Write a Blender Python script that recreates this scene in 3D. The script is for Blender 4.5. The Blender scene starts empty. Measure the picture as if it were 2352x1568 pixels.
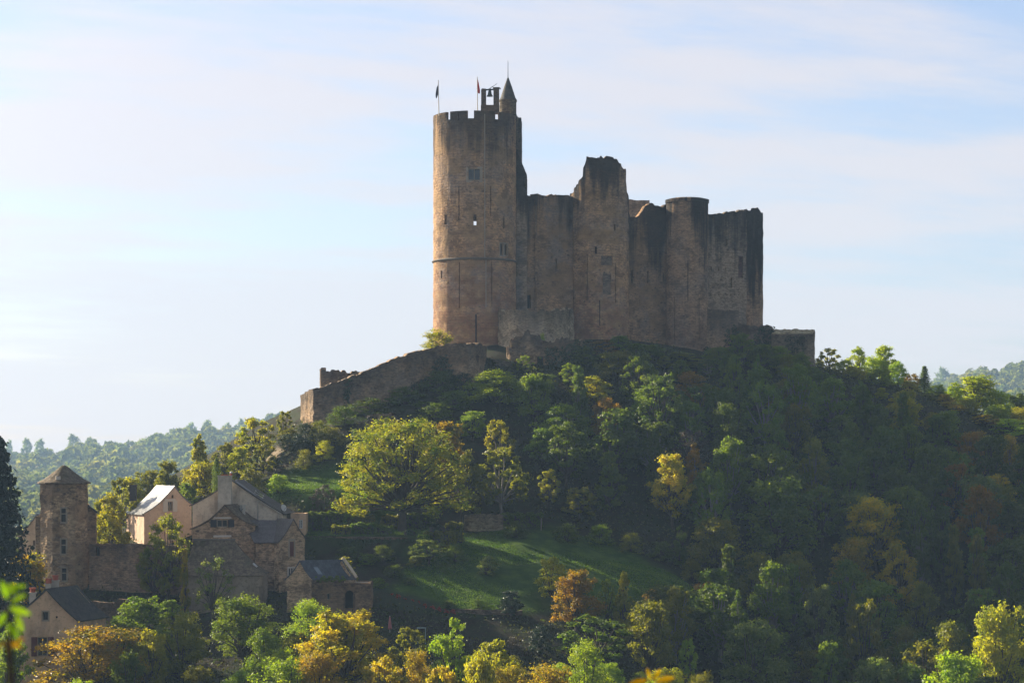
import bpy, math, random
import numpy as np
from mathutils import Vector, Matrix, noise as mnoise

scene = bpy.context.scene
COL = scene.collection
R = math.radians
# ------------------------------------------------------------------ camera
# The eye is the origin: X to the side, Y into the view, Z up, metres.
F, HX, HY = 5250.0, 1176.0, 1065.0            # focal length and principal point in units of a 2352 x 1568 frame
cam_d = bpy.data.cameras.new('camera')
cam = bpy.data.objects.new('camera', cam_d); COL.objects.link(cam)
cam.location = (0, 0, 0); cam.rotation_euler = (R(90), 0, 0)
cam_d.sensor_width = 36.0
cam_d.lens = 36.0 * F / 2352.0
cam_d.shift_y = (HY - 784.0) / 2352.0
cam_d.clip_start = 0.1; cam_d.clip_end = 20000
cam_d.dof.use_dof = True; cam_d.dof.focus_distance = 320; cam_d.dof.aperture_fstop = 5
scene.camera = cam
# ------------------------------------------------------------------ light
SUN_EL, SUN_BACK = 23.0, 37.0                 # elevation; degrees behind the picture plane, on the left
sun_vec = Vector((-math.cos(R(SUN_BACK)) * math.cos(R(SUN_EL)), math.sin(R(SUN_BACK)) * math.cos(R(SUN_EL)), math.sin(R(SUN_EL))))
sd = bpy.data.lights.new('sun', 'SUN'); sd.energy = 5.0; sd.angle = R(0.53); sd.color = (1.0, 0.87, 0.66)
so = bpy.data.objects.new('sun', sd); COL.objects.link(so)
so.rotation_euler = sun_vec.to_track_quat('Z', 'Y').to_euler(); so.location = (-200, 300, 300)

def node(nt, t, **kw):
    n = nt.nodes.new(t)
    for k, v in kw.items():
        if k.startswith('i_'):
            n.inputs[k[2:].replace('_', ' ')].default_value = v
        else:
            setattr(n, k, v)
    return n
def math_n(nt, op, a, b=None, c=None, clamp=False):
    n = nt.nodes.new('ShaderNodeMath'); n.operation = op; n.use_clamp = clamp
    for i, x in enumerate((a, b, c)):
        if x is None: continue
        if isinstance(x, (int, float)): n.inputs[i].default_value = x
        else: nt.links.new(x, n.inputs[i])
    return n.outputs[0]
def mix_n(nt, fac, a, b, blend='MIX'):
    n = nt.nodes.new('ShaderNodeMix'); n.data_type = 'RGBA'; n.blend_type = blend
    for s, x in ((0, fac), (6, a), (7, b)):
        if isinstance(x, (int, float)): n.inputs[s].default_value = x
        elif isinstance(x, tuple): n.inputs[s].default_value = (*x, 1.0) if len(x) == 3 else x
        else: nt.links.new(x, n.inputs[s])
    return n.outputs[2]
def ramp_n(nt, fac, lo, hi):
    n = nt.nodes.new('ShaderNodeMapRange'); n.interpolation_type = 'SMOOTHSTEP'
    n.inputs[1].default_value = lo; n.inputs[2].default_value = hi
    nt.links.new(fac, n.inputs[0]); return n.outputs[0]
def noise_n(nt, vec, scale, detail=3.0, rough=0.55):
    n = nt.nodes.new('ShaderNodeTexNoise'); n.inputs['Scale'].default_value = scale
    n.inputs['Detail'].default_value = detail; n.inputs['Roughness'].default_value = rough
    if vec is not None: nt.links.new(vec, n.inputs['Vector'])
    return n.outputs[0]
def scale_v(nt, vec, s, loc=(0, 0, 0)):
    n = nt.nodes.new('ShaderNodeMapping'); n.inputs['Scale'].default_value = s; n.inputs['Location'].default_value = loc
    nt.links.new(vec, n.inputs['Vector']); return n.outputs[0]

world = bpy.data.worlds.new('World'); scene.world = world; world.use_nodes = True
nt = world.node_tree; nt.nodes.clear()
out = node(nt, 'ShaderNodeOutputWorld')
sky = node(nt, 'ShaderNodeTexSky'); sky.sky_type = 'NISHITA'; sky.sun_disc = False
sky.sun_elevation = R(SUN_EL); sky.sun_rotation = math.atan2(sun_vec.x, sun_vec.y)
sky.air_density = 1.0; sky.dust_density = 1.0; sky.ozone_density = 1.5
bg1 = node(nt, 'ShaderNodeBackground'); bg1.inputs[1].default_value = 0.05
nt.links.new(sky.outputs[0], bg1.inputs[0])
tc = node(nt, 'ShaderNodeTexCoord')
sep = node(nt, 'ShaderNodeSeparateXYZ'); nt.links.new(tc.outputs['Generated'], sep.inputs[0])
hz = math_n(nt, 'ADD', math_n(nt, 'MAXIMUM', sep.outputs[2], 0.0), 0.13)      # thin high cloud lies on a plane overhead
cx = math_n(nt, 'DIVIDE', sep.outputs[0], hz); cy = math_n(nt, 'DIVIDE', sep.outputs[1], hz)
cmb = node(nt, 'ShaderNodeCombineXYZ'); nt.links.new(cx, cmb.inputs[0]); nt.links.new(cy, cmb.inputs[1])
rot = node(nt, 'ShaderNodeMapping'); rot.inputs['Rotation'].default_value = (0, 0, R(-38)); rot.inputs['Location'].default_value = (3.3, 1.2, 0)
rot.inputs['Scale'].default_value = (0.8, 1.25, 1.0)
nt.links.new(cmb.outputs[0], rot.inputs[0])
n1 = noise_n(nt, rot.outputs[0], 1.0, 4.0, 0.5)
n2 = noise_n(nt, scale_v(nt, rot.outputs[0], (1.0, 1.7, 1)), 3.2, 5.0, 0.6)
cl = math_n(nt, 'ADD', math_n(nt, 'MULTIPLY', n1, 0.66), math_n(nt, 'MULTIPLY', n2, 0.34))
low = ramp_n(nt, sep.outputs[2], 0.17, -0.01)                                # cloud thickens towards the horizon
cl = ramp_n(nt, math_n(nt, 'ADD', cl, math_n(nt, 'MULTIPLY', low, 0.10)), 0.395, 0.585)
up = ramp_n(nt, sep.outputs[2], 0.01, 0.2)
ccol = mix_n(nt, up, (1.02, 0.965, 0.97), (0.94, 0.89, 0.94))
bg2 = node(nt, 'ShaderNodeBackground'); zen = ramp_n(nt, sep.outputs[2], 0.70, 0.20)                                 # the veil is dimmed overhead, above the frame, to keep shade dark
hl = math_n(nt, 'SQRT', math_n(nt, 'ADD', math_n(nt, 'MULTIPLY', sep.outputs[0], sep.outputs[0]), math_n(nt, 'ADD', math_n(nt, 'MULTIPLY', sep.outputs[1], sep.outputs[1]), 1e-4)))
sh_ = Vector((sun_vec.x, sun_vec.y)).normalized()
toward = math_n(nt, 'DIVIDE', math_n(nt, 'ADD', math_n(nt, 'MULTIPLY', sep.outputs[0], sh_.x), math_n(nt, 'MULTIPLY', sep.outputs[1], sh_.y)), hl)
side = math_n(nt, 'ADD', math_n(nt, 'MULTIPLY', ramp_n(nt, toward, -0.55, 0.35), 0.56), 0.44)   # and dimmed away from the sun, out of view, to deepen shade
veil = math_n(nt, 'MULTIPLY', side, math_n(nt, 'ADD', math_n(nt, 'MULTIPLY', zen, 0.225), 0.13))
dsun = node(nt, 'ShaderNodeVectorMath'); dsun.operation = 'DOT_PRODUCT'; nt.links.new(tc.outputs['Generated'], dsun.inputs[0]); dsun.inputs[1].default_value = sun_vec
halo = math_n(nt, 'POWER', math_n(nt, 'MAXIMUM', dsun.outputs['Value'], 0.0), 9.0)             # cloud glow round the unseen sun, added to light the sun-side walls
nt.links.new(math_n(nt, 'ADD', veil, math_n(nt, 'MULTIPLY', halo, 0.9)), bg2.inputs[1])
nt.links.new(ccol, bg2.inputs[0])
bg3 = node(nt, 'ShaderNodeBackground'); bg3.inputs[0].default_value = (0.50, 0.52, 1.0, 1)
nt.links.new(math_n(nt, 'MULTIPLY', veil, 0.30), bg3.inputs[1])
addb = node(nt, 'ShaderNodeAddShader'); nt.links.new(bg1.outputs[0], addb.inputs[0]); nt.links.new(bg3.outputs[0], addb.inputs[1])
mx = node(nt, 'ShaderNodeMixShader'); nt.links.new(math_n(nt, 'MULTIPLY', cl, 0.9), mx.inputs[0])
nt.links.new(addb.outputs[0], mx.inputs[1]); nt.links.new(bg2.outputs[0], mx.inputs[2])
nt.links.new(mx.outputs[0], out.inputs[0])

vs = scene.view_settings
vs.view_transform = 'Standard'; vs.look = 'None'; vs.gamma = 1.0; vs.exposure = 1.3; vs.use_curve_mapping = False
scene.render.engine = 'CYCLES'
cy_ = scene.cycles
cy_.use_denoising = True; cy_.denoiser = 'OPENIMAGEDENOISE'; cy_.denoising_input_passes = 'RGB_ALBEDO_NORMAL'
cy_.max_bounces = 7; cy_.diffuse_bounces = 3; cy_.transmission_bounces = 4; cy_.volume_bounces = 0; cy_.transparent_max_bounces = 6
cy_.use_adaptive_sampling = True; cy_.adaptive_threshold = 0.02
cy_.sample_clamp_indirect = 4.0

# ------------------------------------------------------------------ helpers
def at(px, py, Y): return ((px - HX) / F * Y, Y, (HY - py) / F * Y)
def gx(px, Y): return (px - HX) / F * Y
def gz(py, Y): return (HY - py) / F * Y
ORIG = {}                                      # world origin of every thing and part
def tag(o, label, cat, group=None, kind=None):
    if label: o['label'] = label
    if cat: o['category'] = cat
    if group: o['group'] = group
    if kind: o['kind'] = kind
    return o
def empty(name, loc, label, cat, group=None):
    o = bpy.data.objects.new(name, None); COL.objects.link(o)
    o.location = loc; o.empty_display_size = 0.5; ORIG[o.name] = Vector(loc)
    return tag(o, label, cat, group)
class MB:
    """collects faces, in world metres, and links them as ONE mesh object"""
    def __init__(s): s.v = []; s.f = []; s.uv = []; s.top = []; s.key = {}
    def vert(s, p, top=0.0):
        k = (round(p[0], 3), round(p[1], 3), round(p[2], 3))
        i = s.key.get(k)
        if i is None:
            i = len(s.v); s.key[k] = i; s.v.append(Vector(p)); s.top.append(top)
        return i
    def face(s, pts, uv=None, tops=None):
        ids = [s.vert(p, tops[i] if tops else 0.0) for i, p in enumerate(pts)]
        if len(set(ids)) < len(ids):
            q, u2 = [], []
            for i, k in enumerate(ids):
                if k not in q: q.append(k); u2.append(uv[i] if uv else None)
            ids, uv = q, (u2 if uv else None)
        if len(ids) < 3: return
        if uv is None:
            P = [s.v[i] for i in ids]
            n = Vector((0, 0, 0))
            for i in range(len(P)):
                a, b = P[i], P[(i + 1) % len(P)]
                n += Vector(((a.y - b.y) * (a.z + b.z), (a.z - b.z) * (a.x + b.x), (a.x - b.x) * (a.y + b.y)))
            if n.length > 1e-9: n.normalize()
            else: n = Vector((0, 0, 1))
            t = Vector((-n.y, n.x, 0))
            if t.length < 0.05: t = Vector((1, 0, 0))
            t.normalize(); b = n.cross(t)
            uv = [(p.dot(t), p.dot(b)) for p in P]
        s.f.append(ids); s.uv.append(uv)
    def box(s, c, size, ang=0.0, up=None):
        ca, sa = math.cos(ang), math.sin(ang); c = Vector(c)
        def q(x, y, z):
            x *= size[0] / 2; y *= size[1] / 2; z *= size[2] / 2
            return c + Vector((x * ca - y * sa, x * sa + y * ca, z))
        c8 = [q(x, y, z) for z in (-1, 1) for x, y in ((-1, -1), (1, -1), (1, 1), (-1, 1))]
        for f in ((3, 2, 1, 0), (4, 5, 6, 7), (0, 1, 5, 4), (1, 2, 6, 5), (2, 3, 7, 6), (3, 0, 4, 7)):
            s.face([c8[i] for i in f])
    def prism(s, base, tops):
        n = len(base)
        s.face(list(reversed(base))); s.face(tops)
        for i in range(n):
            j = (i + 1) % n; s.face([base[i], base[j], tops[j], tops[i]])
    def tube(s, pts, rad, n=6, cap=True):
        pts = [Vector(p) for p in pts]; rings = []
        if not isinstance(rad, (list, tuple)): rad = [rad] * len(pts)
        for i, p in enumerate(pts):
            d = (pts[min(i + 1, len(pts) - 1)] - pts[max(i - 1, 0)])
            if d.length < 1e-6: d = Vector((0, 0, 1))
            d.normalize()
            a = d.orthogonal() if abs(d.z) > 0.95 else Vector((-d.y, d.x, 0))
            a.normalize(); b = d.cross(a)
            rings.append([p + (a * math.cos(t) + b * math.sin(t)) * rad[i] for t in [k * 2 * math.pi / n for k in range(n)]])
        for r0, r1 in zip(rings, rings[1:]):
            for k in range(n):
                l = (k + 1) % n; s.face([r0[k], r0[l], r1[l], r1[k]])
        if cap: s.face(list(reversed(rings[0]))); s.face(rings[-1])
    def lathe(s, c, prof, n=32, uvs=1.0, a0=0.0):
        c = Vector(c); rings = []
        for r, z in prof:
            rings.append([c + Vector((r * math.cos(a0 + k * 2 * math.pi / n), r * math.sin(a0 + k * 2 * math.pi / n), z)) for k in range(n)])
        rm = max(r for r, z in prof)
        L = [0.0]
        for (r, z), (r2, z2) in zip(prof, prof[1:]): L.append(L[-1] + math.hypot(r2 - r, z2 - z))
        for i, (r0, r1) in enumerate(zip(rings, rings[1:])):
            for k in range(n):
                l = (k + 1) % n
                u0, u1 = k * 2 * math.pi / n * rm, (k + 1) * 2 * math.pi / n * rm
                s.face([r0[k], r0[l], r1[l], r1[k]], [(u0, L[i]), (u1, L[i]), (u1, L[i + 1]), (u0, L[i + 1])])
        if prof[0][0] > 0.01: s.face(list(reversed(rings[0])))
        if prof[-1][0] > 0.01: s.face(rings[-1])
    def build(s, name, mat, parent=None, smooth=None, loc=None):
        if parent is not None: o_ = ORIG[parent.name]
        elif loc is not None: o_ = Vector(loc)
        else:
            m = Vector((0, 0, 0))
            for v in s.v: m += v
            m /= max(1, len(s.v)); o_ = Vector((m.x, m.y, min(v.z for v in s.v)))
        me = bpy.data.meshes.new(name)
        me.from_pydata([tuple(v - o_) for v in s.v], [], s.f); 
        ul = me.uv_layers.new(name='UVMap')
        flat = [c for f in s.uv for p in f for c in p]
        ul.data.foreach_set('uv', flat)
        at_ = me.attributes.new('top', 'FLOAT', 'POINT'); at_.data.foreach_set('value', s.top)
        me.materials.append(mat)
        if smooth is not None:
            me.polygons.foreach_set('use_smooth', [True] * len(me.polygons)); me.set_sharp_from_angle(angle=R(smooth))
        o = bpy.data.objects.new(name, me); COL.objects.link(o)
        if parent is not None: o.parent = parent
        else: o.location = o_
        ORIG[o.name] = o_
        return o

# ------------------------------------------------------------------ materials
def new_mat(name):
    m = bpy.data.materials.new(name); m.use_nodes = True
    nt = m.node_tree; nt.nodes.clear()
    o = node(nt, 'ShaderNodeOutputMaterial'); b = node(nt, 'ShaderNodeBsdfPrincipled')
    b.inputs['Specular IOR Level'].default_value = 0.25
    nt.links.new(b.outputs[0], o.inputs[0])
    return m, nt, b
def plain(name, col, rough=0.7, metal=0.0, spec=0.3, var=0.15):
    m, nt, b = new_mat(name)
    g = node(nt, 'ShaderNodeNewGeometry')
    n = noise_n(nt, g.outputs['Position'], 2.3, 4.0)
    c = mix_n(nt, n, tuple(x * (1 - var) for x in col), tuple(min(1, x * (1 + var)) for x in col))
    nt.links.new(c, b.inputs['Base Color'])
    b.inputs['Roughness'].default_value = rough; b.inputs['Metallic'].default_value = metal
    b.inputs['Specular IOR Level'].default_value = spec
    return m
def stone(name, c1, c2, mortar, bw=0.85, bh=0.42, streak=0.0, streak_h=9.0, red=None, grey=0.35, rubble=0.0, lich=0.0, seed=0.0, bump=0.6, warm=None, pits=0.6):
    """coursed masonry; streak = dark lichen running down from the wall head, red = (z_low, z_high, colour) redder courses"""
    m, nt, b = new_mat(name)
    c1, c2, mortar = (tuple(min(0.6, x * w) for x, w in zip(c, (1.78, 1.62, 1.46))) for c in (c1, c2, mortar))
    uv = node(nt, 'ShaderNodeUVMap'); uv.uv_map = 'UVMap'
    g = node(nt, 'ShaderNodeNewGeometry'); pos = g.outputs['Position']
    mp = node(nt, 'ShaderNodeMapping'); nt.links.new(uv.outputs[0], mp.inputs[0])
    # wobble the courses so they are not ruled lines
    wob = node(nt, 'ShaderNodeTexNoise'); wob.inputs['Scale'].default_value = 0.9 if not rubble else 1.8; nt.links.new(uv.outputs[0], wob.inputs['Vector'])
    vadd = node(nt, 'ShaderNodeVectorMath'); vadd.operation = 'MULTIPLY_ADD'
    nt.links.new(wob.outputs['Color'], vadd.inputs[0]); k = 0.07 + rubble * 0.12; vadd.inputs[1].default_value = (k, k, 0); nt.links.new(uv.outputs[0], vadd.inputs[2])
    br = node(nt, 'ShaderNodeTexBrick'); nt.links.new(vadd.outputs[0], br.inputs['Vector'])
    br.inputs['Scale'].default_value = 1.0; br.inputs['Brick Width'].default_value = bw; br.inputs['Row Height'].default_value = bh
    br.inputs['Mortar Size'].default_value = bh * 0.11; br.inputs['Mortar Smooth'].default_value = 0.5; br.inputs['Bias'].default_value = 0.0
    br.inputs['Color1'].default_value = (*c1, 1); br.inputs['Color2'].default_value = (*c2, 1); br.inputs['Mortar'].default_value = (*mortar, 1)
    br.offset_frequency = 2; br.squash = 1.0
    col = br.outputs['Color']
    st = noise_n(nt, scale_v(nt, pos, (1.9, 1.9, 4.4), (seed, 0, 0)), 1.0, 3.0, 0.8)
    col = mix_n(nt, 0.55, col, mix_n(nt, ramp_n(nt, st, 0.32, 0.66), tuple(x * 0.34 for x in c2), tuple(min(1, x * 1.6) for x in c1)), 'OVERLAY' if False else 'MIX')
    lo = noise_n(nt, scale_v(nt, pos, (0.16, 0.16, 0.10), (seed * 3 + 4, 0, 0)), 1.0, 5.0, 0.6)
    gr = tuple(sum(c2) / 3 * w for w in (0.80, 0.82, 0.82))
    col = mix_n(nt, math_n(nt, 'MULTIPLY', ramp_n(nt, lo, 0.42, 0.66), grey), col, gr)
    if warm is not None:
        wn = noise_n(nt, scale_v(nt, pos, (0.23, 0.23, 0.35), (seed + 9, 2, 0)), 1.0, 4.0)
        col = mix_n(nt, math_n(nt, 'MULTIPLY', ramp_n(nt, wn, 0.46, 0.58), 0.75), col, warm)
    md = noise_n(nt, scale_v(nt, pos, (0.55, 0.55, 0.75), (seed * 2 + 1, 1, 0)), 1.0, 5.0, 0.7)       # repairs and mottling
    col = mix_n(nt, math_n(nt, 'MULTIPLY', ramp_n(nt, md, 0.50, 0.62), 0.6), col, tuple(x * 0.42 for x in c2))
    col = mix_n(nt, math_n(nt, 'MULTIPLY', ramp_n(nt, md, 0.46, 0.34), 0.35), col, tuple(min(0.7, x * 1.25) for x in c1))
    if pits > 0:
        vo = node(nt, 'ShaderNodeTexVoronoi'); vo.inputs['Scale'].default_value = 1.0; nt.links.new(scale_v(nt, pos, (0.95, 0.95, 1.5)), vo.inputs['Vector'])
        sel = ramp_n(nt, noise_n(nt, scale_v(nt, pos, (0.28, 0.28, 0.3), (seed, 11, 0)), 1.0, 2.0), 0.45, 0.58)
        pf = math_n(nt, 'MULTIPLY', ramp_n(nt, vo.outputs['Distance'], 0.24, 0.14), sel)
        col = mix_n(nt, math_n(nt, 'MULTIPLY', pf, pits), col, (0.03, 0.026, 0.022))
    if red is not None:
        sp = node(nt, 'ShaderNodeSeparateXYZ'); nt.links.new(pos, sp.inputs[0])
        rn = noise_n(nt, scale_v(nt, pos, (0.7, 0.7, 1.6), (seed, 7, 0)), 1.0, 4.0, 0.7)
        zz = math_n(nt, 'ADD', sp.outputs[2], math_n(nt, 'MULTIPLY', rn, -12.0))
        f = ramp_n(nt, zz, red[1] - 3.5, red[0] - 5.5)
        f2 = math_n(nt, 'MULTIPLY', ramp_n(nt, st, 0.36, 0.54), ramp_n(nt, md, 0.36, 0.56))
        col = mix_n(nt, math_n(nt, 'MULTIPLY', math_n(nt, 'MULTIPLY', f, f2), 0.62), col, red[2])
    if streak > 0:
        ta = node(nt, 'ShaderNodeAttribute'); ta.attribute_name = 'top'
        sn = noise_n(nt, scale_v(nt, uv.outputs[0], (0.85, 0.05, 1), (seed, 3, 0)), 1.0, 5.0, 0.7)
        sn2 = noise_n(nt, scale_v(nt, pos, (0.22, 0.22, 0.03), (seed + 1, 5, 0)), 1.0, 3.0)
        reach = math_n(nt, 'MULTIPLY', math_n(nt, 'ADD', math_n(nt, 'MULTIPLY', sn, 1.3), math_n(nt, 'MULTIPLY', math_n(nt, 'SUBTRACT', sn2, 0.64), 2.0)), streak_h)
        d = math_n(nt, 'SUBTRACT', reach, ta.outputs['Fac'])
        f = ramp_n(nt, d, -3.0, streak_h * 0.30)
        col = mix_n(nt, math_n(nt, 'MULTIPLY', f, streak), col, (0.024, 0.023, 0.021))
    if lich > 0:
        ln = noise_n(nt, scale_v(nt, pos, (1, 1, 1), (seed, 8, 0)), 1.1, 5.0, 0.7)
        col = mix_n(nt, math_n(nt, 'MULTIPLY', ramp_n(nt, ln, 0.54, 0.68), lich), col, (0.05, 0.06, 0.028))
    nt.links.new(col, b.inputs['Base Color'])
    b.inputs['Roughness'].default_value = 0.92; b.inputs['Specular IOR Level'].default_value = 0.1
    h = math_n(nt, 'SUBTRACT', math_n(nt, 'MULTIPLY', st, 0.7), math_n(nt, 'MULTIPLY', br.outputs['Fac'], 0.6))
    bp = node(nt, 'ShaderNodeBump'); bp.inputs['Strength'].default_value = bump; bp.inputs['Distance'].default_value = 0.22
    nt.links.new(h, bp.inputs['Height']); nt.links.new(bp.outputs[0], b.inputs['Normal'])
    return m
def plaster(name, c, stain, seed=0.0, stones=0.25):
    c, stain = tuple(min(0.72, x * 1.65) for x in c), tuple(x * 1.65 for x in stain)
    m, nt, b = new_mat(name)
    g = node(nt, 'ShaderNodeNewGeometry'); pos = g.outputs['Position']
    a = noise_n(nt, scale_v(nt, pos, (0.7, 0.7, 0.3), (seed, 0, 0)), 1.0, 6.0, 0.62)
    d = noise_n(nt, scale_v(nt, pos, (2.6, 2.6, 3.4), (seed, 3, 0)), 1.0, 4.0, 0.7)
    col = mix_n(nt, ramp_n(nt, a, 0.42, 0.72), c, stain)
    col = mix_n(nt, math_n(nt, 'MULTIPLY', ramp_n(nt, d, 0.52, 0.64), stones), col, tuple(x * 0.5 for x in stain))
    nt.links.new(col, b.inputs['Base Color']); b.inputs['Roughness'].default_value = 0.9; b.inputs['Specular IOR Level'].default_value = 0.12
    bp = node(nt, 'ShaderNodeBump'); bp.inputs['Strength'].default_value = 0.35; bp.inputs['Distance'].default_value = 0.06
    nt.links.new(d, bp.inputs['Height']); nt.links.new(bp.outputs[0], b.inputs['Normal'])
    return m
def slate(name, c1, c2, spec=0.4, rough=0.5, moss=0.25, bw=0.34, bh=0.22, seed=0.0):
    m, nt, b = new_mat(name)
    uv = node(nt, 'ShaderNodeUVMap'); uv.uv_map = 'UVMap'
    g = node(nt, 'ShaderNodeNewGeometry'); pos = g.outputs['Position']
    br = node(nt, 'ShaderNodeTexBrick'); nt.links.new(uv.outputs[0], br.inputs['Vector'])
    br.inputs['Scale'].default_value = 1.0; br.inputs['Brick Width'].default_value = bw; br.inputs['Row Height'].default_value = bh
    br.inputs['Mortar Size'].default_value = 0.018; br.inputs['Color1'].default_value = (*c1, 1); br.inputs['Color2'].default_value = (*c2, 1)
    br.inputs['Mortar'].default_value = (*[x * 0.3 for x in c2], 1)
    n = noise_n(nt, scale_v(nt, pos, (1, 1, 1), (seed, 0, 0)), 2.2, 5.0, 0.75)
    col = mix_n(nt, 0.55, br.outputs['Color'], mix_n(nt, ramp_n(nt, n, 0.3, 0.7), tuple(x * 0.5 for x in c2), tuple(min(1, x * 1.5) for x in c1)))
    n2 = noise_n(nt, scale_v(nt, pos, (1, 1, 1), (seed, 5, 0)), 0.55, 5.0, 0.7)
    col = mix_n(nt, math_n(nt, 'MULTIPLY', ramp_n(nt, n2, 0.5, 0.66), moss), col, (0.07, 0.07, 0.03))
    nt.links.new(col, b.inputs['Base Color']); b.inputs['Roughness'].default_value = rough; b.inputs['Specular IOR Level'].default_value = spec
    h = math_n(nt, 'SUBTRACT', n, br.outputs['Fac'])
    bp = node(nt, 'ShaderNodeBump'); bp.inputs['Strength'].default_value = 0.5; bp.inputs['Distance'].default_value = 0.08
    nt.links.new(h, bp.inputs['Height']); nt.links.new(bp.outputs[0], b.inputs['Normal'])
    return m
def leaf_mat(name, a, b_, hue=0.018, val=0.35, trans=0.5, spec=0.25, rough=0.5):
    """leaf pair of colours, mixed leaf by leaf; light also passes through the leaf"""
    m = bpy.data.materials.new(name); m.use_nodes = True; nt = m.node_tree; nt.nodes.clear()
    o = node(nt, 'ShaderNodeOutputMaterial')
    la = node(nt, 'ShaderNodeAttribute'); la.attribute_name = 'leaf_tone'
    oi = node(nt, 'ShaderNodeObjectInfo')
    g = node(nt, 'ShaderNodeNewGeometry')
    pn = noise_n(nt, g.outputs['Position'], 0.45, 3.0)
    f = math_n(nt, 'ADD', math_n(nt, 'MULTIPLY', la.outputs['Fac'], 0.55), math_n(nt, 'MULTIPLY', math_n(nt, 'SUBTRACT', pn, 0.5), 1.5))
    f = math_n(nt, 'ADD', f, 0.22, clamp=True)
    c = mix_n(nt, f, a, b_)
    hs = node(nt, 'ShaderNodeHueSaturation'); nt.links.new(c, hs.inputs['Color'])
    nt.links.new(math_n(nt, 'ADD', 0.5 - hue / 2, math_n(nt, 'MULTIPLY', oi.outputs['Random'], hue)), hs.inputs['Hue'])
    nt.links.new(math_n(nt, 'ADD', 1 - val / 2, math_n(nt, 'MULTIPLY', oi.outputs['Random'], val)), hs.inputs['Value'])
    d = node(nt, 'ShaderNodeBsdfPrincipled'); nt.links.new(hs.outputs[0], d.inputs['Base Color'])
    d.inputs['Roughness'].default_value = rough; d.inputs['Specular IOR Level'].default_value = spec
    t = node(nt, 'ShaderNodeBsdfTranslucent')
    tcx = node(nt, 'ShaderNodeMix'); tcx.data_type = 'RGBA'; tcx.blend_type = 'MULTIPLY'; tcx.inputs[0].default_value = 1.0
    nt.links.new(hs.outputs[0], tcx.inputs[6]); tcx.inputs[7].default_value = (2.3, 2.2, 0.8, 1)
    nt.links.new(tcx.outputs[2], t.inputs[0])
    mx = node(nt, 'ShaderNodeMixShader'); mx.inputs[0].default_value = trans
    nt.links.new(d.outputs[0], mx.inputs[1]); nt.links.new(t.outputs[0], mx.inputs[2]); nt.links.new(mx.outputs[0], o.inputs[0])
    return m
# ------------------------------------------------------------------ terrain
# surveyed ground heights: (X, Y, Z) in metres, or seen from the eye as (px, py, Y)
GP = [(0, 0, -2.2), (-25, 0, -2.6), (25, 0, -2.6), (0, -60, 2), (-80, -60, 0), (80, -60, 0), (0, 15, -5), (0, 60, -28), (-60, 60, -30), (60, 60, -30),
      (0, 120, -46), (-90, 120, -46), (90, 120, -50), (0, 175, -42), (-60, 175, -40), (70, 180, -52), (150, 150, -55), (-150, 150, -45), (40, 180, -48),
      (-30, 225, -27), (0, 225, -27), (15, 228, -28), (-55, 225, -26), (20, 245, -27), (-120, 240, -30), (-90, 290, -22)]
GS = [(100, 1600, 238), (150, 1375, 267), (300, 1372, 269), (0, 1400, 268), (510, 1412, 260), (420, 1405, 262), (720, 1402, 256), (620, 1372, 266), (650, 1372, 267),
      (700, 1240, 281), (400, 1250, 285), (300, 1255, 285), (230, 1265, 287), (850, 1228, 283), (960, 1236, 283), (740, 1122, 293), (700, 1104, 300), (830, 1104, 299),
      (700, 1062, 305), (760, 965, 312), (700, 990, 320), (800, 962, 321), (950, 902, 325), (1080, 862, 329), (1250, 862, 334), (1400, 800, 342), (1550, 808, 345),
      (1640, 832, 349), (1860, 838, 354), (1900, 860, 360), (2030, 880, 365), (2150, 930, 375), (2300, 965, 380), (2420, 1000, 385), (1100, 800, 345), (1000, 805, 345),
      (640, 1042, 318), (560, 1085, 312), (450, 1135, 306), (330, 1165, 312), (200, 1225, 320), (0, 1262, 320), (1000, 1238, 287), (1160, 1214, 291), (1260, 1218, 292),
      (1450, 1262, 291), (850, 1332, 270), (940, 1368, 265), (1000, 1392, 263), (1200, 1402, 263), (1400, 1392, 268), (1600, 1372, 276), (1000, 1470, 255), (1300, 1482, 255),
      (900, 1440, 253), (1300, 1190, 297), (1100, 1190, 296), (1600, 1212, 300), (1300, 1000, 318), (1150, 1000, 314), (1000, 1060, 306), (1600, 1000, 322), (1900, 1000, 331), (1900, 1200, 312), (2200, 1200, 318),
      (2352, 1150, 332), (1800, 1400, 291), (2100, 1400, 293), (1700, 1542, 268), (2000, 1600, 276), (2300, 1610, 270), (2300, 1400, 297), (1500, 1500, 262), (2600, 1200, 330), (2600, 1500, 290)]
GP += [at(*p) for p in GS]
GP += [(15, 375, 17.5), (-8, 365, 17), (40, 380, 15), (15, 430, -4), (15, 500, -42), (-40, 350, 5), (-120, 320, -28), (-60, 362, -8), (-90, 400, -34), (-60, 450, -46),
       (-140, 420, -45), (70, 420, 2), (110, 420, -8), (100, 480, -35), (140, 380, -5), (160, 300, -25), (-30, 372, 6), (-30, 410, -16)]
GPa = np.array(GP, float)
_c = 4.0
def _phi(d2): return -np.sqrt(d2 + _c * _c)
_n = len(GPa)
_A = np.zeros((_n + 3, _n + 3))
_d2 = ((GPa[:, None, :2] - GPa[None, :, :2]) ** 2).sum(-1)
_A[:_n, :_n] = _phi(_d2) + 0.9 * np.eye(_n); _A[:_n, _n] = 1; _A[:_n, _n + 1:] = GPa[:, :2] / 100; _A[_n, :_n] = 1; _A[_n + 1:, :_n] = GPa[:, :2].T / 100
_w = np.linalg.solve(_A, np.concatenate([GPa[:, 2], [0, 0, 0]]))
PADS = [  # level garden terraces: corners, height at the front and back, softness
    ((gx(702, 280), gx(985, 284), 279.2, 289.5), -8.75, -8.1, 1.2),
    ((gx(650, 297), gx(838, 297), 293.5, 301.5), -3.2, -1.75, 1.6),
]
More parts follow.
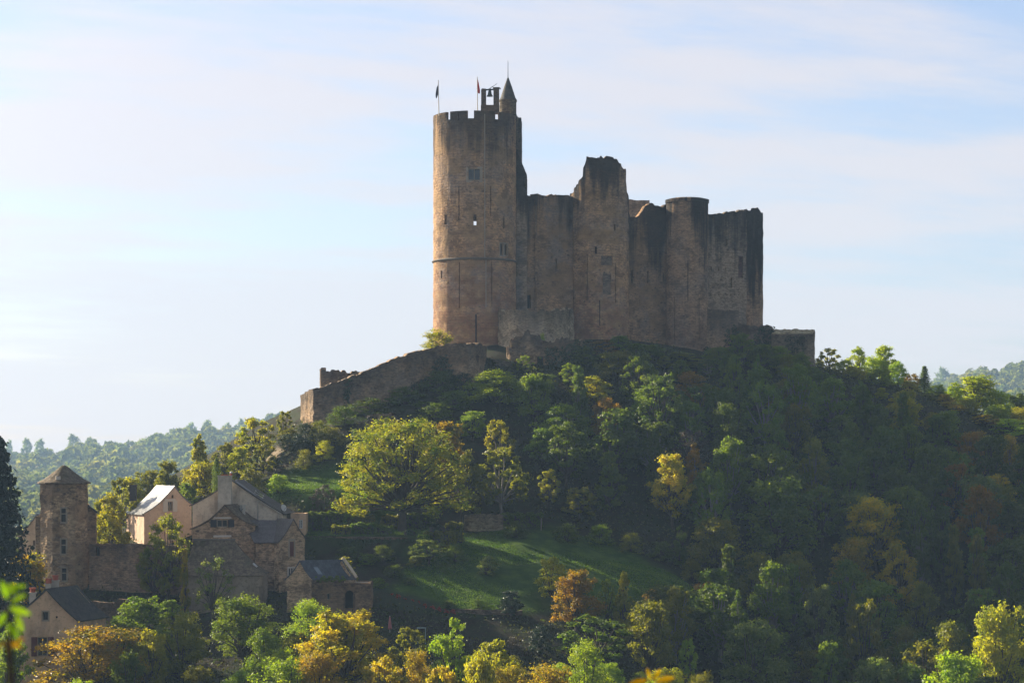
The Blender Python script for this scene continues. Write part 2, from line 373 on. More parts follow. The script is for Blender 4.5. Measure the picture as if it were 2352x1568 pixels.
def sstep(x): x = np.clip(x, 0, 1); return x * x * (3 - 2 * x)
_RT = np.array([-2600, -1176, -800, -500, -200, 0, 340, 560, 700, 1100, 1500, 1900, 2150, 2352, 2700, 3400, 5000], float)
_RE = np.array([0, 0, -10, 0, 0, 0, 32, 52, 62, 86, 130, 150, 158, 182, 200, 180, 140], float)
def height(X, Y):
    X = np.asarray(X, float); Y = np.asarray(Y, float); sh = X.shape
    x, y = X.ravel(), Y.ravel()
    z = np.zeros_like(x)
    near = (y < 560) & (np.abs(x) < 420)
    if near.any():
        xs, ys = np.clip(x[near], -220, 240), np.clip(y[near], -110, 560)
        h = np.zeros_like(xs)
        for i in range(0, len(xs), 20000):
            a, b = xs[i:i + 20000], ys[i:i + 20000]
            d2 = (a[:, None] - GPa[None, :, 0]) ** 2 + (b[:, None] - GPa[None, :, 1]) ** 2
            h[i:i + 20000] = _phi(d2) @ _w[:_n] + _w[_n] + (a * _w[_n + 1] + b * _w[_n + 2]) / 100
        for (x0, x1, y0, y1), zf, zb, soft in PADS:
            dx = np.maximum(np.maximum(x0 - xs, xs - x1), 0); dy = np.maximum(np.maximum(y0 - ys, ys - y1), 0)
            w = 1 - sstep(np.hypot(dx, dy) / soft)
            zt = zf + (zb - zf) * np.clip((ys - y0) / (y1 - y0), 0, 1)
            h = h * (1 - w) + zt * w
        z[near] = h
    # far country: a valley, then long wooded hills that carry the skyline
    yy = np.maximum(y, 60)
    t = x / yy * F + HX
    el = np.interp(t, _RT, _RE) / F
    ridge = el * 2600 + 3 * np.sin(t * 0.011) + 2 * np.sin(t * 0.031 + 1)
    k = sstep((y - 600) / 2000.0) ** 0.85
    far = -48 + (ridge + 48) * k + np.where(y > 2620, -(y - 2620) * 0.012, 0)
    far = far + k * (1 - k) * 4 * (13 * np.sin(x * 0.008 + y * 0.004) + 8 * np.sin(y * 0.011 - x * 0.006))
    b = sstep(np.maximum((y - 430) / 130.0, (np.abs(x) - 180) / 220.0))
    z = z * (1 - b) + np.maximum(far, -66) * b
    return z.reshape(sh)
def hgt(x, y): return float(height(np.array([x]), np.array([y]))[0])
def ground_at(px, py, y0=150.0, y1=460.0):
    ys = np.arange(y0, y1, 0.5); xs = (px - HX) / F * ys; zr = (HY - py) / F * ys
    hit = np.nonzero(height(xs, ys) >= zr)[0]
    if len(hit) == 0: return None
    Y = ys[hit[0]]; return Vector((gx(px, Y), Y, hgt(gx(px, Y), Y)))
def inside(poly, x, y):
    r = np.zeros(x.shape, bool); n = len(poly)
    for i in range(n):
        (x0, y0), (x1, y1) = poly[i], poly[(i + 1) % n]
        c = ((y0 > y) != (y1 > y))
        with np.errstate(divide='ignore', invalid='ignore'):
            r ^= c & (x < (x1 - x0) * (y - y0) / (y1 - y0 + 1e-12) + x0)
    return r
def foot(pts):                                  # ground outline of a patch whose corners are seen at (px, py, Y)
    return [(gx(p, Y), Y) for p, Y in pts]
MEADOW = foot([(990, 284), (1060, 289.5), (1260, 292), (1400, 292), (1480, 288), (1560, 284), (1640, 277.5), (1600, 275), (1390, 266), (1200, 262.5), (1000, 262.5), (930, 265), (900, 268), (940, 276)])
LAWN = foot([(612, 291.5), (845, 291.5), (850, 302), (690, 304), (612, 302)])
GARDEN = foot([(700, 278.5), (985, 280), (1000, 291), (700, 291)])
BANKGRASS = foot([(588, 314), (632, 313), (636, 322), (590, 322)])
PATH = foot([(640, 311), (600, 311), (632, 322), (648, 322)])
TRACK = foot([(1630, 271), (1720, 266), (1800, 270), (1900, 273), (2000, 279), (1990, 283), (1880, 279), (1790, 276), (1700, 274)])
GRASSY = [MEADOW, LAWN, GARDEN, BANKGRASS]

def far_field(x, y):                            # open fields along the skyline
    t = x / y * F + HX
    a = (y > 2380) & ((t < 330) | ((t > 560) & (t < 720)) | (t > 2225))
    n = np.sin(x * 0.0117 + 1.3 * np.sin(y * 0.0041)) + np.sin(y * 0.0083 - 1.1 * np.sin(x * 0.0067) + 2.0) + 0.6 * np.sin(x * 0.023 - y * 0.017)
    return a | ((y > 1000) & (n > 1.42))
# near rows are fine, far rows grow; every row runs across the whole valley
rows = np.concatenate([np.arange(-110, 200, 10), np.arange(200, 215, 3), np.arange(215, 395, 1.25), np.arange(395, 560, 6), 560 * 1.045 ** np.arange(0, 58)])
NC = 360
tt = np.linspace(-1, 1, NC)
tt = np.sign(tt) * (0.42 * np.abs(tt) + 0.58 * np.abs(tt) ** 3)
GX = np.zeros((len(rows), NC)); GY = np.zeros_like(GX)
for i, y in enumerate(rows):
    half = 380 + max(0, y - 400) * 1.1
    GX[i] = tt * half; GY[i] = y
GZ = height(GX, GY)
V = np.stack([GX, GY, GZ], -1).reshape(-1, 3)
bump = np.array([mnoise.fractal((v[0] * 0.09, v[1] * 0.09, 0.3), 0.8, 2.1, 4) if 190 < v[1] < 430 and abs(v[0]) < 130 else 0.0 for v in V])
flat = np.zeros(len(V))
for poly in (LAWN, GARDEN): flat = np.maximum(flat, inside(poly, V[:, 0], V[:, 1]).astype(float))
V[:, 2] += bump * 0.5 * (1 - flat * 0.75)
def np_mesh(name, V, Q, mat, tone=None, smooth=False):
    me = bpy.data.meshes.new(name)
    nq = len(Q); k = Q.shape[1]
    me.vertices.add(len(V)); me.vertices.foreach_set('co', np.asarray(V, np.float32).ravel())
    me.loops.add(nq * k); me.loops.foreach_set('vertex_index', np.asarray(Q, np.int32).ravel())
    me.polygons.add(nq); me.polygons.foreach_set('loop_start', np.arange(0, nq * k, k, dtype=np.int32))
    if smooth: me.polygons.foreach_set('use_smooth', np.ones(nq, bool))
    if tone is not None:
        a = me.attributes.new('leaf_tone', 'FLOAT', 'FACE'); a.data.foreach_set('value', np.asarray(tone, np.float32))
    me.update(calc_edges=True); me.materials.append(mat)
    return me
idx = np.arange(len(rows) * NC).reshape(len(rows), NC)
Q = np.stack([idx[:-1, :-1], idx[:-1, 1:], idx[1:, 1:], idx[1:, :-1]], -1).reshape(-1, 4)
def soft_mask(polys, wob=1.2):
    xx = V[:, 0] + wob * np.sin(V[:, 1] * 1.3); yy = V[:, 1] + wob * 0.6 * np.sin(V[:, 0] * 0.9)
    m = np.zeros(len(V))
    for p in polys: m = np.maximum(m, inside(p, xx, yy))
    m = m.reshape(len(rows), NC).astype(float)
    for _ in range(1):
        q = m.copy(); q[1:-1, 1:-1] = (m[1:-1, 1:-1] * 2 + m[:-2, 1:-1] + m[2:, 1:-1] + m[1:-1, :-2] + m[1:-1, 2:]) / 6; m = q
    return m.ravel()
gm, gnt, gb = new_mat('ground_soil_and_grass')
gp = node(gnt, 'ShaderNodeNewGeometry'); pos = gp.outputs['Position']
def attr(nm):
    a = node(gnt, 'ShaderNodeAttribute'); a.attribute_name = nm; return a.outputs['Fac']
na = noise_n(gnt, pos, 0.35, 6.0, 0.65); nb = noise_n(gnt, pos, 2.6, 5.0, 0.7); ncl = noise_n(gnt, pos, 0.11, 4.0)
soil = mix_n(gnt, ramp_n(gnt, na, 0.4, 0.62), (0.030, 0.024, 0.014), (0.028, 0.040, 0.014))
soil = mix_n(gnt, math_n(gnt, 'MULTIPLY', ramp_n(gnt, nb, 0.5, 0.62), 0.6), soil, (0.055, 0.043, 0.022))
grass = mix_n(gnt, ramp_n(gnt, na, 0.36, 0.66), (0.030, 0.070, 0.008), (0.072, 0.125, 0.014))
grass = mix_n(gnt, math_n(gnt, 'MULTIPLY', ramp_n(gnt, ncl, 0.5, 0.66), 0.5), grass, (0.10, 0.10, 0.03))
grass = mix_n(gnt, math_n(gnt, 'MULTIPLY', ramp_n(gnt, nb, 0.45, 0.7), 0.45), grass, (0.04, 0.07, 0.012))
col = mix_n(gnt, attr('grass'), soil, grass)
col = mix_n(gnt, attr('path'), col, mix_n(gnt, nb, (0.33, 0.24, 0.17), (0.24, 0.17, 0.115)))
col = mix_n(gnt, attr('track'), col, mix_n(gnt, nb, (0.075, 0.055, 0.035), (0.05, 0.038, 0.024)))
field = mix_n(gnt, ramp_n(gnt, noise_n(gnt, pos, 0.012, 2.0), 0.45, 0.55), (0.20, 0.22, 0.07), (0.33, 0.25, 0.13))
col = mix_n(gnt, attr('field'), col, field)
gnt.links.new(col, gb.inputs['Base Color']); gb.inputs['Roughness'].default_value = 0.95; gb.inputs['Specular IOR Level'].default_value = 0.1
gbp = node(gnt, 'ShaderNodeBump'); gbp.inputs['Strength'].default_value = 0.5; gbp.inputs['Distance'].default_value = 0.25
gnt.links.new(nb, gbp.inputs['Height']); gnt.links.new(gbp.outputs[0], gb.inputs['Normal'])
gme = np_mesh('ground', V, Q, gm, smooth=True)
for nm, val in (('grass', soft_mask(GRASSY)), ('path', soft_mask([PATH], 0.3)), ('track', soft_mask([TRACK], 0.6)),
                ('field', ((V[:, 1] > 700) & far_field(V[:, 0], np.maximum(V[:, 1], 1))).astype(float))):
    a = gme.attributes.new(nm, 'FLOAT', 'POINT'); a.data.foreach_set('value', val.astype(np.float32))
ground = bpy.data.objects.new('ground', gme); COL.objects.link(ground); ground['kind'] = 'structure'
ground['label'] = 'grassy and wooded valley sides climbing to the castle'

# ------------------------------------------------------------------ leaves and trees
def leaf_quads(C, Nrm, S, rng, slim=0.55):
    """rhombic leaf sprays at C facing Nrm"""
    n = len(C)
    Nrm = Nrm / np.maximum(np.linalg.norm(Nrm, axis=1, keepdims=True), 1e-6)
    r = rng.normal(size=(n, 3)); t = np.cross(Nrm, r); t /= np.maximum(np.linalg.norm(t, axis=1, keepdims=True), 1e-6)
    b = np.cross(Nrm, t)
    S = S[:, None]
    bend = Nrm * S * 0.25 * rng.uniform(-1, 1, size=(n, 1))
    P = np.stack([C - t * S, C - b * S * slim + bend, C + t * S, C + b * S * slim + bend], 1).reshape(-1, 3)
    return P, np.arange(4 * n).reshape(n, 4)
# ---- the far wood: many small crowns on the hills across the valley, nobody could count them
rng = np.random.default_rng(5)
far_leaf = leaf_mat('far_hazed_foliage', (0.075, 0.135, 0.050), (0.220, 0.230, 0.075), trans=0.4, spec=0.0)  # lighter, bluer leaf colours carry part of the haze
def make_far_wood():
    pts = []
    for t0, t1, y0, y1 in ((-420, 760, 700, 2600), (1500, 2760, 1300, 2600)):
        y = y0
        while y < y1:
            step = 5.5 + y * 0.0034
            n = int((t1 - t0) / F * y / step)
            tx = t0 + (np.arange(n) + rng.uniform(-0.45, 0.45, n)) * (t1 - t0) / max(n, 1)
            yy = y + rng.uniform(-0.5, 0.5, n) * step
            xx = (tx - HX) / F * yy
            pts.append(np.stack([xx, yy], 1)); y += step * 0.95
    P = np.concatenate(pts)
    keep = ~far_field(P[:, 0], P[:, 1])
    clear = np.array([mnoise.noise((p[0] * 0.011, p[1] * 0.007, 4.0)) for p in P])
    keep &= clear > -0.42
    P = P[keep]
    Z = height(P[:, 0], P[:, 1])
    # what the near hill or the skyline hides is left out
    n = len(P)
    W = rng.gamma(7.0, 0.5, n).clip(1.6, 6.4) * (0.75 + P[:, 1] / 2600 * 0.75); H = W * rng.uniform(0.9, 1.4, n)
    k = 84
    d = rng.normal(size=(n, k, 3)); d /= np.linalg.norm(d, axis=2, keepdims=True); d[:, :, 2] = np.abs(d[:, :, 2]) * 1.0 - 0.25
    rad = rng.uniform(0.85, 1.05, (n, k, 1))
    lob = 1 + 0.25 * np.sin(d[:, :, 0:1] * 5 + rng.uniform(0, 6, (n, 1, 1))) * np.cos(d[:, :, 1:2] * 5 + rng.uniform(0, 6, (n, 1, 1)))
    C = np.stack([P[:, 0], P[:, 1], Z + H * 0.95], 1)[:, None, :] + d * rad * lob * np.stack([W, W, H], 1)[:, None, :]
    S = np.repeat(W * 0.3, k) * rng.uniform(0.7, 1.3, n * k)
    nr = (d + rng.normal(scale=0.45, size=d.shape)).reshape(-1, 3)
    Vq, Qq = leaf_quads(C.reshape(-1, 3), nr, S, rng, 0.8)
    base = rng.uniform(0, 1, n); base = np.where(rng.uniform(size=n) < 0.16, base + 0.7, base * 0.75)
    tone = np.repeat(base, k) + rng.uniform(-0.15, 0.15, n * k)
    # solid cores so that the crowns are not see-through
    me = np_mesh('far_wood', Vq, Qq, far_leaf, tone)
    o = bpy.data.objects.new('far_wood', me); COL.objects.link(o)
    tag(o, 'hazy blue green broadleaf wood covering the hills across the valley', 'wood', kind='stuff')
make_far_wood()

def crown_shape(kind, rng):
    """lobe centres (unit crown: x,y in -1..1, z in 0..1 of crown height) and radii"""
    L = []
    if kind == 'round':
        for i in range(26):
            a = i * 2.399963; z = (i + 0.5) / 26
            r = math.sqrt(max(0.0, 1 - (z * 1.06 - 0.12) ** 2)) * (0.70 if z < 0.9 else 0.5)
            L.append((math.cos(a) * r * rng.uniform(0.65, 1.05), math.sin(a) * r * rng.uniform(0.65, 1.05), z * 0.80 + 0.06, rng.uniform(0.24, 0.38)))
        L.append((0, 0, 0.55, 0.5)); L.append((0, 0, 0.84, 0.3))
    elif kind == 'spreading':
        for i in range(70):
            a = i * 2.399963; z = (i + 0.5) / 70
            r = math.sqrt(max(0.0, 1 - (z * 1.0 - 0.10) ** 2)) * (0.86 if z < 0.9 else 0.6)
            L.append((math.cos(a) * r * rng.uniform(0.8, 1.03), math.sin(a) * r * rng.uniform(0.8, 1.03), z * 0.88 + 0.04 + rng.uniform(-.03, .03), rng.uniform(0.10, 0.19)))
        for i in range(16):
            a = i * 2.4; L.append((math.cos(a) * 0.5, math.sin(a) * 0.5, 0.15 + 0.04 * i, 0.2))
    elif kind == 'ovoid':
        for i in range(24):
            a = i * 2.399963; z = (i + 0.5) / 24
            r = math.sin(math.pi * min(1, (z * 0.86 + 0.12))) ** 0.75 * 0.66
            L.append((math.cos(a) * r * rng.uniform(0.6, 1.1), math.sin(a) * r * rng.uniform(0.6, 1.1), z * 0.84 + 0.08, rng.uniform(0.22, 0.36)))
        L.append((0, 0, 0.5, 0.42)); L.append((rng.uniform(-.1, .1), 0, 0.90, 0.18))
    elif kind == 'tall':
        for i in range(24):
            a = i * 2.399963; z = (i + 0.5) / 24
            r = (0.95 - 0.72 * z) * 0.68 * (0.6 + 0.4 * min(1, z * 5))
            L.append((math.cos(a) * r * rng.uniform(0.5, 1.1), math.sin(a) * r * rng.uniform(0.5, 1.1), z * 0.86 + 0.05, rng.uniform(0.2, 0.34) * (1.1 - 0.45 * z)))
        L.append((0, 0, 0.94, 0.13)); L.append((0, 0, 0.4, 0.42))
    elif kind == 'loose':
        for i in range(22):
            a = i * 2.399963; z = (i + 0.5) / 22
            r = math.sin(math.pi * min(1, z * 0.75 + 0.2)) ** 0.6 * 0.82
            L.append((math.cos(a) * r * rng.uniform(0.55, 1.1), math.sin(a) * r * rng.uniform(0.55, 1.1), z * 0.88 + 0.06, rng.uniform(0.15, 0.26)))
    elif kind == 'bush':
        for i in range(20):
            a = i * 2.399963; z = (i + 0.5) / 20
            r = math.sqrt(max(0, 1 - z ** 2)) * 0.74
            L.append((math.cos(a) * r * rng.uniform(0.5, 1.1), math.sin(a) * r * rng.uniform(0.5, 1.1), z * 0.78 + 0.05, rng.uniform(0.22, 0.4)))
    if kind in ('round', 'ovoid', 'tall'):
        L = [(x * rng.uniform(0.75, 1.28), y * rng.uniform(0.75, 1.28), z + rng.uniform(-0.05, 0.06), r * rng.uniform(0.6, 1.05)) for x, y, z, r in L if rng.uniform() > 0.1]
        for i in range(6):
            a = rng.uniform(0, 6.28); z = rng.uniform(0.2, 0.95); k = {'tall': 0.35, 'ovoid': 0.6, 'round': 0.75}[kind] * (1.15 - 0.5 * z)
            L.append((math.cos(a) * k, math.sin(a) * k, z, rng.uniform(0.11, 0.18)))
    return L
def make_tree_mesh(kind, seed, leaves=6500, leaf=0.2):
    """returns (crown arrays, trunk MB) for a canonical tree 10 m tall whose crown is 8 m wide"""
    rng = np.random.default_rng(seed)
    H, W = 10.0, 4.0
    base = {'round': 0.11, 'ovoid': 0.10, 'tall': 0.06, 'loose': 0.16, 'spreading': 0.12, 'bush': 0.0, 'conifer': 0.06, 'cypress': 0.03}[kind]
    Cs, Ns, Ss, Ts = [], [], [], []
    trunk = MB()
    if kind in ('conifer', 'cypress'):
        tiers = 17 if kind == 'conifer' else 34
        for i in range(tiers):
            z = base + (1 - base) * (i / tiers)
            rad = (1 - z) ** 0.85 if kind == 'conifer' else (math.sin(math.pi * min(1, z * 0.9 + 0.14)) ** 0.6) * 0.95
            nb = 9 if kind == 'conifer' else 6
            for k in range(nb):
                a = k * 2 * math.pi / nb + i * 0.7 + rng.uniform(-.2, .2)
                ln = rad * W * rng.uniform(0.7, 1.08)
                m = int(leaves / tiers / nb * 1.0) + 1
                s = np.sqrt(rng.uniform(0, 1, m)) * ln
                droop = -0.28 * s ** 1.2 * 0.35 + (0.04 * s ** 2 if kind == 'conifer' else s * 0.5)
                wv = rng.normal(scale=0.10 + 0.11 * s[:, None] * np.array([[1, 1, 0.25]]), size=(m, 3))
                Cs.append(np.stack([np.cos(a) * s, np.sin(a) * s, z * H + droop], 1) + wv)
                Ns.append(rng.normal(size=(m, 3)) * 0.5 + np.array([math.cos(a) * .4, math.sin(a) * .4, 0.9])); Ss.append(leaf * rng.uniform(0.7, 1.3, m)); Ts.append(rng.uniform(0, 1, m))
        trunk.tube([(0, 0, -0.6), (0, 0, H * 0.5), (0, 0, H * 0.97)], [0.26, 0.15, 0.02], 7)
    else:
        L = crown_shape(kind, rng)
        cz, ch = base * H, (1 - base) * H
        wsum = sum(l[3] ** 2 for l in L)
        fork = Vector((rng.uniform(-.15, .15), rng.uniform(-.15, .15), base * H + 0.6))
        if kind != 'bush':
            trunk.tube([(0, 0, -0.8), (0.02, 0.0, 0.2), fork * 0.55, fork], [0.36, 0.27, 0.22, 0.19], 8)
        for (lx, ly, lz, lr) in L:
            c = np.array([lx * W, ly * W, cz + lz * ch]); r = lr * W
            cv = Vector(c)
            if kind != 'bush':
                mid = fork.lerp(cv, 0.5) + Vector((rng.uniform(-.3, .3), rng.uniform(-.3, .3), 0.25))
                trunk.tube([fork, mid, cv], [0.12, 0.075, 0.035], 5, cap=False)
            else:
                trunk.tube([Vector((0, 0, -0.4)), Vector((c[0] * 0.4, c[1] * 0.4, c[2] * 0.6)), cv], [0.09, 0.05, 0.02], 5, cap=False)
            n = int(leaves * lr ** 2 / wsum)
            sub = 9 if kind != 'loose' else 7
            sd = rng.normal(size=(sub, 3)); sd /= np.linalg.norm(sd, axis=1, keepdims=True); sd[:, 2] = sd[:, 2] * 0.8 + 0.15
            sc = c + sd * r * rng.uniform(0.55, 0.95, (sub, 1))
            st = rng.uniform(-0.25, 0.25, sub)
            if kind == 'loose' or rng.uniform() < 0.4:
                for q in sc[:5]: trunk.tube([cv, cv.lerp(Vector(q), 0.6) + Vector((0, 0, .08)), Vector(q) + Vector((0, 0, 0.25))], [0.03, 0.02, 0.01], 4, cap=False)
            which = rng.integers(0, sub, n)
            off = rng.normal(size=(n, 3)) * r * 0.25 * np.array([1.0, 1.0, 0.8])
            p = sc[which] + off
            Cs.append(p)
            d = p - c; d /= np.maximum(np.linalg.norm(d, axis=1, keepdims=True), 1e-6)
            Ns.append(d * 0.7 + rng.normal(size=(n, 3)) * 0.55 + np.array([0, 0, 0.25]))
            Ss.append(leaf * rng.uniform(0.55, 1.35, n)); Ts.append(rng.uniform(0.1, 0.9, n) + st[which])
            # stray sprigs that break the outline
            m = max(2, n // (45 if kind != 'spreading' else 60))
            q = rng.normal(size=(m, 3)); q /= np.linalg.norm(q, axis=1, keepdims=True); q[:, 2] = np.abs(q[:, 2])
            pp = c + q * r * rng.uniform(1.0, 1.3, (m, 1)); Cs.append(pp); Ns.append(q + rng.normal(size=(m, 3)) * 0.5); Ss.append(leaf * rng.uniform(0.5, 1.0, m)); Ts.append(rng.uniform(0.3, 1.1, m))
    C = np.concatenate(Cs); N_ = np.concatenate(Ns); S = np.concatenate(Ss); T = np.concatenate(Ts)
    low = C[:, 2] > 0.05
    C, N_, S, T = C[low], N_[low], S[low], T[low]
    P, Qd = leaf_quads(C, N_, S, rng)
    return P, Qd, T, trunk
LEAF = {
    'dark': leaf_mat('leaves_dark_green', (0.044, 0.086, 0.011), (0.108, 0.145, 0.015)),
    'mid': leaf_mat('leaves_mid_green', (0.062, 0.124, 0.010), (0.170, 0.215, 0.016)),
    'olive': leaf_mat('leaves_olive', (0.085, 0.112, 0.010), (0.205, 0.195, 0.016)),
    'lime': leaf_mat('leaves_lime', (0.105, 0.195, 0.010), (0.270, 0.320, 0.018)),
    'sunlime': leaf_mat('leaves_sunlit_lime', (0.160, 0.270, 0.012), (0.370, 0.410, 0.020), trans=0.55),  # lighter copy of lime; crest sunlight is put into the leaf colour
    'gold': leaf_mat('leaves_gold', (0.140, 0.170, 0.010), (0.480, 0.350, 0.018)),
    'yellow': leaf_mat('leaves_yellow_green', (0.135, 0.180, 0.010), (0.380, 0.335, 0.018)),
    'autumn': leaf_mat('leaves_autumn_green_gold', (0.055, 0.120, 0.008), (0.300, 0.260, 0.014)),
    'orange': leaf_mat('leaves_orange', (0.090, 0.140, 0.010), (0.470, 0.290, 0.015)),
    'rust': leaf_mat('leaves_rust', (0.110, 0.110, 0.012), (0.330, 0.180, 0.016)),
    'grey': leaf_mat('leaves_grey_green', (0.070, 0.115, 0.030), (0.185, 0.210, 0.064)),
    'evergreen': leaf_mat('leaves_evergreen', (0.010, 0.024, 0.014), (0.020, 0.040, 0.022), trans=0.12),
    'glossy': leaf_mat('leaves_glossy_green', (0.014, 0.036, 0.014), (0.030, 0.060, 0.020), trans=0.2, spec=0.5, rough=0.45),
    'twig': leaf_mat('bare_twigs', (0.060, 0.046, 0.034), (0.100, 0.080, 0.060), trans=0.1),
    'ivy': leaf_mat('leaves_ivy', (0.016, 0.034, 0.012), (0.034, 0.056, 0.018), trans=0.2),
}
BARK = plain('bark', (0.085, 0.070, 0.055), 0.95, var=0.4)
BARKP = plain('pale_bark', (0.24, 0.22, 0.19), 0.9, var=0.35)
PROTO = {}
def proto(kind, seed, leaves, leaf):
    key = (kind, seed, leaves)
    if key not in PROTO:
        P, Qd, T, trunk = make_tree_mesh(kind, seed * 17 + len(kind) * 5, leaves, leaf)
        cm = np_mesh('crown', P, Qd, LEAF['mid'], T)
        tm = None
        if trunk.v:
            tm = bpy.data.meshes.new('trunk'); tm.from_pydata([tuple(v) for v in trunk.v], [], trunk.f); tm.materials.append(BARK)
            tm.polygons.foreach_set('use_smooth', [True] * len(tm.polygons))
        PROTO[key] = (cm, tm)
    return PROTO[key]
rnd = random.Random(11)
TREES = []                                      # (x, y, radius) of everything planted
def plant(name, loc, H, Wm, kind, leaf, label, cat='tree', group=None, seed=None, dense=6500, lsz=0.2, bark=None, depth=None):
    """one tree or bush with its own crown and trunk, H tall and Wm wide, standing at loc"""
    seed = rnd.randrange(4) if seed is None else seed
    cm, tm = proto(kind, seed, dense, lsz)
    r = empty(name, loc, label, cat, group)
    r.rotation_euler = (0, 0, rnd.uniform(0, 6.28))
    sx = Wm / 8.0; sz = H / 10.0
    for nm, me in (('crown', cm), ('trunk', tm)):
        if me is None: continue
        o = bpy.data.objects.new(nm, me); COL.objects.link(o); o.parent = r; o.scale = (sx, (depth / 8.0 if depth else sx), sz)
        s = o.material_slots[0]; s.link = 'OBJECT'; s.material = LEAF[leaf] if nm == 'crown' else (bark or BARK)
    TREES.append((loc[0], loc[1], Wm / 2))
    return r
def grow(px, py, wP, H, kind, leaf, label, Y=None, y0=200.0, y1=420.0, name='broadleaf_tree', **kw):
    """plant where a crown of height H, whose top is seen at (px, py), would stand on the hillside"""
    if Y is None:
        ys = np.arange(y0, y1, 0.5); xs = (px - HX) / F * ys; zr = (HY - py) / F * ys
        hit = np.nonzero(zr - height(xs, ys) <= H)[0]
        Y = ys[hit[0]] if len(hit) else y1
    x = gx(px, Y); z = hgt(x, Y); Hh = max(1.0, gz(py, Y) - z)
    return plant(name, (x, Y, z - 0.15), Hh + 0.15, wP / F * Y * (1.06 if Y > 246 else 1.36), kind, leaf, label, **kw)
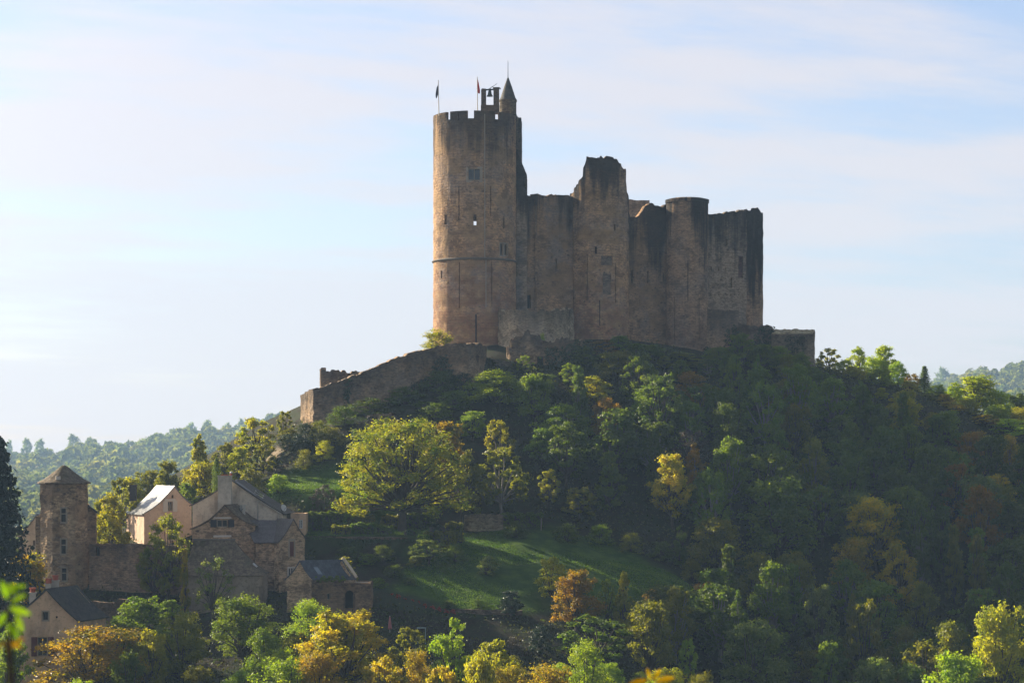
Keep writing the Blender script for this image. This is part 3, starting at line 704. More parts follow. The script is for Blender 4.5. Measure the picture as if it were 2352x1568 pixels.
# ------------------------------------------------------------------ masonry
class Wall:
    """a wall of real thickness following a path seen from above (outer face on the right-hand side of the path)"""
    def __init__(s, pts, closed=False, fine=0.0):
        pts = [Vector((p[0], p[1])) for p in pts]
        if closed: pts = pts + [pts[0]]
        s.closed = closed; s.pts = pts; s.L = [0.0]
        for a, b in zip(pts, pts[1:]): s.L.append(s.L[-1] + (b - a).length)
        s.len = s.L[-1]; s.corner = []
    def seg(s, u):
        u = min(max(u, 0.0), s.len)
        for i in range(len(s.L) - 1):
            if u <= s.L[i + 1] + 1e-9: return i, (u - s.L[i]) / max(1e-9, s.L[i + 1] - s.L[i])
        return len(s.L) - 2, 1.0
    def P(s, u):
        i, t = s.seg(u); return s.pts[i].lerp(s.pts[i + 1], t)
    def nseg(s, i):
        n = len(s.pts) - 1
        if s.closed: i %= n
        i = min(max(i, 0), n - 1)
        d = (s.pts[i + 1] - s.pts[i]).normalized(); return Vector((d.y, -d.x))
    def N(s, u):
        i, t = s.seg(u); n = s.nseg(i)
        if t < 1e-4: m = s.nseg(i - 1) + n
        elif t > 1 - 1e-4: m = n + s.nseg(i + 1)
        else: return n
        if m.length < 0.2: return n
        m = m.normalized(); return m / max(0.35, m.dot(n))
    def find(s, px):
        best = None; k = int(s.len / 0.03) + 1
        for j in range(k + 1):
            u = s.len * j / k; p = s.P(u); n = s.N(u)
            if n.dot(p) > 0: continue
            e = abs(p.x / p.y * F + HX - px)
            if best is None or e < best[0] - 1e-6: best = (e, u)
        return best[1]
    def op(s, x0, x1, y0, y1):
        u0, u1 = s.find(x0), s.find(x1); Y = s.P((u0 + u1) / 2).y
        return (min(u0, u1), max(u0, u1), gz(y1, Y), gz(y0, Y))
    def px(s, u): p = s.P(u); return p.x / p.y * F + HX
    def build(s, name, mat, parent, z0, T, thick=0.8, ops=(), du=0.8, dv=1.2, jit=0.05, extra=(), smooth=None, jag=0.0, inner=True, block=0.0):
        sd = (hash(name) % 50) * 0.1 if False else len(name) * 1.7 + z0
        us = set([0.0, s.len]); us.update(s.L); us.update(extra)
        n = max(1, int(s.len / du)); us.update(s.len * i / n for i in range(n + 1))
        for o in ops: us.add(o[0]); us.add(o[1])
        hard = sorted(set([0.0, s.len]) | set(extra) | set(u for o in ops for u in o[:2]) | set(s.L))
        us = sorted(us); keep = []
        for u in us:
            if any(abs(u - h) < 1e-6 for h in hard) or all(abs(u - h) > 0.12 for h in hard): keep.append(u)
        us = [u for i, u in enumerate(keep) if i == 0 or u - keep[i - 1] > 1e-5]
        def top(u):
            t = T(u)
            if jag:
                t += jag * (mnoise.noise((u * 1.9, sd, 0.5)) + 0.6 * mnoise.noise((u * 4.3, sd, 2.5)))
            if block:
                for w_, k_ in ((0.85, 1.0), (0.42, 0.6)):
                    q = mnoise.cell((math.floor(u / w_) * 7.31 + sd, sd * 3.1, w_)); t += block * k_ * (q - 0.5) * (1.0 if s.closed is False or True else 1)
            return t
        tops = [top(u) for u in us]
        if s.closed: tops[-1] = tops[0]
        zmax = max(tops)
        vs_ = set([z0, zmax]); m = max(1, int((zmax - z0) / dv)); vs_.update(z0 + (zmax - z0) * i / m for i in range(m + 1))
        hv = set(v for o in ops for v in o[2:4]) | {z0, zmax}
        vs_ = sorted(v for v in vs_ | hv if v in hv or all(abs(v - h) > 0.1 for h in hv))
        mb = MB()
        def pos(u, v, side):
            uu = 0.0 if (s.closed and abs(u - s.len) < 1e-6) else u
            p, nn = s.P(uu), s.N(uu)
            d = jit * (mnoise.noise((uu * 0.7, v * 0.7, sd)) + 0.8 * mnoise.noise((uu * 2.1, v * 2.6, sd + 5))) if jit else 0.0
            if side: d = -thick
            q = p + nn * d
            return Vector((q.x, q.y, v))
        for i in range(len(us) - 1):
            u0, u1 = us[i], us[i + 1]; t0, t1 = tops[i], tops[i + 1]; um = (u0 + u1) / 2
            for j in range(len(vs_) - 1):
                v0, v1 = vs_[j], vs_[j + 1]
                if min(v0, t0) >= t0 and min(v0, t1) >= t1: break
                if any(o[0] - 1e-6 < um < o[1] + 1e-6 and o[2] - 1e-6 < (v0 + v1) / 2 < o[3] + 1e-6 for o in ops): continue
                a, b, c, d = (u0, min(v0, t0)), (u1, min(v0, t1)), (u1, min(v1, t1)), (u0, min(v1, t0))
                tp = [t0 - a[1], t1 - b[1], t1 - c[1], t0 - d[1]]
                mb.face([pos(*a, 0), pos(*b, 0), pos(*c, 0), pos(*d, 0)], [a, b, c, d], tp)
                if inner: mb.face([pos(*b, 1), pos(*a, 1), pos(*d, 1), pos(*c, 1)], [b, a, d, c], [9, 9, 9, 9])
            a0, a1, b1, b0 = pos(u0, t0, 0), pos(u1, t1, 0), pos(u1, t1, 1), pos(u0, t0, 1)
            mb.face([a0, a1, b1, b0], [(u0, 0), (u1, 0), (u1, thick), (u0, thick)], [0.6, 0.6, 0.6, 0.6])
        for o in ops:
            u0, u1, v0, v1 = o[:4]
            for (ua, va), (ub, vb) in (((u0, v0), (u1, v0)), ((u1, v0), (u1, v1)), ((u1, v1), (u0, v1)), ((u0, v1), (u0, v0))):
                mb.face([pos(ua, va, 0), pos(ua, va, 1), pos(ub, vb, 1), pos(ub, vb, 0)], [(0, va), (thick, va), (thick, vb), (0, vb)], [9] * 4)
        if not s.closed:
            for u, t, fl in ((us[0], tops[0], 1), (us[-1], tops[-1], 0)):
                zz = [v for v in vs_ if v < t - 1e-6] + [t]
                for v0, v1 in zip(zz, zz[1:]):
                    q = [pos(u, v0, 0), pos(u, v1, 0), pos(u, v1, 1), pos(u, v0, 1)]
                    q = list(reversed(q)) if fl else q
                    mb.face(q, [(0, v0), (0, v1), (thick, v1), (thick, v0)][::-1 if fl else 1], [t - v0, t - v1, t - v1, t - v0][::-1 if fl else 1])
        s.z0 = z0
        return mb.build(name, mat, parent, smooth)
    def quad(s, o, depth, inset=0.0):
        u0, u1, v0, v1 = o[:4]; r = []
        for u, v in ((u0 + inset, v0 + inset), (u1 - inset, v0 + inset), (u1 - inset, v1 - inset), (u0 + inset, v1 - inset)):
            q = s.P(u) - s.nseg(s.seg((u0 + u1) / 2)[0]) * depth; r.append(Vector((q.x, q.y, v)))
        return r
def slab(mb, q, nrm, th):
    b = [p - nrm * th for p in q]; mb.prism(b, q)
def bar(mb, a, b, w, nrm, out):
    """a squared bar from a to b, w wide, standing 'out' proud"""
    a, b = Vector(a), Vector(b); d = (b - a).normalized(); t = d.cross(nrm).normalized() * (w / 2)
    q = [a - t, b - t, b + t, a + t]; q1 = [p + nrm * out for p in q]; q0 = [p - nrm * 0.12 for p in q]
    mb.prism(q0, q1)
GLASS = plain('window_glass', (0.018, 0.022, 0.028), 0.12, spec=0.6)
DARKVOID = plain('painted_recess_shade', (0.010, 0.009, 0.008), 1.0, spec=0.0)  # black backing slab: the unlit depth of openings is painted on
FRAMESTONE = plain('dressed_stone', (0.36, 0.30, 0.22), 0.9, var=0.25)
def window(w, o, parent, style='cross', frame=None, depth=0.22, name='window', label=None, surround=0.0):
    """window set back in a wall opening: frame with its glass pane as a sub-part"""
    fm = frame or FRAMESTONE
    i = w.seg((o[0] + o[1]) / 2)[0]; n2 = w.nseg(i); nrm = Vector((n2.x, n2.y, 0))
    q = w.quad(o, depth); f = MB(); fw = min(0.09, (o[1] - o[0]) * 0.14)
    l = lambda a, b, t: a.lerp(b, t)
    for a, b in ((q[0], q[1]), (q[1], q[2]), (q[2], q[3]), (q[3], q[0])): bar(f, a, b, fw * 2, nrm, 0.05)
    if style in ('cross', 'mullion'): bar(f, l(q[0], q[1], .5), l(q[3], q[2], .5), fw, nrm, 0.04)
    if style in ('cross', 'transom'): bar(f, l(q[0], q[3], .6), l(q[1], q[2], .6), fw * 1.3, nrm, 0.06)
    if style == 'panes':
        bar(f, l(q[0], q[1], .5), l(q[3], q[2], .5), fw, nrm, 0.04)
        for t in (.33, .66): bar(f, l(q[0], q[3], t), l(q[1], q[2], t), fw * 0.7, nrm, 0.03)
    if surround:
        e = w.quad((o[0] - surround, o[1] + surround, o[2] - surround, o[3] + surround), -0.03); k = w.quad(o, -0.03)
        for a in range(4):
            b = (a + 1) % 4; slab(f, [e[a], e[b], k[b], k[a]], nrm, 0.16)
    fo = f.build(name, fm, parent)
    if label: fo['label'] = label
    p = MB(); pq = w.quad(o, depth + 0.06); slab(p, pq, nrm, 0.03); p.build('pane', GLASS, fo)
    return fo
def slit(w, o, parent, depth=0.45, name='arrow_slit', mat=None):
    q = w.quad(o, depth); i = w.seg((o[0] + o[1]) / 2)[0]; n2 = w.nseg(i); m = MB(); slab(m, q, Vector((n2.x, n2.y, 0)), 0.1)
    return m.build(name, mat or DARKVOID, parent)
def ring(px, half, Y, n=48, a0=-math.pi):
    X = gx(px, Y); r = half / F * Y
    return (X, Y, r), [(X + r * math.cos(a0 + k * 2 * math.pi / n), Y + r * math.sin(a0 + k * 2 * math.pi / n)) for k in range(n)]
OCHRE, OCHRE2, MORT = (0.275, 0.182, 0.105), (0.170, 0.118, 0.076), (0.125, 0.093, 0.066)
S_KEEP = stone('keep_masonry', (0.330, 0.215, 0.120), (0.190, 0.128, 0.080), MORT, streak=0.75, streak_h=13, red=(14, 36, (0.30, 0.120, 0.072)), grey=0.55, seed=1, warm=(0.36, 0.235, 0.125))
S_CUR = stone('curtain_masonry', OCHRE, OCHRE2, MORT, streak=0.88, streak_h=15, grey=0.6, seed=2, warm=(0.31, 0.19, 0.095))
S_RUIN = stone('ruined_tower_masonry', (0.320, 0.215, 0.120), (0.200, 0.135, 0.082), MORT, streak=0.92, streak_h=13, red=(14, 32, (0.32, 0.115, 0.075)), grey=0.5, seed=3, warm=(0.34, 0.215, 0.10))
S_ROUND = stone('round_tower_masonry', (0.255, 0.178, 0.112), (0.150, 0.108, 0.076), MORT, streak=0.97, streak_h=24, red=(12, 26, (0.26, 0.125, 0.085)), grey=0.5, seed=4)
S_GREY = stone('weathered_grey_masonry', (0.225, 0.185, 0.140), (0.145, 0.122, 0.096), MORT, streak=0.92, streak_h=16, grey=0.85, seed=5)
S_RUBBLE = stone('rubble_masonry', (0.285, 0.210, 0.135), (0.175, 0.130, 0.085), (0.10, 0.08, 0.058), bw=0.45, bh=0.22, rubble=0.5, streak=0.6, streak_h=3, grey=0.5, seed=6, lich=0.25, bump=0.9)
S_PALE = stone('pale_rubble_masonry', (0.36, 0.29, 0.20), (0.20, 0.16, 0.115), (0.12, 0.10, 0.075), bw=0.42, bh=0.2, rubble=0.5, streak=0.6, streak_h=2.5, grey=0.4, seed=7, bump=0.9)
S_ROOFST = plain('roof_stone', (0.15, 0.13, 0.105), 0.9, var=0.4)
IRON = plain('dark_iron', (0.03, 0.03, 0.032), 0.5, 0.7)
# ------------------------------------------------------------------ castle
castle = empty('castle', at(1374, 800, 352), 'huge ruined stone castle with a tall round keep on the hilltop', 'castle')
ZB = 9.0
# -- keep
(kx, ky, kr), kp = ring(1090.3, 95, 352, 64)
kw = Wall(kp, True)
gaps = [(1026, 1033.5), (1074, 1088.4), (1137.5, 1147)]
crest, low_ = gz(254.0, ky - kr), gz(271.8, ky - kr)
gu = []
for a, b in gaps:
    u = sorted((kw.find(a), kw.find(b))); gu.append((u[0], u[1]))
per = kw.len
for k in range(6):
    c = per * (0.52 + k * 0.083); gu.append((c, c + 0.75))
def keep_top(u):
    for a, b in gu:
        if a <= u <= b: return low_
    return crest
ex = [e for a, b in gu for e in (a, a - 0.004, b, b + 0.004)]
k_win = kw.op(1075.5, 1103.5, 387.5, 414)
twin = [kw.op(1148.5, 1156, 558, 587), kw.op(1158.5, 1165.5, 559, 587)]
ks = [kw.op(1021, 1026.5, 494, 516), kw.op(1155, 1159, 497, 525), kw.op(1012.5, 1015.5, 622, 639), kw.op(1051.8, 1054.0, 252 + 8, 276)]
kl = [kw.op(1053.2, 1055.2, 428, 506), kw.op(1125.4, 1127.4, 428, 497), kw.op(1054.2, 1056.0, 602, 707), kw.op(1128.4, 1130.4, 600, 704)]
see = kw.op(1087.5, 1094.5, 493, 517)
# the lancet under the double window opens right through to a window in the far wall
fs = Vector((gx(1091, ky), ky)); ub = min((kw.len * j / 4000 for j in range(4001)), key=lambda u: (abs(kw.px(u) - 1091) + (1000 if kw.N(u).dot(kw.P(u)) < 0 else 0)))
zf_ = gz(512, ky + kr); back = (ub - 0.5, ub + 0.5, zf_ - 0.62, zf_ + 0.25)
keep = kw.build('keep_tower', S_KEEP, castle, ZB, keep_top, 0.4, [k_win, see, back] + twin + ks + kl, du=0.45, dv=0.8, jit=0.09, extra=ex, smooth=35)
window(kw, k_win, keep, 'mullion', depth=0.2, surround=0.3)
for o in twin: window(kw, o, keep, 'none', depth=0.25, surround=0.1)
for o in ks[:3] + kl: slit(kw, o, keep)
m = MB(); m.lathe((kx, ky, 0), [(0.0, low_ - 0.5), (kr - 0.8, low_ - 0.52)], 40); m.build('tower_roof', S_ROOFST, keep)
m = MB(); zs = gz(594, ky - kr); m.lathe((kx, ky, zs), [(kr - 0.05, -0.22), (kr + 0.24, 0.0), (kr + 0.24, 0.1), (kr - 0.05, 0.26)], 72); m.build('string_course', plain('weathered_ledge', (0.17, 0.145, 0.115), 0.9, var=0.4), keep, 40)
m = MB()
for p0, p1 in (((1113.5, 262), (1116, 592)), ((1116, 597), (1118.5, 706))):
    a = kw.P(kw.find(p0[0])); na_ = kw.N(kw.find(p0[0])); a = a + na_ * 0.08
    m.tube([(a.x, a.y, gz(p0[1], a.y)), (a.x, a.y, gz(p1[1], a.y))], 0.075, 6)
m.build('drainpipe', plain('pale_lead', (0.36, 0.31, 0.24), 0.8), keep)
a = kw.P(kw.find(1093)) + kw.N(kw.find(1093)) * 0.45
m = MB(); m.tube([(a.x, a.y, gz(800, a.y)), (a.x, a.y, gz(722, a.y))], 0.12, 6); pole_t = m.build('iron_post', IRON, None)
tag(pole_t, 'thin dark iron post upright against the foot of the keep', 'post')
# stair turret up the back of the keep
YT = 356.5
def tp(px, y=YT): return (gx(px, y), y)
tw = Wall([tp(1165, 352.5), tp(1197, 352.5), tp(1199, 358.5), tp(1165, 358.5)], True)
stt = tw.build('stair_turret', S_GREY, castle, ZB, lambda u: gz(271, 352.5) if tw.P(u).x > gx(1188, 352) else gz(262, 352.5), 0.6, [], du=0.6, dv=1.0, jit=0.06, jag=0.15)
m = MB(); zt = gz(264, 352.5); m.prism([Vector((*tp(1166, 352.6), zt - 1)), Vector((*tp(1191, 352.6), zt - 1)), Vector((*tp(1192, 358), zt - 1)), Vector((*tp(1166, 358), zt - 1))],
                                     [Vector((*tp(1168, 353), zt + 0.4)), Vector((*tp(1183, 353), zt + 1.0)), Vector((*tp(1184, 357.5), zt + 1.0)), Vector((*tp(1168, 357.5), zt + 0.4))]); m.build('turret_cap', S_ROOFST, stt)
tw2 = Wall([tp(1186, 352.2), tp(1210, 352.2), tp(1211, 359), tp(1186, 359)], True)
def t2(u):
    p = tw2.px(u); return gz(401 - max(0, 1210 - p) * 2.45, 352.2)
st2 = tw2.build('stair_base', S_GREY, castle, ZB, t2, 0.6, [tw2.op(1205, 1207.5, 407, 430)], du=0.6, dv=1.0, jit=0.06)
# pinnacle
px_, py_ = gx(1166.8, 353.5), 353.5; u_ = 353.5 / F
m = MB(); m.lathe((px_, py_, 0), [(19.3 * u_, gz(264, py_)), (19.3 * u_, gz(236, py_)), (20.6 * u_, gz(234, py_)), (20.6 * u_, gz(230.5, py_))], 28); pin = m.build('pinnacle', FRAMESTONE if False else S_PALE, castle, 40)
m = MB(); m.lathe((px_, py_, 0), [(20.9 * u_, gz(231, py_)), (17.2 * u_, gz(225, py_)), (9.2 * u_, gz(200, py_)), (2.6 * u_, gz(182, py_)), (1.6 * u_, gz(179, py_))], 28); m.build('cone_roof', slate('cone_stone', (0.115, 0.105, 0.085), (0.08, 0.074, 0.062), 0.15, 0.8, moss=0.3, bw=0.6, bh=0.35), pin, 40)
m = MB(); m.tube([(px_, py_, gz(180, py_)), (px_, py_, gz(140, py_))], [0.06, 0.03], 5); m.build('lightning_rod', IRON, pin)
# bell gable
yb = 349.0
m = MB()
def bx(x0, x1, y0, y1, d=1.1, Y=yb): m.box(((gx(x0, Y) + gx(x1, Y)) / 2, Y, (gz(y0, Y) + gz(y1, Y)) / 2), (gx(x1, Y) - gx(x0, Y), d, gz(y0, Y) - gz(y1, Y)))
bx(1105.2, 1116.6, 206.5, 242.5); bx(1133.4, 1146.6, 203.5, 242.5); bx(1104.5, 1147.2, 242.6, 262, 1.2); bx(1106.3, 1115.6, 204.8, 206.4, 0.9); bx(1132.4, 1147.8, 202, 203.4, 1.2); bx(1147.9, 1150, 202.3, 205.5, 0.3)
bg = m.build('bell_gable', S_KEEP, castle)
m = MB(); m.tube([(gx(1115, yb), yb, gz(206.6, yb)), (gx(1134.5, yb), yb, gz(206, yb))], 0.13, 6); m.build('beam', IRON, bg)
m = MB(); bxm = gx(1125, yb); zt = gz(207, yb); u_ = yb / F
m.lathe((bxm, yb, zt), [(0.0, -0.02), (2.6 * u_, -0.05), (3.6 * u_, -3 * u_), (4.2 * u_, -8 * u_), (5.6 * u_, -12 * u_), (7.6 * u_, -14.4 * u_), (7.4 * u_, -14.9 * u_), (0.0, -14 * u_)], 18)
bell = m.build('bell', plain('bell_bronze', (0.035, 0.032, 0.026), 0.45, 0.6), None, 40); tag(bell, 'dark bronze bell hanging in the small gable atop the keep', 'bell')
m = MB(); m.tube([(gx(1121, yb), yb, gz(205.5, yb)), (gx(1131, yb), yb, gz(200, yb)), (gx(1142, yb), yb, gz(192, yb))], 0.035, 4); m.tube([(gx(1125, yb), yb, gz(205.5, yb)), (gx(1131, yb), yb, gz(198, yb))], 0.03, 4); m.build('bell_yoke', IRON, bell)
# flags
def flag(px0, px1, ptop, pbot, Y, cloth, label, pts):
    r = empty('flag', (gx(px1, Y), Y, gz(pbot, Y)), label, 'flag', 'flags on the keep')
    m = MB(); m.tube([(gx(px1, Y), Y, gz(pbot, Y)), (gx(px0, Y), Y, gz(ptop, Y))], [0.075, 0.055], 6); m.build('flag_pole', plain('pale_pole', (0.62, 0.57, 0.48), 0.6), r)
    m = MB(); prev = None
    for i, (xa, xb, y) in enumerate(pts):        # cloth hanging in folds from the pole
        row = [Vector((gx(xa + (xb - xa) * t, Y), Y + 0.28 * math.sin(t * 9 + i * 0.8) * t, gz(y + 1.2 * t, Y))) for t in (0, .25, .5, .75, 1)]
        if prev:
            for k in range(4): m.face([prev[k], prev[k + 1], row[k + 1], row[k]])
        prev = row
    f = m.build('flag_cloth', cloth, r, 80)
    s = f.modifiers.new('thickness', 'SOLIDIFY'); s.thickness = 0.03
def cloth(nm, c, c2=None):
    m, nt, b = new_mat(nm)
    g = node(nt, 'ShaderNodeTexCoord'); sp = node(nt, 'ShaderNodeSeparateXYZ'); nt.links.new(g.outputs['Generated'], sp.inputs[0])
    if c2: nt.links.new(mix_n(nt, ramp_n(nt, sp.outputs[0], 0.45, 0.5), c, c2), b.inputs['Base Color'])
    else: b.inputs['Base Color'].default_value = (*c, 1)
    b.inputs['Roughness'].default_value = 0.8; return m
flag(1006.4, 1008.3, 184, 266, 348, cloth('navy_cloth', (0.045, 0.045, 0.09), (0.16, 0.13, 0.16)), 'dark folded flag on a pale pole over the outer edge of the keep', [(1006.4, 1005, 196), (1006.6, 1003.2, 201), (1006.8, 1002.2, 208), (1006.9, 1001, 216), (1005, 1000.6, 221), (1003, 1001.5, 225.5)])
flag(1096.2, 1096.8, 177, 254, 348, cloth('red_cloth', (0.72, 0.03, 0.025)), 'red flag hanging from a pole beside the bell gable', [(1096.3, 1098, 183), (1096.3, 1099.5, 190), (1096.4, 1101, 198), (1096.5, 1102.4, 205), (1097, 1102.6, 210), (1098.2, 1101.5, 214.5)])

# -- curtain walls and towers, going away along the ridge
def curtain(name, pts, mat, T, ops=(), **kw_):
    w = Wall([(gx(p, Y), Y) for p, Y in pts]); return w
c1 = Wall([(gx(1178, 355), 355), (gx(1228.5, 356.5), 356.5), (gx(1229, 356.2), 356.2), (gx(1234, 356.2), 356.2), (gx(1234.5, 356.7), 356.7), (gx(1316, 359), 359)])
c1o = [c1.op(1211, 1213, 600, 624), c1.op(1276.5, 1279.5, 594, 617), c1.op(1211, 1219.5, 677, 708), c1.op(1246.5, 1248, 700, 712)]
cw1 = c1.build('curtain_wall', S_CUR, castle, ZB, lambda u: gz(448 - (c1.px(u) - 1185) * 0.042, 356.5), 1.2, c1o, du=0.4, dv=1.1, jit=0.11, jag=0.12, smooth=30, block=0.22)
for o in c1o: slit(c1, o, cw1)
(rx, ry, rr), rp = ring(1377.3, 67.5, 361, 44)
rw = Wall(rp, True)
RT = [(1300, 441), (1308, 441), (1313.5, 437), (1322, 424), (1330, 413), (1338, 409), (1339.5, 388), (1344, 378), (1347.8, 362), (1365, 361.5), (1379, 363), (1400, 362), (1411, 362.5), (1418, 368), (1425.5, 372), (1429, 379), (1435, 386), (1438, 394), (1440.5, 408), (1438, 420), (1442, 437), (1445, 458)]
def ruin_top(u):
    p = rw.px(u); p = min(max(p, 1300), 1445); y = float(np.interp(p, [a for a, b in RT], [b for a, b in RT]))
    return gz(y, ry - rr * 0.6) + 0.35 * mnoise.noise((u * 1.5, 3, 0)) 
ro = [rw.op(1347.8, 1349.8, 583, 689), rw.op(1409.8, 1413.6, 514, 530), rw.op(1366, 1370.5, 566, 583), rw.op(1413, 1415, 604, 695), rw.op(1376.4, 1378.4, 689, 747), rw.op(1381, 1407, 587, 609), rw.op(1384.5, 1403.5, 630, 676)]
rex = [rw.find(p) for p in (1313.5, 1322, 1338, 1339.5, 1347.8, 1411, 1425.5, 1435, 1440.5)]
rt = rw.build('ruined_tower', S_RUIN, castle, ZB, ruin_top, 1.3, ro, du=0.22, dv=0.9, jit=0.16, extra=rex, smooth=32, jag=0.18, block=0.3)
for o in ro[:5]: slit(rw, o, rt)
S_DARKBLOCK = stone('blocked_niche_masonry', (0.15, 0.12, 0.09), (0.09, 0.075, 0.06), (0.05, 0.045, 0.04), bw=0.4, bh=0.2, grey=0.3, seed=9)
for o in ro[5:7]: slit(rw, o, rt, 0.22, 'blocked_niche', S_DARKBLOCK)
# pointed head of the walled-up arch
a, b = rw.P(ro[6][0]), rw.P(ro[6][1]); n_ = rw.N((ro[6][0] + ro[6][1]) / 2); zt = ro[6][3]
m = MB(); arc = []
for k in range(9):
    t = k / 8; arc.append((t, math.sin(math.pi * t) ** 0.6 * 0.62))
for (t0, h0), (t1, h1) in zip(arc, arc[1:]):
    p0, p1 = a.lerp(b, t0), a.lerp(b, t1)
    q = [Vector((*(p0 + n_ * 0.03), zt)), Vector((*(p1 + n_ * 0.03), zt)), Vector((*(p1 + n_ * 0.03), zt + h1 + 0.02)), Vector((*(p0 + n_ * 0.03), zt + h0 + 0.02))]
    slab(m, q, Vector((n_.x, n_.y, 0)), 0.2)
m.build('niche_head', S_DARKBLOCK, rt)
# broken upper storey inside the ruin: a rough stub wall that closes the gap behind the crest
c2 = Wall([(gx(1436, 363), 363), (gx(1535, 366), 366)])
C2T = [(1430, 494), (1467, 494), (1470, 489), (1477, 478), (1485, 471), (1493, 467), (1505, 467), (1516, 468.5), (1540, 467)]
c2o = [c2.op(1449.6, 1453.6, 620, 650), c2.op(1486, 1489.6, 622, 650), c2.op(1523, 1526, 627, 650)]
cw2 = c2.build('curtain_wall', S_CUR, castle, ZB, lambda u: gz(float(np.interp(c2.px(u), [a for a, b in C2T], [b for a, b in C2T])), 364.5), 1.2, c2o, du=0.3, dv=1.0, jit=0.12, jag=0.14, smooth=30, block=0.28)
for o in c2o: slit(c2, o, cw2)
(ox, oy, orr), op_ = ring(1578.3, 48.2, 365, 40)
ow = Wall(op_, True)
oo = [ow.op(1578.6, 1581.4, 577, 594), ow.op(1579.2, 1580.8, 597, 689), ow.op(1548, 1549.8, 682, 792), ow.op(1605, 1606.8, 684, 779)]
rtw = ow.build('round_tower', S_ROUND, castle, ZB - 4, lambda u: gz(458.5, oy - orr * 0.3), 0.8, oo, du=0.5, dv=1.0, jit=0.05, smooth=32, jag=0.08)
for o in oo[1:]: slit(ow, o, rtw)
slit(ow, oo[0], rtw, 0.5, 'lancet', plain('sunlit_inner_stone', (0.4, 0.28, 0.16)))  # warm pale backing; sunlight inside the slit is put into its colour
m = MB(); zt = gz(458.2, oy - orr * 0.3); m.lathe((ox, oy, zt), [(orr + 0.14, -0.5), (orr + 0.16, 0.0), (orr * 0.8, 0.22), (0.0, 0.42)], 40); m.build('tower_roof', S_ROUND, rtw, 40)
c3 = Wall([(gx(1622, 366.5), 366.5), (gx(1716, 369), 369)])
C3T = [(1620, 488), (1640, 487), (1668, 485), (1680, 486), (1690, 481.5), (1700, 479), (1720, 478.5)]
c3o = [c3.op(1657, 1671, 549, 563), c3.op(1695.5, 1707, 588, 638), c3.op(1678.5, 1681.3, 638, 660), c3.op(1633, 1635, 613, 621), c3.op(1649.6, 1651.6, 614, 622), c3.op(1666, 1668, 614, 622)]
for k in range(9): c3o.append(c3.op(1632 + k * 9.2, 1633.8 + k * 9.2, 675.3, 678.3))
cw3 = c3.build('curtain_wall', S_GREY, castle, ZB, lambda u: gz(float(np.interp(c3.px(u), [a for a, b in C3T], [b for a, b in C3T])), 367.5), 1.2, c3o, du=0.3, dv=1.0, jit=0.12, jag=0.16, smooth=30, block=0.28)
slit(c3, c3o[0], cw3, 0.4, 'blocked_window', S_DARKBLOCK); slit(c3, c3o[1], cw3, 0.35, 'blocked_window', stone('red_blocking', (0.13, 0.07, 0.055), (0.085, 0.05, 0.04), (0.04, 0.03, 0.03), bw=0.4, bh=0.2))
for o in c3o[2:6]: slit(c3, o, cw3)
for o in c3o[6:]: slit(c3, o, cw3, 0.3, 'putlog_hole')
(ex_, ey, er), ep = ring(1722, 30.6, 371, 32)
ew = Wall(ep, True)
eo = [ew.op(1711.6, 1714.4, 586, 595), ew.op(1711.9, 1713.9, 605, 655)]
ube = min((ew.len * j / 3000 for j in range(3001)), key=lambda u: (abs(ew.px(u) - 1713) + (1000 if ew.N(u).dot(ew.P(u)) < 0 else 0)))
zb_ = gz(590.5, ey + er); eo_b = (ube - 0.35, ube + 0.35, zb_ - 0.6, zb_ + 0.6)
ct = ew.build('corner_tower', S_ROUND, castle, ZB, lambda u: gz(478.5 + max(0, ew.px(u) - 1739) * 0.75, ey - er * 0.5), 0.7, eo + [eo_b], du=0.25, dv=1.0, jit=0.10, smooth=32, jag=0.2, block=0.32)
slit(ew, eo[1], ct)
# far side of the ward
bw_ = Wall([(gx(1750, 372), 372), (gx(1745, 390), 390), (gx(1490, 388), 388), (gx(1440, 388), 388), (gx(1190, 384), 384), (gx(1165, 356), 356)])
BT = [(1100, 475), (1250, 560), (1410, 600), (1436, 480), (1440, 463), (1455, 462), (1470, 463), (1485, 461.5), (1493, 463), (1497, 478), (1501, 600), (1506, 780), (1760, 820)]
bwall = bw_.build('rear_wall', S_GREY, castle, ZB - 4, lambda u: gz(float(np.interp(bw_.px(u), [a for a, b in BT], [b for a, b in BT])), 388), 1.2, [], du=1.0, dv=2.0, jit=0.08, jag=0.35)  # darker stone chosen to stand in for shade on this wall
for v in (bwall,): pass
# ------------------------------------------------------------------ outer walls
def pathw(pts): return Wall([(gx(p, Y), Y) for p, Y in pts])
def curve(pts, n=5):
    """smooth path through (px, Y)"""
    P = [Vector((gx(p, Y), Y)) for p, Y in pts]; o = []
    for i in range(len(P) - 1):
        p0, p1, p2, p3 = P[max(i - 1, 0)], P[i], P[i + 1], P[min(i + 2, len(P) - 1)]
        for k in range(n):
            t = k / n; o.append(0.5 * ((2 * p1) + (p2 - p0) * t + (2 * p0 - 5 * p1 + 4 * p2 - p3) * t * t + (3 * p1 - p0 - 3 * p2 + p3) * t ** 3))
    o.append(P[-1]); return Wall(o)
def topline(w, pts, Y=None):
    xs, ys = [a for a, b in pts], [b for a, b in pts]
    return lambda u: gz(float(np.interp(w.px(u), xs, ys)), Y or w.P(u).y)
aw = curve([(1134, 350), (1150, 345.5), (1190, 342.5), (1240, 342), (1290, 343.5), (1318, 348)])
o = aw.build('apron_wall', S_PALE, None, 12, topline(aw, [(1136, 713), (1150, 710), (1200, 708.5), (1260, 709.5), (1317, 708.5)]), 0.9, [], du=0.25, dv=0.6, jit=0.15, jag=0.1, smooth=40, block=0.25)
tag(o, 'pale bowed rubble wall against the castle between keep and ruined tower', 'wall')
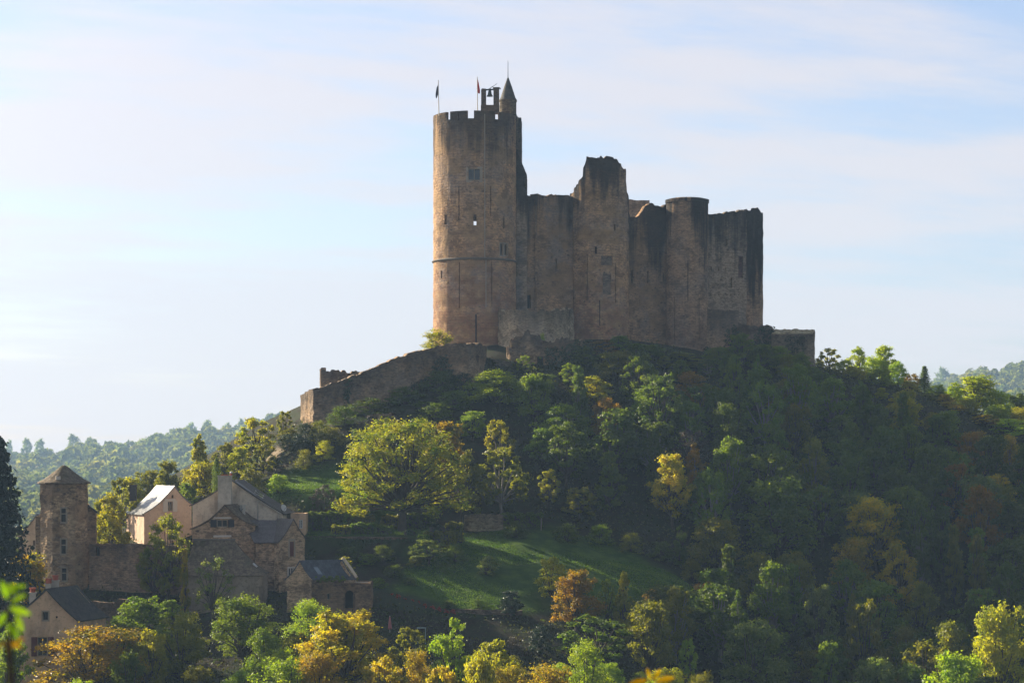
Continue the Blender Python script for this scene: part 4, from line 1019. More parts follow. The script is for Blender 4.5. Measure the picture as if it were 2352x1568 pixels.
fw_ = curve([(1163, 339.5), (1172, 337.5), (1240, 337), (1300, 337.5), (1362, 339)], 6)
o = fw_.build('ruined_wall', S_RUBBLE, None, 9, topline(fw_, [(1163, 796), (1168, 783), (1174, 776), (1181, 763), (1196, 758), (1211, 757), (1224, 759), (1238, 763), (1250, 768), (1277, 773), (1316, 770), (1358, 775)]), 1.1, [fw_.op(1234, 1248, 818, 840)], du=0.2, dv=0.5, jit=0.2, jag=0.25, block=0.45)
tag(o, 'broken jagged wall with a stepped end standing below the bowed apron wall', 'wall')
lw_ = curve([(1117, 337), (1140, 335), (1174, 335.5)])
o = lw_.build('rubble_wall', S_PALE, None, 9, topline(lw_, [(1117, 838), (1130, 830), (1142, 825), (1160, 826), (1174, 831)]), 1.0, [], du=0.4, dv=0.6, jit=0.15, jag=0.25)
tag(o, 'low tumbled rubble wall between the sloping rampart and the jagged wall', 'wall')
LT = [(690, 907), (704, 899), (718.6, 891), (735, 888), (755, 881), (793, 869), (841, 850), (862, 839.5), (875, 834), (908, 821), (958, 805), (990, 799), (1004, 792), (1028, 787.5), (1078, 786.5), (1102, 788.5), (1112, 791), (1117, 794)]
lwp = Wall([(gx(691, 334), 334)] + [tuple(p) for p in curve([(718.6, 320), (780, 321), (841, 322.5), (920, 324.5), (1000, 327), (1040, 326), (1075, 326), (1098, 328), (1111, 331), (1117, 338)]).pts])
o = lwp.build('rampart_wall', S_RUBBLE, None, 0, topline(lwp, LT), 1.1, [], du=0.22, dv=0.5, jit=0.17, jag=0.1, block=0.12)
tag(o, 'long rubble rampart sloping up to the foot of the keep', 'wall')
sw_ = pathw([(735.5, 347), (736.5, 339), (760, 338.5), (842, 340)])
o = sw_.build('parapet_wall', S_RUBBLE, None, 5, topline(sw_, [(735, 846.5), (741, 848), (748, 852), (753, 851.5), (762, 847.5), (772, 849.5), (800, 850.5), (836, 851.5), (845, 852)]), 0.8, [], du=0.2, dv=0.5, jit=0.14, jag=0.14, block=0.22)
tag(o, 'short wall stub rising behind the low end of the sloping rampart', 'wall')
rw1 = curve([(1624, 358), (1660, 356), (1697, 356)])
o = rw1.build('buttress_wall', S_RUBBLE, None, 9, topline(rw1, [(1624, 709), (1697, 714)]), 0.9, [], du=0.5, dv=0.7, jit=0.12, jag=0.12)
tag(o, 'rubble apron wall under the grey curtain beside the flat topped tower', 'wall')
rw2 = curve([(1696, 355.5), (1722, 355), (1756, 354.5), (1774, 354)])
o = rw2.build('stepped_wall', S_RUBBLE, None, 9, topline(rw2, [(1696, 735), (1706, 738), (1720, 741), (1752, 746.5), (1760, 746), (1774, 750)]), 0.9, [], du=0.2, dv=0.6, jit=0.16, jag=0.2, block=0.3)
tag(o, 'overgrown low wall stepping down below the corner tower', 'wall')
# massive end wall with a sloping rubble top
q0 = [(1772, 351.5), (1870.5, 352.5), (1871, 358), (1779, 358)]
ewl = Wall([(gx(p, Y), Y) for p, Y in q0], True)
def etop(u):
    p = ewl.P(u); return gz(767.5, 352) + (p.y - 351.5) * 0.16
o = ewl.build('end_wall', S_PALE, None, 8, etop, 0.6, [], du=0.4, dv=0.6, jit=0.12, jag=0.12)
tag(o, 'thick square ended outer wall with a crumbled sunny top past the corner tower', 'wall')
m = MB(); g_ = 9
def tpv(i, j):
    a = Vector(ewl.pts[0]).lerp(ewl.pts[1], i / 30); b = Vector(ewl.pts[3]).lerp(ewl.pts[2], i / 30); p = a.lerp(b, j / g_)
    return Vector((p.x, p.y, gz(767.5, 352) + (p.y - 351.5) * 0.16 - 0.05 + 0.3 * mnoise.noise((p.x * 1.1, p.y * 1.1, 7)) + 0.12 * mnoise.noise((p.x * 3, p.y * 3, 7)) + 0.25 * math.sin(j / g_ * math.pi)))
for i in range(30):
    for j in range(g_): m.face([tpv(i, j), tpv(i + 1, j), tpv(i + 1, j + 1), tpv(i, j + 1)])
m.build('rubble_top', stone('sunny_rubble', (0.40, 0.32, 0.2), (0.22, 0.17, 0.11), (0.1, 0.08, 0.06), bw=0.4, bh=0.25, rubble=0.8, seed=8, bump=1.0), o)  # lighter stone than the wall below; sunlight on top is painted in
# ------------------------------------------------------------------ garden and meadow walls
gw = curve([(698, 279.6), (800, 279), (900, 279), (985, 280.5)])
o = gw.build('garden_wall', S_RUBBLE, None, -15.5, topline(gw, [(690, 1231), (850, 1232), (985, 1236)]), 0.6, [], du=0.7, dv=0.6, jit=0.12, jag=0.06)
tag(o, 'long stone retaining wall holding up the hedged garden terrace', 'wall')
gw2 = curve([(1066, 291), (1110, 290.5), (1156, 291)])
o = gw2.build('drystone_wall', S_PALE, None, -10.5, topline(gw2, [(1066, 1183), (1100, 1180), (1156, 1182)]), 0.7, [], du=0.4, dv=0.4, jit=0.14, jag=0.1)
tag(o, 'short dry stone wall at the upper edge of the meadow', 'wall')
gw3 = curve([(985, 262.3), (1060, 261.7), (1130, 261.6), (1200, 261.8)])
o = gw3.build('terrace_wall', stone('dark_rubble', (0.13, 0.105, 0.08), (0.085, 0.07, 0.055), (0.05, 0.042, 0.035), bw=0.45, bh=0.2, rubble=0.5, seed=4), None, -21.5, topline(gw3, [(985, 1396), (1200, 1402)]), 0.6, [], du=0.5, dv=0.5, jit=0.14, jag=0.12)
tag(o, 'dark stone terrace wall along the lower edge of the meadow', 'wall')
gw4 = curve([(612, 304.5), (636, 304), (658, 304.5)])
o = gw4.build('roadside_wall', stone('roadside_rubble', (0.22, 0.18, 0.14), (0.14, 0.115, 0.09), (0.08, 0.07, 0.06), bw=0.4, bh=0.2, rubble=0.5, seed=2), None, -6, topline(gw4, [(612, 1084), (640, 1078), (658, 1082)]), 0.6, [], du=0.4, dv=0.4, jit=0.12, jag=0.1)
tag(o, 'grey drystone wall below the earth path above the pale house', 'wall')
# rock outcrop under the rampart
def rock(name, px0, px1, py0, py1, Y, label, seed, mat):
    m = MB(); x0, x1 = gx(px0, Y), gx(px1, Y); z0, z1 = gz(py1, Y), gz(py0, Y); nx, nz = int((x1 - x0) / 0.35) + 2, int((z1 - z0) / 0.3) + 2
    def rp(i, j):
        x = x0 + (x1 - x0) * i / nx; t = j / nz
        zt = z0 + (z1 - z0) * t * (0.72 + 0.5 * mnoise.noise((x * 0.45, seed, 1)) + 0.25 * mnoise.noise((x * 1.3, seed, 4)))
        e = min(1, min(i, nx - i) / 2.5)
        d = 1.1 * mnoise.noise((x * 0.55, zt * 0.75, seed)) + 0.55 * mnoise.noise((x * 1.6, zt * 2.2, seed + 3)) + 0.25 * mnoise.noise((x * 4, zt * 5, seed + 5))
        return Vector((x, Y - (1.0 * (1 - t) + 0.5 + d) * e + 1.2 * t, zt))
    for i in range(nx):
        for j in range(nz): m.face([rp(i, j), rp(i + 1, j), rp(i + 1, j + 1), rp(i, j + 1)])
        a, b = rp(i, nz), rp(i + 1, nz); m.face([a, b, b + Vector((0, 3.5, 0.4)), a + Vector((0, 3.5, 0.4))])
    o = m.build(name, mat, None); return tag(o, label, 'rock')
ROCK = stone('brown_rock', (0.19, 0.125, 0.085), (0.105, 0.072, 0.052), (0.06, 0.045, 0.035), bw=1.4, bh=0.5, rubble=1.5, seed=3, lich=0.5, bump=1.0)
rock('rock_outcrop', 678, 735, 1046, 1102, 304.5, 'brown rock face under the ivy at the corner of the rampart', 2.0, ROCK)
rock('rock_outcrop', 728, 800, 1062, 1102, 304, 'low brown rock ledge behind the sunny lawn beside the big spreading tree', 6.0, ROCK)
# ------------------------------------------------------------------ village
P_PINK = plaster('pink_plaster', (0.46, 0.315, 0.225), (0.33, 0.215, 0.15), 1, 0.3)
P_PALE = plaster('pale_plaster', (0.43, 0.36, 0.27), (0.24, 0.19, 0.14), 2, 0.3)
P_BEIGE = plaster('beige_plaster', (0.42, 0.285, 0.175), (0.27, 0.18, 0.115), 3, 0.35)
P_GREY = plaster('grey_plaster', (0.225, 0.18, 0.13), (0.125, 0.10, 0.072), 4, 0.5)
S_HOUSE = stone('house_rubble', (0.32, 0.235, 0.155), (0.125, 0.088, 0.060), (0.33, 0.26, 0.18), bw=0.55, bh=0.22, rubble=0.35, grey=0.3, seed=11, bump=0.8)
S_HOUSE2 = stone('warm_house_rubble', (0.35, 0.255, 0.165), (0.135, 0.095, 0.062), (0.36, 0.28, 0.19), bw=0.6, bh=0.24, rubble=0.35, grey=0.25, seed=12, bump=0.8)
S_TOWERH = stone('tower_house_masonry', (0.36, 0.255, 0.16), (0.12, 0.088, 0.062), (0.25, 0.19, 0.13), bw=0.65, bh=0.28, rubble=0.4, streak=0.4, streak_h=4, grey=0.4, seed=13, warm=(0.36, 0.24, 0.14), bump=0.9)
S_YARD = stone('yard_wall_masonry', (0.28, 0.20, 0.13), (0.15, 0.11, 0.08), (0.09, 0.07, 0.052), bw=0.5, bh=0.22, rubble=0.5, streak=0.5, streak_h=3, grey=0.35, seed=14, warm=(0.30, 0.20, 0.125), bump=0.9)
R_SLATE = slate('grey_slate', (0.115, 0.100, 0.090), (0.070, 0.062, 0.057), 0.2, 0.65, moss=0.4)
R_LAUZE = slate('brown_stone_tiles', (0.215, 0.165, 0.110), (0.085, 0.064, 0.044), 0.12, 0.85, 0.6, 0.45, 0.28, 3)
R_BRIGHT = slate('pale_sunlit_tiles', (0.24, 0.24, 0.23), (0.19, 0.19, 0.185), 0.5, 0.42, 0.1, 0.4, 0.26, 4)  # paler than the other roofs; sun glare is mixed into the colour
R_DARK = slate('dark_mossy_tiles', (0.062, 0.055, 0.046), (0.036, 0.033, 0.029), 0.25, 0.7, 0.5, 0.4, 0.26, 5)
R_BLUE = slate('blue_slate', (0.082, 0.095, 0.115), (0.05, 0.058, 0.072), 0.5, 0.42, 0.25, 0.28, 0.2, 6)
WOOD_RED = plain('red_brown_shutter', (0.13, 0.032, 0.022), 0.7)
WOOD_DK = plain('dark_shutter', (0.026, 0.024, 0.028), 0.7)
WHITE = plain('white_paint', (0.66, 0.64, 0.60), 0.5)
LIME = plain('limewashed_surround', (0.62, 0.55, 0.47), 0.9, var=0.1)
CLAY = plain('red_clay', (0.38, 0.085, 0.035), 0.75)
CEMENT = plaster('grey_render', (0.32, 0.29, 0.24), (0.15, 0.13, 0.10), 6, 0.2)
def solve_on(L, Rr, px):
    (xl, yl), (xr, yr) = L, Rr; k = (px - HX) / F
    s_ = (k * yl - xl) / ((xr - xl) - k * (yr - yl)); return s_
def gable_house(name, label, L, A, Rr, dvec, zb, wmat, rmat, cat='house', ops=(), flare=0.25, ov=0.35, ovf=0.25, th=0.14, jit=0.05, group=None, wallcap=True, roofname='roof'):
    """L, A, Rr: the near gable's left eave, ridge end and right eave as (px, py, Y); dvec: how far the house runs back"""
    l2, r2 = Vector((gx(L[0], L[2]), L[2])), Vector((gx(Rr[0], Rr[2]), Rr[2])); d = Vector(dvec)
    w = (r2 - l2).length; sA = solve_on(l2, r2, A[0]) * w; ya = (l2 + (r2 - l2) * (sA / w)).y
    zl, za, zr = gz(L[1], L[2]), gz(A[1], ya), gz(Rr[1], Rr[2])
    def prof(s_):
        if s_ <= sA: t = s_ / sA; z0 = zl
        else: t = (w - s_) / (w - sA); z0 = zr
        return z0 + (za - z0) * t - flare * math.sin(math.pi * min(max(t, 0), 1)) * (za - z0) * 0.3
    wall = Wall([l2, r2, r2 + d, l2 + d], True); dl = d.length
    def T(u):
        if u <= w: return prof(u)
        if u <= w + dl: return zr
        if u <= 2 * w + dl: return prof(2 * w + dl - u)
        return zl
    root = empty(name, ((l2.x + r2.x + d.x) / 2, (l2.y + r2.y + d.y) / 2, zb), label, cat, group)
    extra = [sA, 2 * w + dl - sA]
    po = [wall.op(*o) for o in ops]
    wo = wall.build('wall', wmat, root, zb, lambda u: T(u) - 0.02, 0.35, po, du=0.45, dv=0.7, jit=jit, extra=extra)
    # roof: one thick skin folded over the ridge, slightly uneven
    e = (r2 - l2).normalized(); dn = d.normalized(); m = MB()
    S = [-ov, 0] + [sA * t for t in (.25, .5, .75)] + [sA] + [sA + (w - sA) * t for t in (.25, .5, .75)] + [w, w + ov]
    def rz(s_):
        if s_ < 0: return prof(0) + s_ * (za - zl) / sA * 0.55
        if s_ > w: return prof(w) - (s_ - w) * (za - zr) / (w - sA) * 0.55
        return prof(s_)
    nd = max(4, int(dl / 0.9)); D = [-ovf] + [dl * k / nd for k in range(nd + 1)] + [dl + ovf]
    def rp(i, j, low):
        p = l2 + e * S[i] + dn * D[j]; wv = 0.05 * mnoise.noise((p.x * 0.8, p.y * 0.8, 3.0)) + 0.03 * mnoise.noise((p.x * 2.7, p.y * 2.7, 1.0))
        return Vector((p.x, p.y, rz(S[i]) + 0.02 + wv + (0 if low else th)))
    for i in range(len(S) - 1):
        for j in range(len(D) - 1):
            m.face([rp(i, j, 0), rp(i + 1, j, 0), rp(i + 1, j + 1, 0), rp(i, j + 1, 0)])
            m.face([rp(i, j + 1, 1), rp(i + 1, j + 1, 1), rp(i + 1, j, 1), rp(i, j, 1)])
        m.face([rp(i, 0, 1), rp(i + 1, 0, 1), rp(i + 1, 0, 0), rp(i, 0, 0)]); k = len(D) - 1
        m.face([rp(i + 1, k, 1), rp(i, k, 1), rp(i, k, 0), rp(i + 1, k, 0)])
    for i in (0, len(S) - 1):
        for j in range(len(D) - 1):
            q = [rp(i, j + 1, 1), rp(i, j, 1), rp(i, j, 0), rp(i, j + 1, 0)]; m.face(q if i == 0 else q[::-1])
    ro_ = m.build(roofname, rmat, root)
    return root, wall, wo, ro_, po, dict(l2=l2, r2=r2, d=d, e=e, dn=dn, w=w, sA=sA, za=za, zl=zl, zr=zr, rz=rz, dl=dl)
def on_roof(g, s_, t, up=0.16):
    p = g['l2'] + g['e'] * s_ + g['dn'] * t; return Vector((p.x, p.y, g['rz'](s_) + up))
def chimney(px0, px1, py0, py1, Y, depth, parent, mat, pot=None, name='chimney', cap=True):
    m = MB(); x0, x1 = gx(px0, Y), gx(px1, Y); z0, z1 = gz(py1, Y), gz(py0, Y)
    m.box(((x0 + x1) / 2, Y, (z0 + z1) / 2), (x1 - x0, depth, z1 - z0))
    if cap: m.box(((x0 + x1) / 2, Y, z1 + 0.06), (x1 - x0 + 0.14, depth + 0.14, 0.12))
    return m.build(name, mat, parent)
def shutters(w, o, parent, mat, sides=(0, 1), width=None):
    wd = width or (o[1] - o[0]) * 0.52; i = w.seg((o[0] + o[1]) / 2)[0]; n2 = w.nseg(i); nrm = Vector((n2.x, n2.y, 0))
    for s_ in sides:
        a = (o[0] - wd - 0.04, o[0] - 0.04, o[2], o[3]) if s_ == 0 else (o[1] + 0.04, o[1] + wd + 0.04, o[2], o[3])
        q = w.quad(a, -0.09); m = MB(); slab(m, q, nrm, 0.05)
        for t in (.15, .85): bar(m, q[0].lerp(q[3], t), q[1].lerp(q[2], t), 0.09, nrm, 0.025)
        m.build('shutter', mat, parent)

# pink plastered house
root, w, wo, ro_, po, g = gable_house('plastered_house', 'salmon pink plastered house with a gleaming pale roof', (331, 1180, 284), (401.5, 1118, 0), (440, 1158, 286.5), (-3.6, 8.5), -13, P_PINK, R_BRIGHT,
    ops=[(385.5, 396.5, 1151, 1173), (394, 398.5, 1136, 1143.5), (399, 410, 1203, 1228)], flare=0.35, ov=0.3, ovf=0.12)
window(w, po[0], root, 'mullion'); window(w, po[1], root, 'none'); window(w, po[2], root, 'cross')
m = MB()      # pale limewashed patch round the upper window, on the wall's own face
o_ = po[0]; ring_o = [(-0.55, 0.12), (-0.62, 0.55), (-0.48, 1.0), (-0.1, 1.12), (0.3, 1.05)]
du_ = o_[1] - o_[0]; dv_ = o_[3] - o_[2]
for a in ((o_[0] - 0.62, o_[0] - 0.03, o_[2] - 0.12, o_[3] + 0.05), (o_[1] + 0.03, o_[1] + 0.6, o_[2] - 0.1, o_[3] + 0.1), (o_[0] - 0.42, o_[1] + 0.4, o_[3] + 0.03, o_[3] + 0.32)):
    q = w.quad(a, -0.075); i = w.seg(o_[0])[0]; n2 = w.nseg(i); slab(m, q, Vector((n2.x, n2.y, 0)), 0.08)
m.build('window_surround', LIME, root)
chimney(298.5, 313.5, 1115, 1150, 290.5, 0.7, root, plain('dark_chimney', (0.06, 0.05, 0.045), 0.9))
# big pale house with the grey slate roof
root, w, wo, ro_, po, g = gable_house('plastered_house', 'large pale house with grey slate roof and two white satellite dishes', (442, 1160, 274), (534, 1105, 0), (650, 1180, 275.5), (0.3, 9.2), -14, P_PALE, R_SLATE,
    ops=[(546, 553, 1162, 1177)], flare=0.12, ov=0.35, ovf=0.15)
window(w, po[0], root, 'mullion')
m = MB(); yc = 273.75
for (a, b, c, d_) in ((501.3, 532.6, 1094, 1216),):
    x0, x1 = gx(a, yc), gx(b, yc); m.box(((x0 + x1) / 2, yc, (gz(c, yc) + gz(d_, yc)) / 2), (x1 - x0, 0.85, gz(c, yc) - gz(d_, yc)))
    m.box(((x0 + x1) / 2, yc, gz(c, yc) + 0.07), (x1 - x0 + 0.1, 0.95, 0.12))
ch = m.build('chimney', CEMENT, root)
m = MB(); u_ = yc / F; m.lathe((gx(531, yc + 0.5), yc + 0.5, gz(1093, yc)), [(3.2 * u_, 0), (2.6 * u_, 6.5 * u_), (3.1 * u_, 6.6 * u_)], 10); m.build('chimney_pot', CLAY, ch)
m = MB(); m.lathe((gx(531, yc + 0.5), yc + 0.5, gz(1086, yc)), [(3.6 * u_, 0), (3.6 * u_, 1.2 * u_), (2.6 * u_, 3.0 * u_), (0, 4.4 * u_)], 10); m.build('chimney_cowl', WHITE, ch)
m = MB(); m.box((gx(516, yc), yc + 0.1, gz(1091.5, yc)), (0.8, 0.5, 0.22)); m.build('chimney_bricks', CLAY, ch)
for px_d, py_d in ((592, 1149), (640, 1178)):
    m = MB(); q = w.P(w.find(px_d)) + w.N(w.find(px_d)) * 0.07; m.tube([(q.x, q.y, gz(py_d, q.y)), (q.x, q.y, gz(1240, q.y))], 0.06, 6); m.build('downpipe', CEMENT, root)
m = MB(); q = [w.P(w.find(p)) + w.N(w.find(p)) * 0.16 for p in (594, 646)]; m.tube([(q[0].x, q[0].y, gz(1150, q[0].y)), (q[1].x, q[1].y, gz(1180, q[1].y))], 0.07, 6); m.build('gutter', CEMENT, root)
# dark glazed strip let into the roof
m = MB(); q = [on_roof(g, g['sA'] + 0.25, 0.15, 0.19), on_roof(g, g['sA'] + 2.7, 0.15, 0.19), on_roof(g, g['sA'] + 2.7, 1.7, 0.19), on_roof(g, g['sA'] + 0.25, 1.7, 0.19)]
slab(m, q, Vector((0.5, 0, 0.86)), 0.06); m.build('roof_light', R_BLUE, root)
for s_, t in ((2.2, 2.9), (1.9, 5.6)):
    m = MB(); q = [on_roof(g, g['sA'] + s_, t, 0.2), on_roof(g, g['sA'] + s_ + 1.0, t, 0.2), on_roof(g, g['sA'] + s_ + 1.0, t + 0.75, 0.2), on_roof(g, g['sA'] + s_, t + 0.75, 0.2)]
    slab(m, q, Vector((0.5, 0, 0.86)), 0.1); so_ = m.build('skylight', WHITE, root)
    c_ = sum(q, Vector()) / 4; m = MB(); slab(m, [c_ + (p - c_) * 0.8 + Vector((0, 0, 0.03)) for p in q], Vector((0.5, 0, 0.86)), 0.02); m.build('pane', GLASS, so_)
# rear wing seen past the slate slope, with the white window
rw_ = Wall([(gx(668, 279), 279), (gx(703, 280), 280), (gx(703, 280) - 0.2, 285), (gx(668, 279) - 0.2, 285)], True)
o1 = rw_.op(687, 695.5, 1193, 1213)
we = rw_.build('rear_wing', P_BEIGE, root, -14, lambda u: gz(1179, 279), 0.35, [o1], du=0.5, dv=0.6, jit=0.04)
window(rw_, o1, we, 'panes', WHITE, depth=0.08)
def dish(px, py, Y, r, face, parent, back):
    c = Vector(at(px, py, Y)); f = Vector(face).normalized(); a = f.orthogonal().normalized(); b = f.cross(a); m = MB(); pr = []
    for k in range(5):
        t = k / 4; pr.append([c + f * (0.18 * t * t * r * 2) + (a * math.cos(x) + b * math.sin(x)) * r * t for x in [i * math.pi / 9 for i in range(18)]])
    for p0, p1 in zip(pr, pr[1:]):
        for k in range(18):
            l = (k + 1) % 18
            m.face([p0[k], p0[l], p1[l], p1[k]]); m.face([p1[k] - f * 0.03, p1[l] - f * 0.03, p0[l] - f * 0.03, p0[k] - f * 0.03])
    o = m.build('satellite_dish', WHITE, parent, 60)
    m = MB(); m.tube([c - f * 0.05, c - f * 0.25 + Vector((0, 0, -0.2)), Vector(back)], 0.045, 5); m.tube([c - b * r * 0.0 + Vector((0, 0, -r)), c + f * r * 1.0 + Vector((0, 0, -0.1))], 0.03, 4); m.build('mount', IRON, o)
dish(650, 1166, 274, 0.42, (0.75, -0.62, 0.25), root, at(651, 1182, 275))
dish(551.5, 1166.5, 272.6, 0.40, (0.96, -0.2, 0.2), root, at(556, 1172, 273.6))
chimney(556.5, 563, 1161, 1195, 272.8, 0.5, root, CEMENT)
# stone gable house in front of it
root, w, wo, ro_, po, g = gable_house('stone_house', 'rubble stone gabled house with dark shutters below the pale house', (443.5, 1214, 268.5), (517.5, 1161, 0), (585, 1207, 270), (0.8, 4.5), -18, S_HOUSE, R_LAUZE,
    ops=[(498.5, 523, 1193, 1210)], flare=0.5, ov=0.3, ovf=0.3, jit=0.07)
window(w, po[0], root, 'mullion'); shutters(w, po[0], root, WOOD_DK, width=0.72)
m = MB(); i = w.seg(po[0][0])[0]; n2 = w.nseg(i); nrm = Vector((n2.x, n2.y, 0))
for o_ in (w.op(491, 531, 1187, 1190.5), w.op(490, 531, 1228.5, 1233)): slab(m, w.quad(o_, -0.1), nrm, 0.12)
m.build('lintel', LIME, root)
# tall stone house whose gable carries the red brown shutter
root, w, wo, ro_, po, g = gable_house('stone_house', 'tall narrow stone house with a red brown shuttered gable window', (641, 1244, 267), (674, 1194, 0), (700.5, 1234, 268.2), (-2.2, 3.4), -19.5, S_HOUSE2, R_SLATE,
    ops=[(665.3, 674.8, 1243, 1277), (662.5, 675, 1303, 1328)], flare=0.25, ov=0.22, ovf=0.1, jit=0.07)
q = w.quad(po[0], 0.1); m = MB(); i = w.seg(po[0][0])[0]; n2 = w.nseg(i); nrm = Vector((n2.x, n2.y, 0)); slab(m, q, nrm, 0.05); bar(m, q[0].lerp(q[1], .5), q[3].lerp(q[2], .5), 0.05, nrm, 0.02); m.build('shutter', WOOD_RED, root)
m = MB(); e_ = po[0]
for a in ((e_[0] - 0.16, e_[0] - 0.01, e_[2] - 0.1, e_[3] + 0.1), (e_[1] + 0.01, e_[1] + 0.16, e_[2] - 0.1, e_[3] + 0.1), (e_[0] - 0.16, e_[1] + 0.16, e_[3] + 0.1, e_[3] + 0.3)): slab(m, w.quad(a, -0.07), nrm, 0.08)
m.build('window_surround', FRAMESTONE, root)
window(w, po[1], root, 'mullion', LIME, surround=0.12)
# link building: its long roof runs back from the gable house to the tall house
lw2 = Wall([(gx(586, 268.6), 268.6), (gx(643, 267.9), 267.9), (gx(643, 268.6), 273), (gx(582, 268.6), 274)], True)
root = empty('stone_house', (gx(615, 268), 270.5, -19.5), 'low linking stone house with purple grey slates between the two gabled stone houses', 'house')
lw2.build('wall', S_HOUSE, root, -19.5, lambda u: gz(1243, 268.3) - 0.02, 0.35, [], du=0.5, dv=0.7, jit=0.07)
m = MB(); A0 = Vector(at(584, 1245, 268.3)); B0 = Vector(at(646, 1245, 267.6)); B1 = Vector(at(675, 1194, 270.6)); A1 = Vector(at(560, 1193.5, 271.6)); A2 = Vector(at(560, 1245, 275)); B2 = Vector(at(675, 1245, 274))
nx_ = 8
for t0 in range(nx_):
    a, b = t0 / nx_, (t0 + 1) / nx_
    for v0 in range(4):
        c, d_ = v0 / 4, (v0 + 1) / 4
        def rp2(t, v):
            p = A0.lerp(B0, t).lerp(A1.lerp(B1, t), v); return p + Vector((0, 0, 0.05 * mnoise.noise((p.x, p.y, 3)) - 0.12 * math.sin(v * math.pi)))
        slab(m, [rp2(a, c), rp2(b, c), rp2(b, d_), rp2(a, d_)], Vector((0, -0.5, 0.86)), 0.14)
slab(m, [A1, B1, B2, A2], Vector((0, 0.5, 0.86)), 0.14)
m.build('roof', slate('purple_slate', (0.125, 0.105, 0.105), (0.075, 0.064, 0.066), moss=0.25, seed=8), root)
# barn with the great hipped stone roof
root = empty('stone_barn', (gx(512, 263), 263, -19), 'grey walled barn under a steep hipped roof of mossy stone tiles', 'barn')
bw2 = Wall([(gx(421, 260.5), 260.5), (gx(603, 259.5), 259.5), (gx(600, 259.5), 266.5), (gx(424, 260.5), 266.5)], True)
bo = bw2.op(470, 482, 1345, 1368)
bwl = bw2.build('wall', P_GREY, root, -21, lambda u: gz(1321, 260) - 0.02, 0.4, [bo], du=0.5, dv=0.6, jit=0.07)
slit(bw2, bo, root, 0.3, 'doorway')
m = MB(); e0, e1, e2, e3 = Vector(at(417, 1322, 260.1)), Vector(at(606, 1322, 259.2)), Vector((gx(603, 259.2), 266.9, gz(1322, 259.2))), Vector((gx(421, 260.1), 266.9, gz(1322, 260.1)))
r0, r1 = Vector(at(444, 1240, 263.2)), Vector(at(538, 1238.5, 263.0))
def patch(a, b, c, d_, n1, n2, sag):
    def pp(i, j):
        s_, t = i / n1, j / n2; p = a.lerp(b, s_).lerp(d_.lerp(c, s_), t)
        p = p + Vector((0, 0, -sag * math.sin(math.pi * min(1, t * 1.0)) + 0.06 * mnoise.noise((p.x * 1.3, p.y * 1.3, 2)) + 0.04 * mnoise.noise((p.x * 4, p.z * 4, 2)))); return p
    for i in range(n1):
        for j in range(n2): m.face([pp(i, j), pp(i + 1, j), pp(i + 1, j + 1), pp(i, j + 1)])
patch(e0, e1, r1, r0, 14, 8, 0.45); patch(e1, e2, r1, r1, 8, 8, 0.45); patch(e2, e3, r0, r1, 10, 5, 0.45); patch(e3, e0, r0, r0, 8, 8, 0.45)
m.face([e3, e2, e1, e0])
rf = m.build('roof', R_LAUZE, root)
m = MB(); m.box(((r0.x + r1.x) / 2, 263.1, r0.z + 0.08), ((r1 - r0).length + 0.2, 0.4, 0.2)); m.build('ridge', plain('ridge_stones', (0.14, 0.12, 0.1), 0.9, var=0.4), rf)
def on_patch(a, b, c, d_, s_, t, sag=0.45):
    p = a.lerp(b, s_).lerp(d_.lerp(c, s_), t); return p + Vector((0, 0, -sag * math.sin(math.pi * t)))
m = MB(); q = [on_patch(e1, e2, r1, r1, .32, .3), on_patch(e1, e2, r1, r1, .5, .3), on_patch(e1, e2, r1, r1, .5, .42), on_patch(e1, e2, r1, r1, .32, .42)]
nn = (q[1] - q[0]).cross(q[3] - q[0]).normalized(); nn = nn if nn.z > 0 else -nn
slab(m, [p + nn * 0.12 for p in q], nn, 0.14); m.build('skylight', WHITE, rf)
# little house with the blue slates
root, w, wo, ro_, po, g = gable_house('stone_house', 'small stone house with blue slate roof at the foot of the tall house', (657, 1330, 256.5), (689, 1289, 0), (718, 1331, 255.5), (4.6, 2.0), -21.5, S_HOUSE2, R_BLUE, ops=[], flare=0.35, ov=0.15, ovf=0.05, jit=0.07)
m = MB(); a = on_roof(g, g['sA'], g['dl'] + 0.1, 0.25); b = on_roof(g, g['w'] + 0.1, g['dl'] + 0.1, 0.25); m.tube([a + Vector((0, 0, .05)), a.lerp(b, .5) + Vector((0, 0, .1)), b], 0.17, 6); m.build('verge_stones', P_PALE, root)
m = MB(); q = [on_roof(g, g['sA'] + .5, 1.1, .2), on_roof(g, g['sA'] + 1.1, 1.1, .2), on_roof(g, g['sA'] + 1.1, 1.6, .2), on_roof(g, g['sA'] + .5, 1.6, .2)]
nn = (q[1] - q[0]).cross(q[3] - q[0]).normalized(); nn = nn if nn.z > 0 else -nn; slab(m, q, nn, 0.08); m.build('skylight', plain('skylight_glass', (0.25, 0.29, 0.33), 0.15, spec=0.8), root)
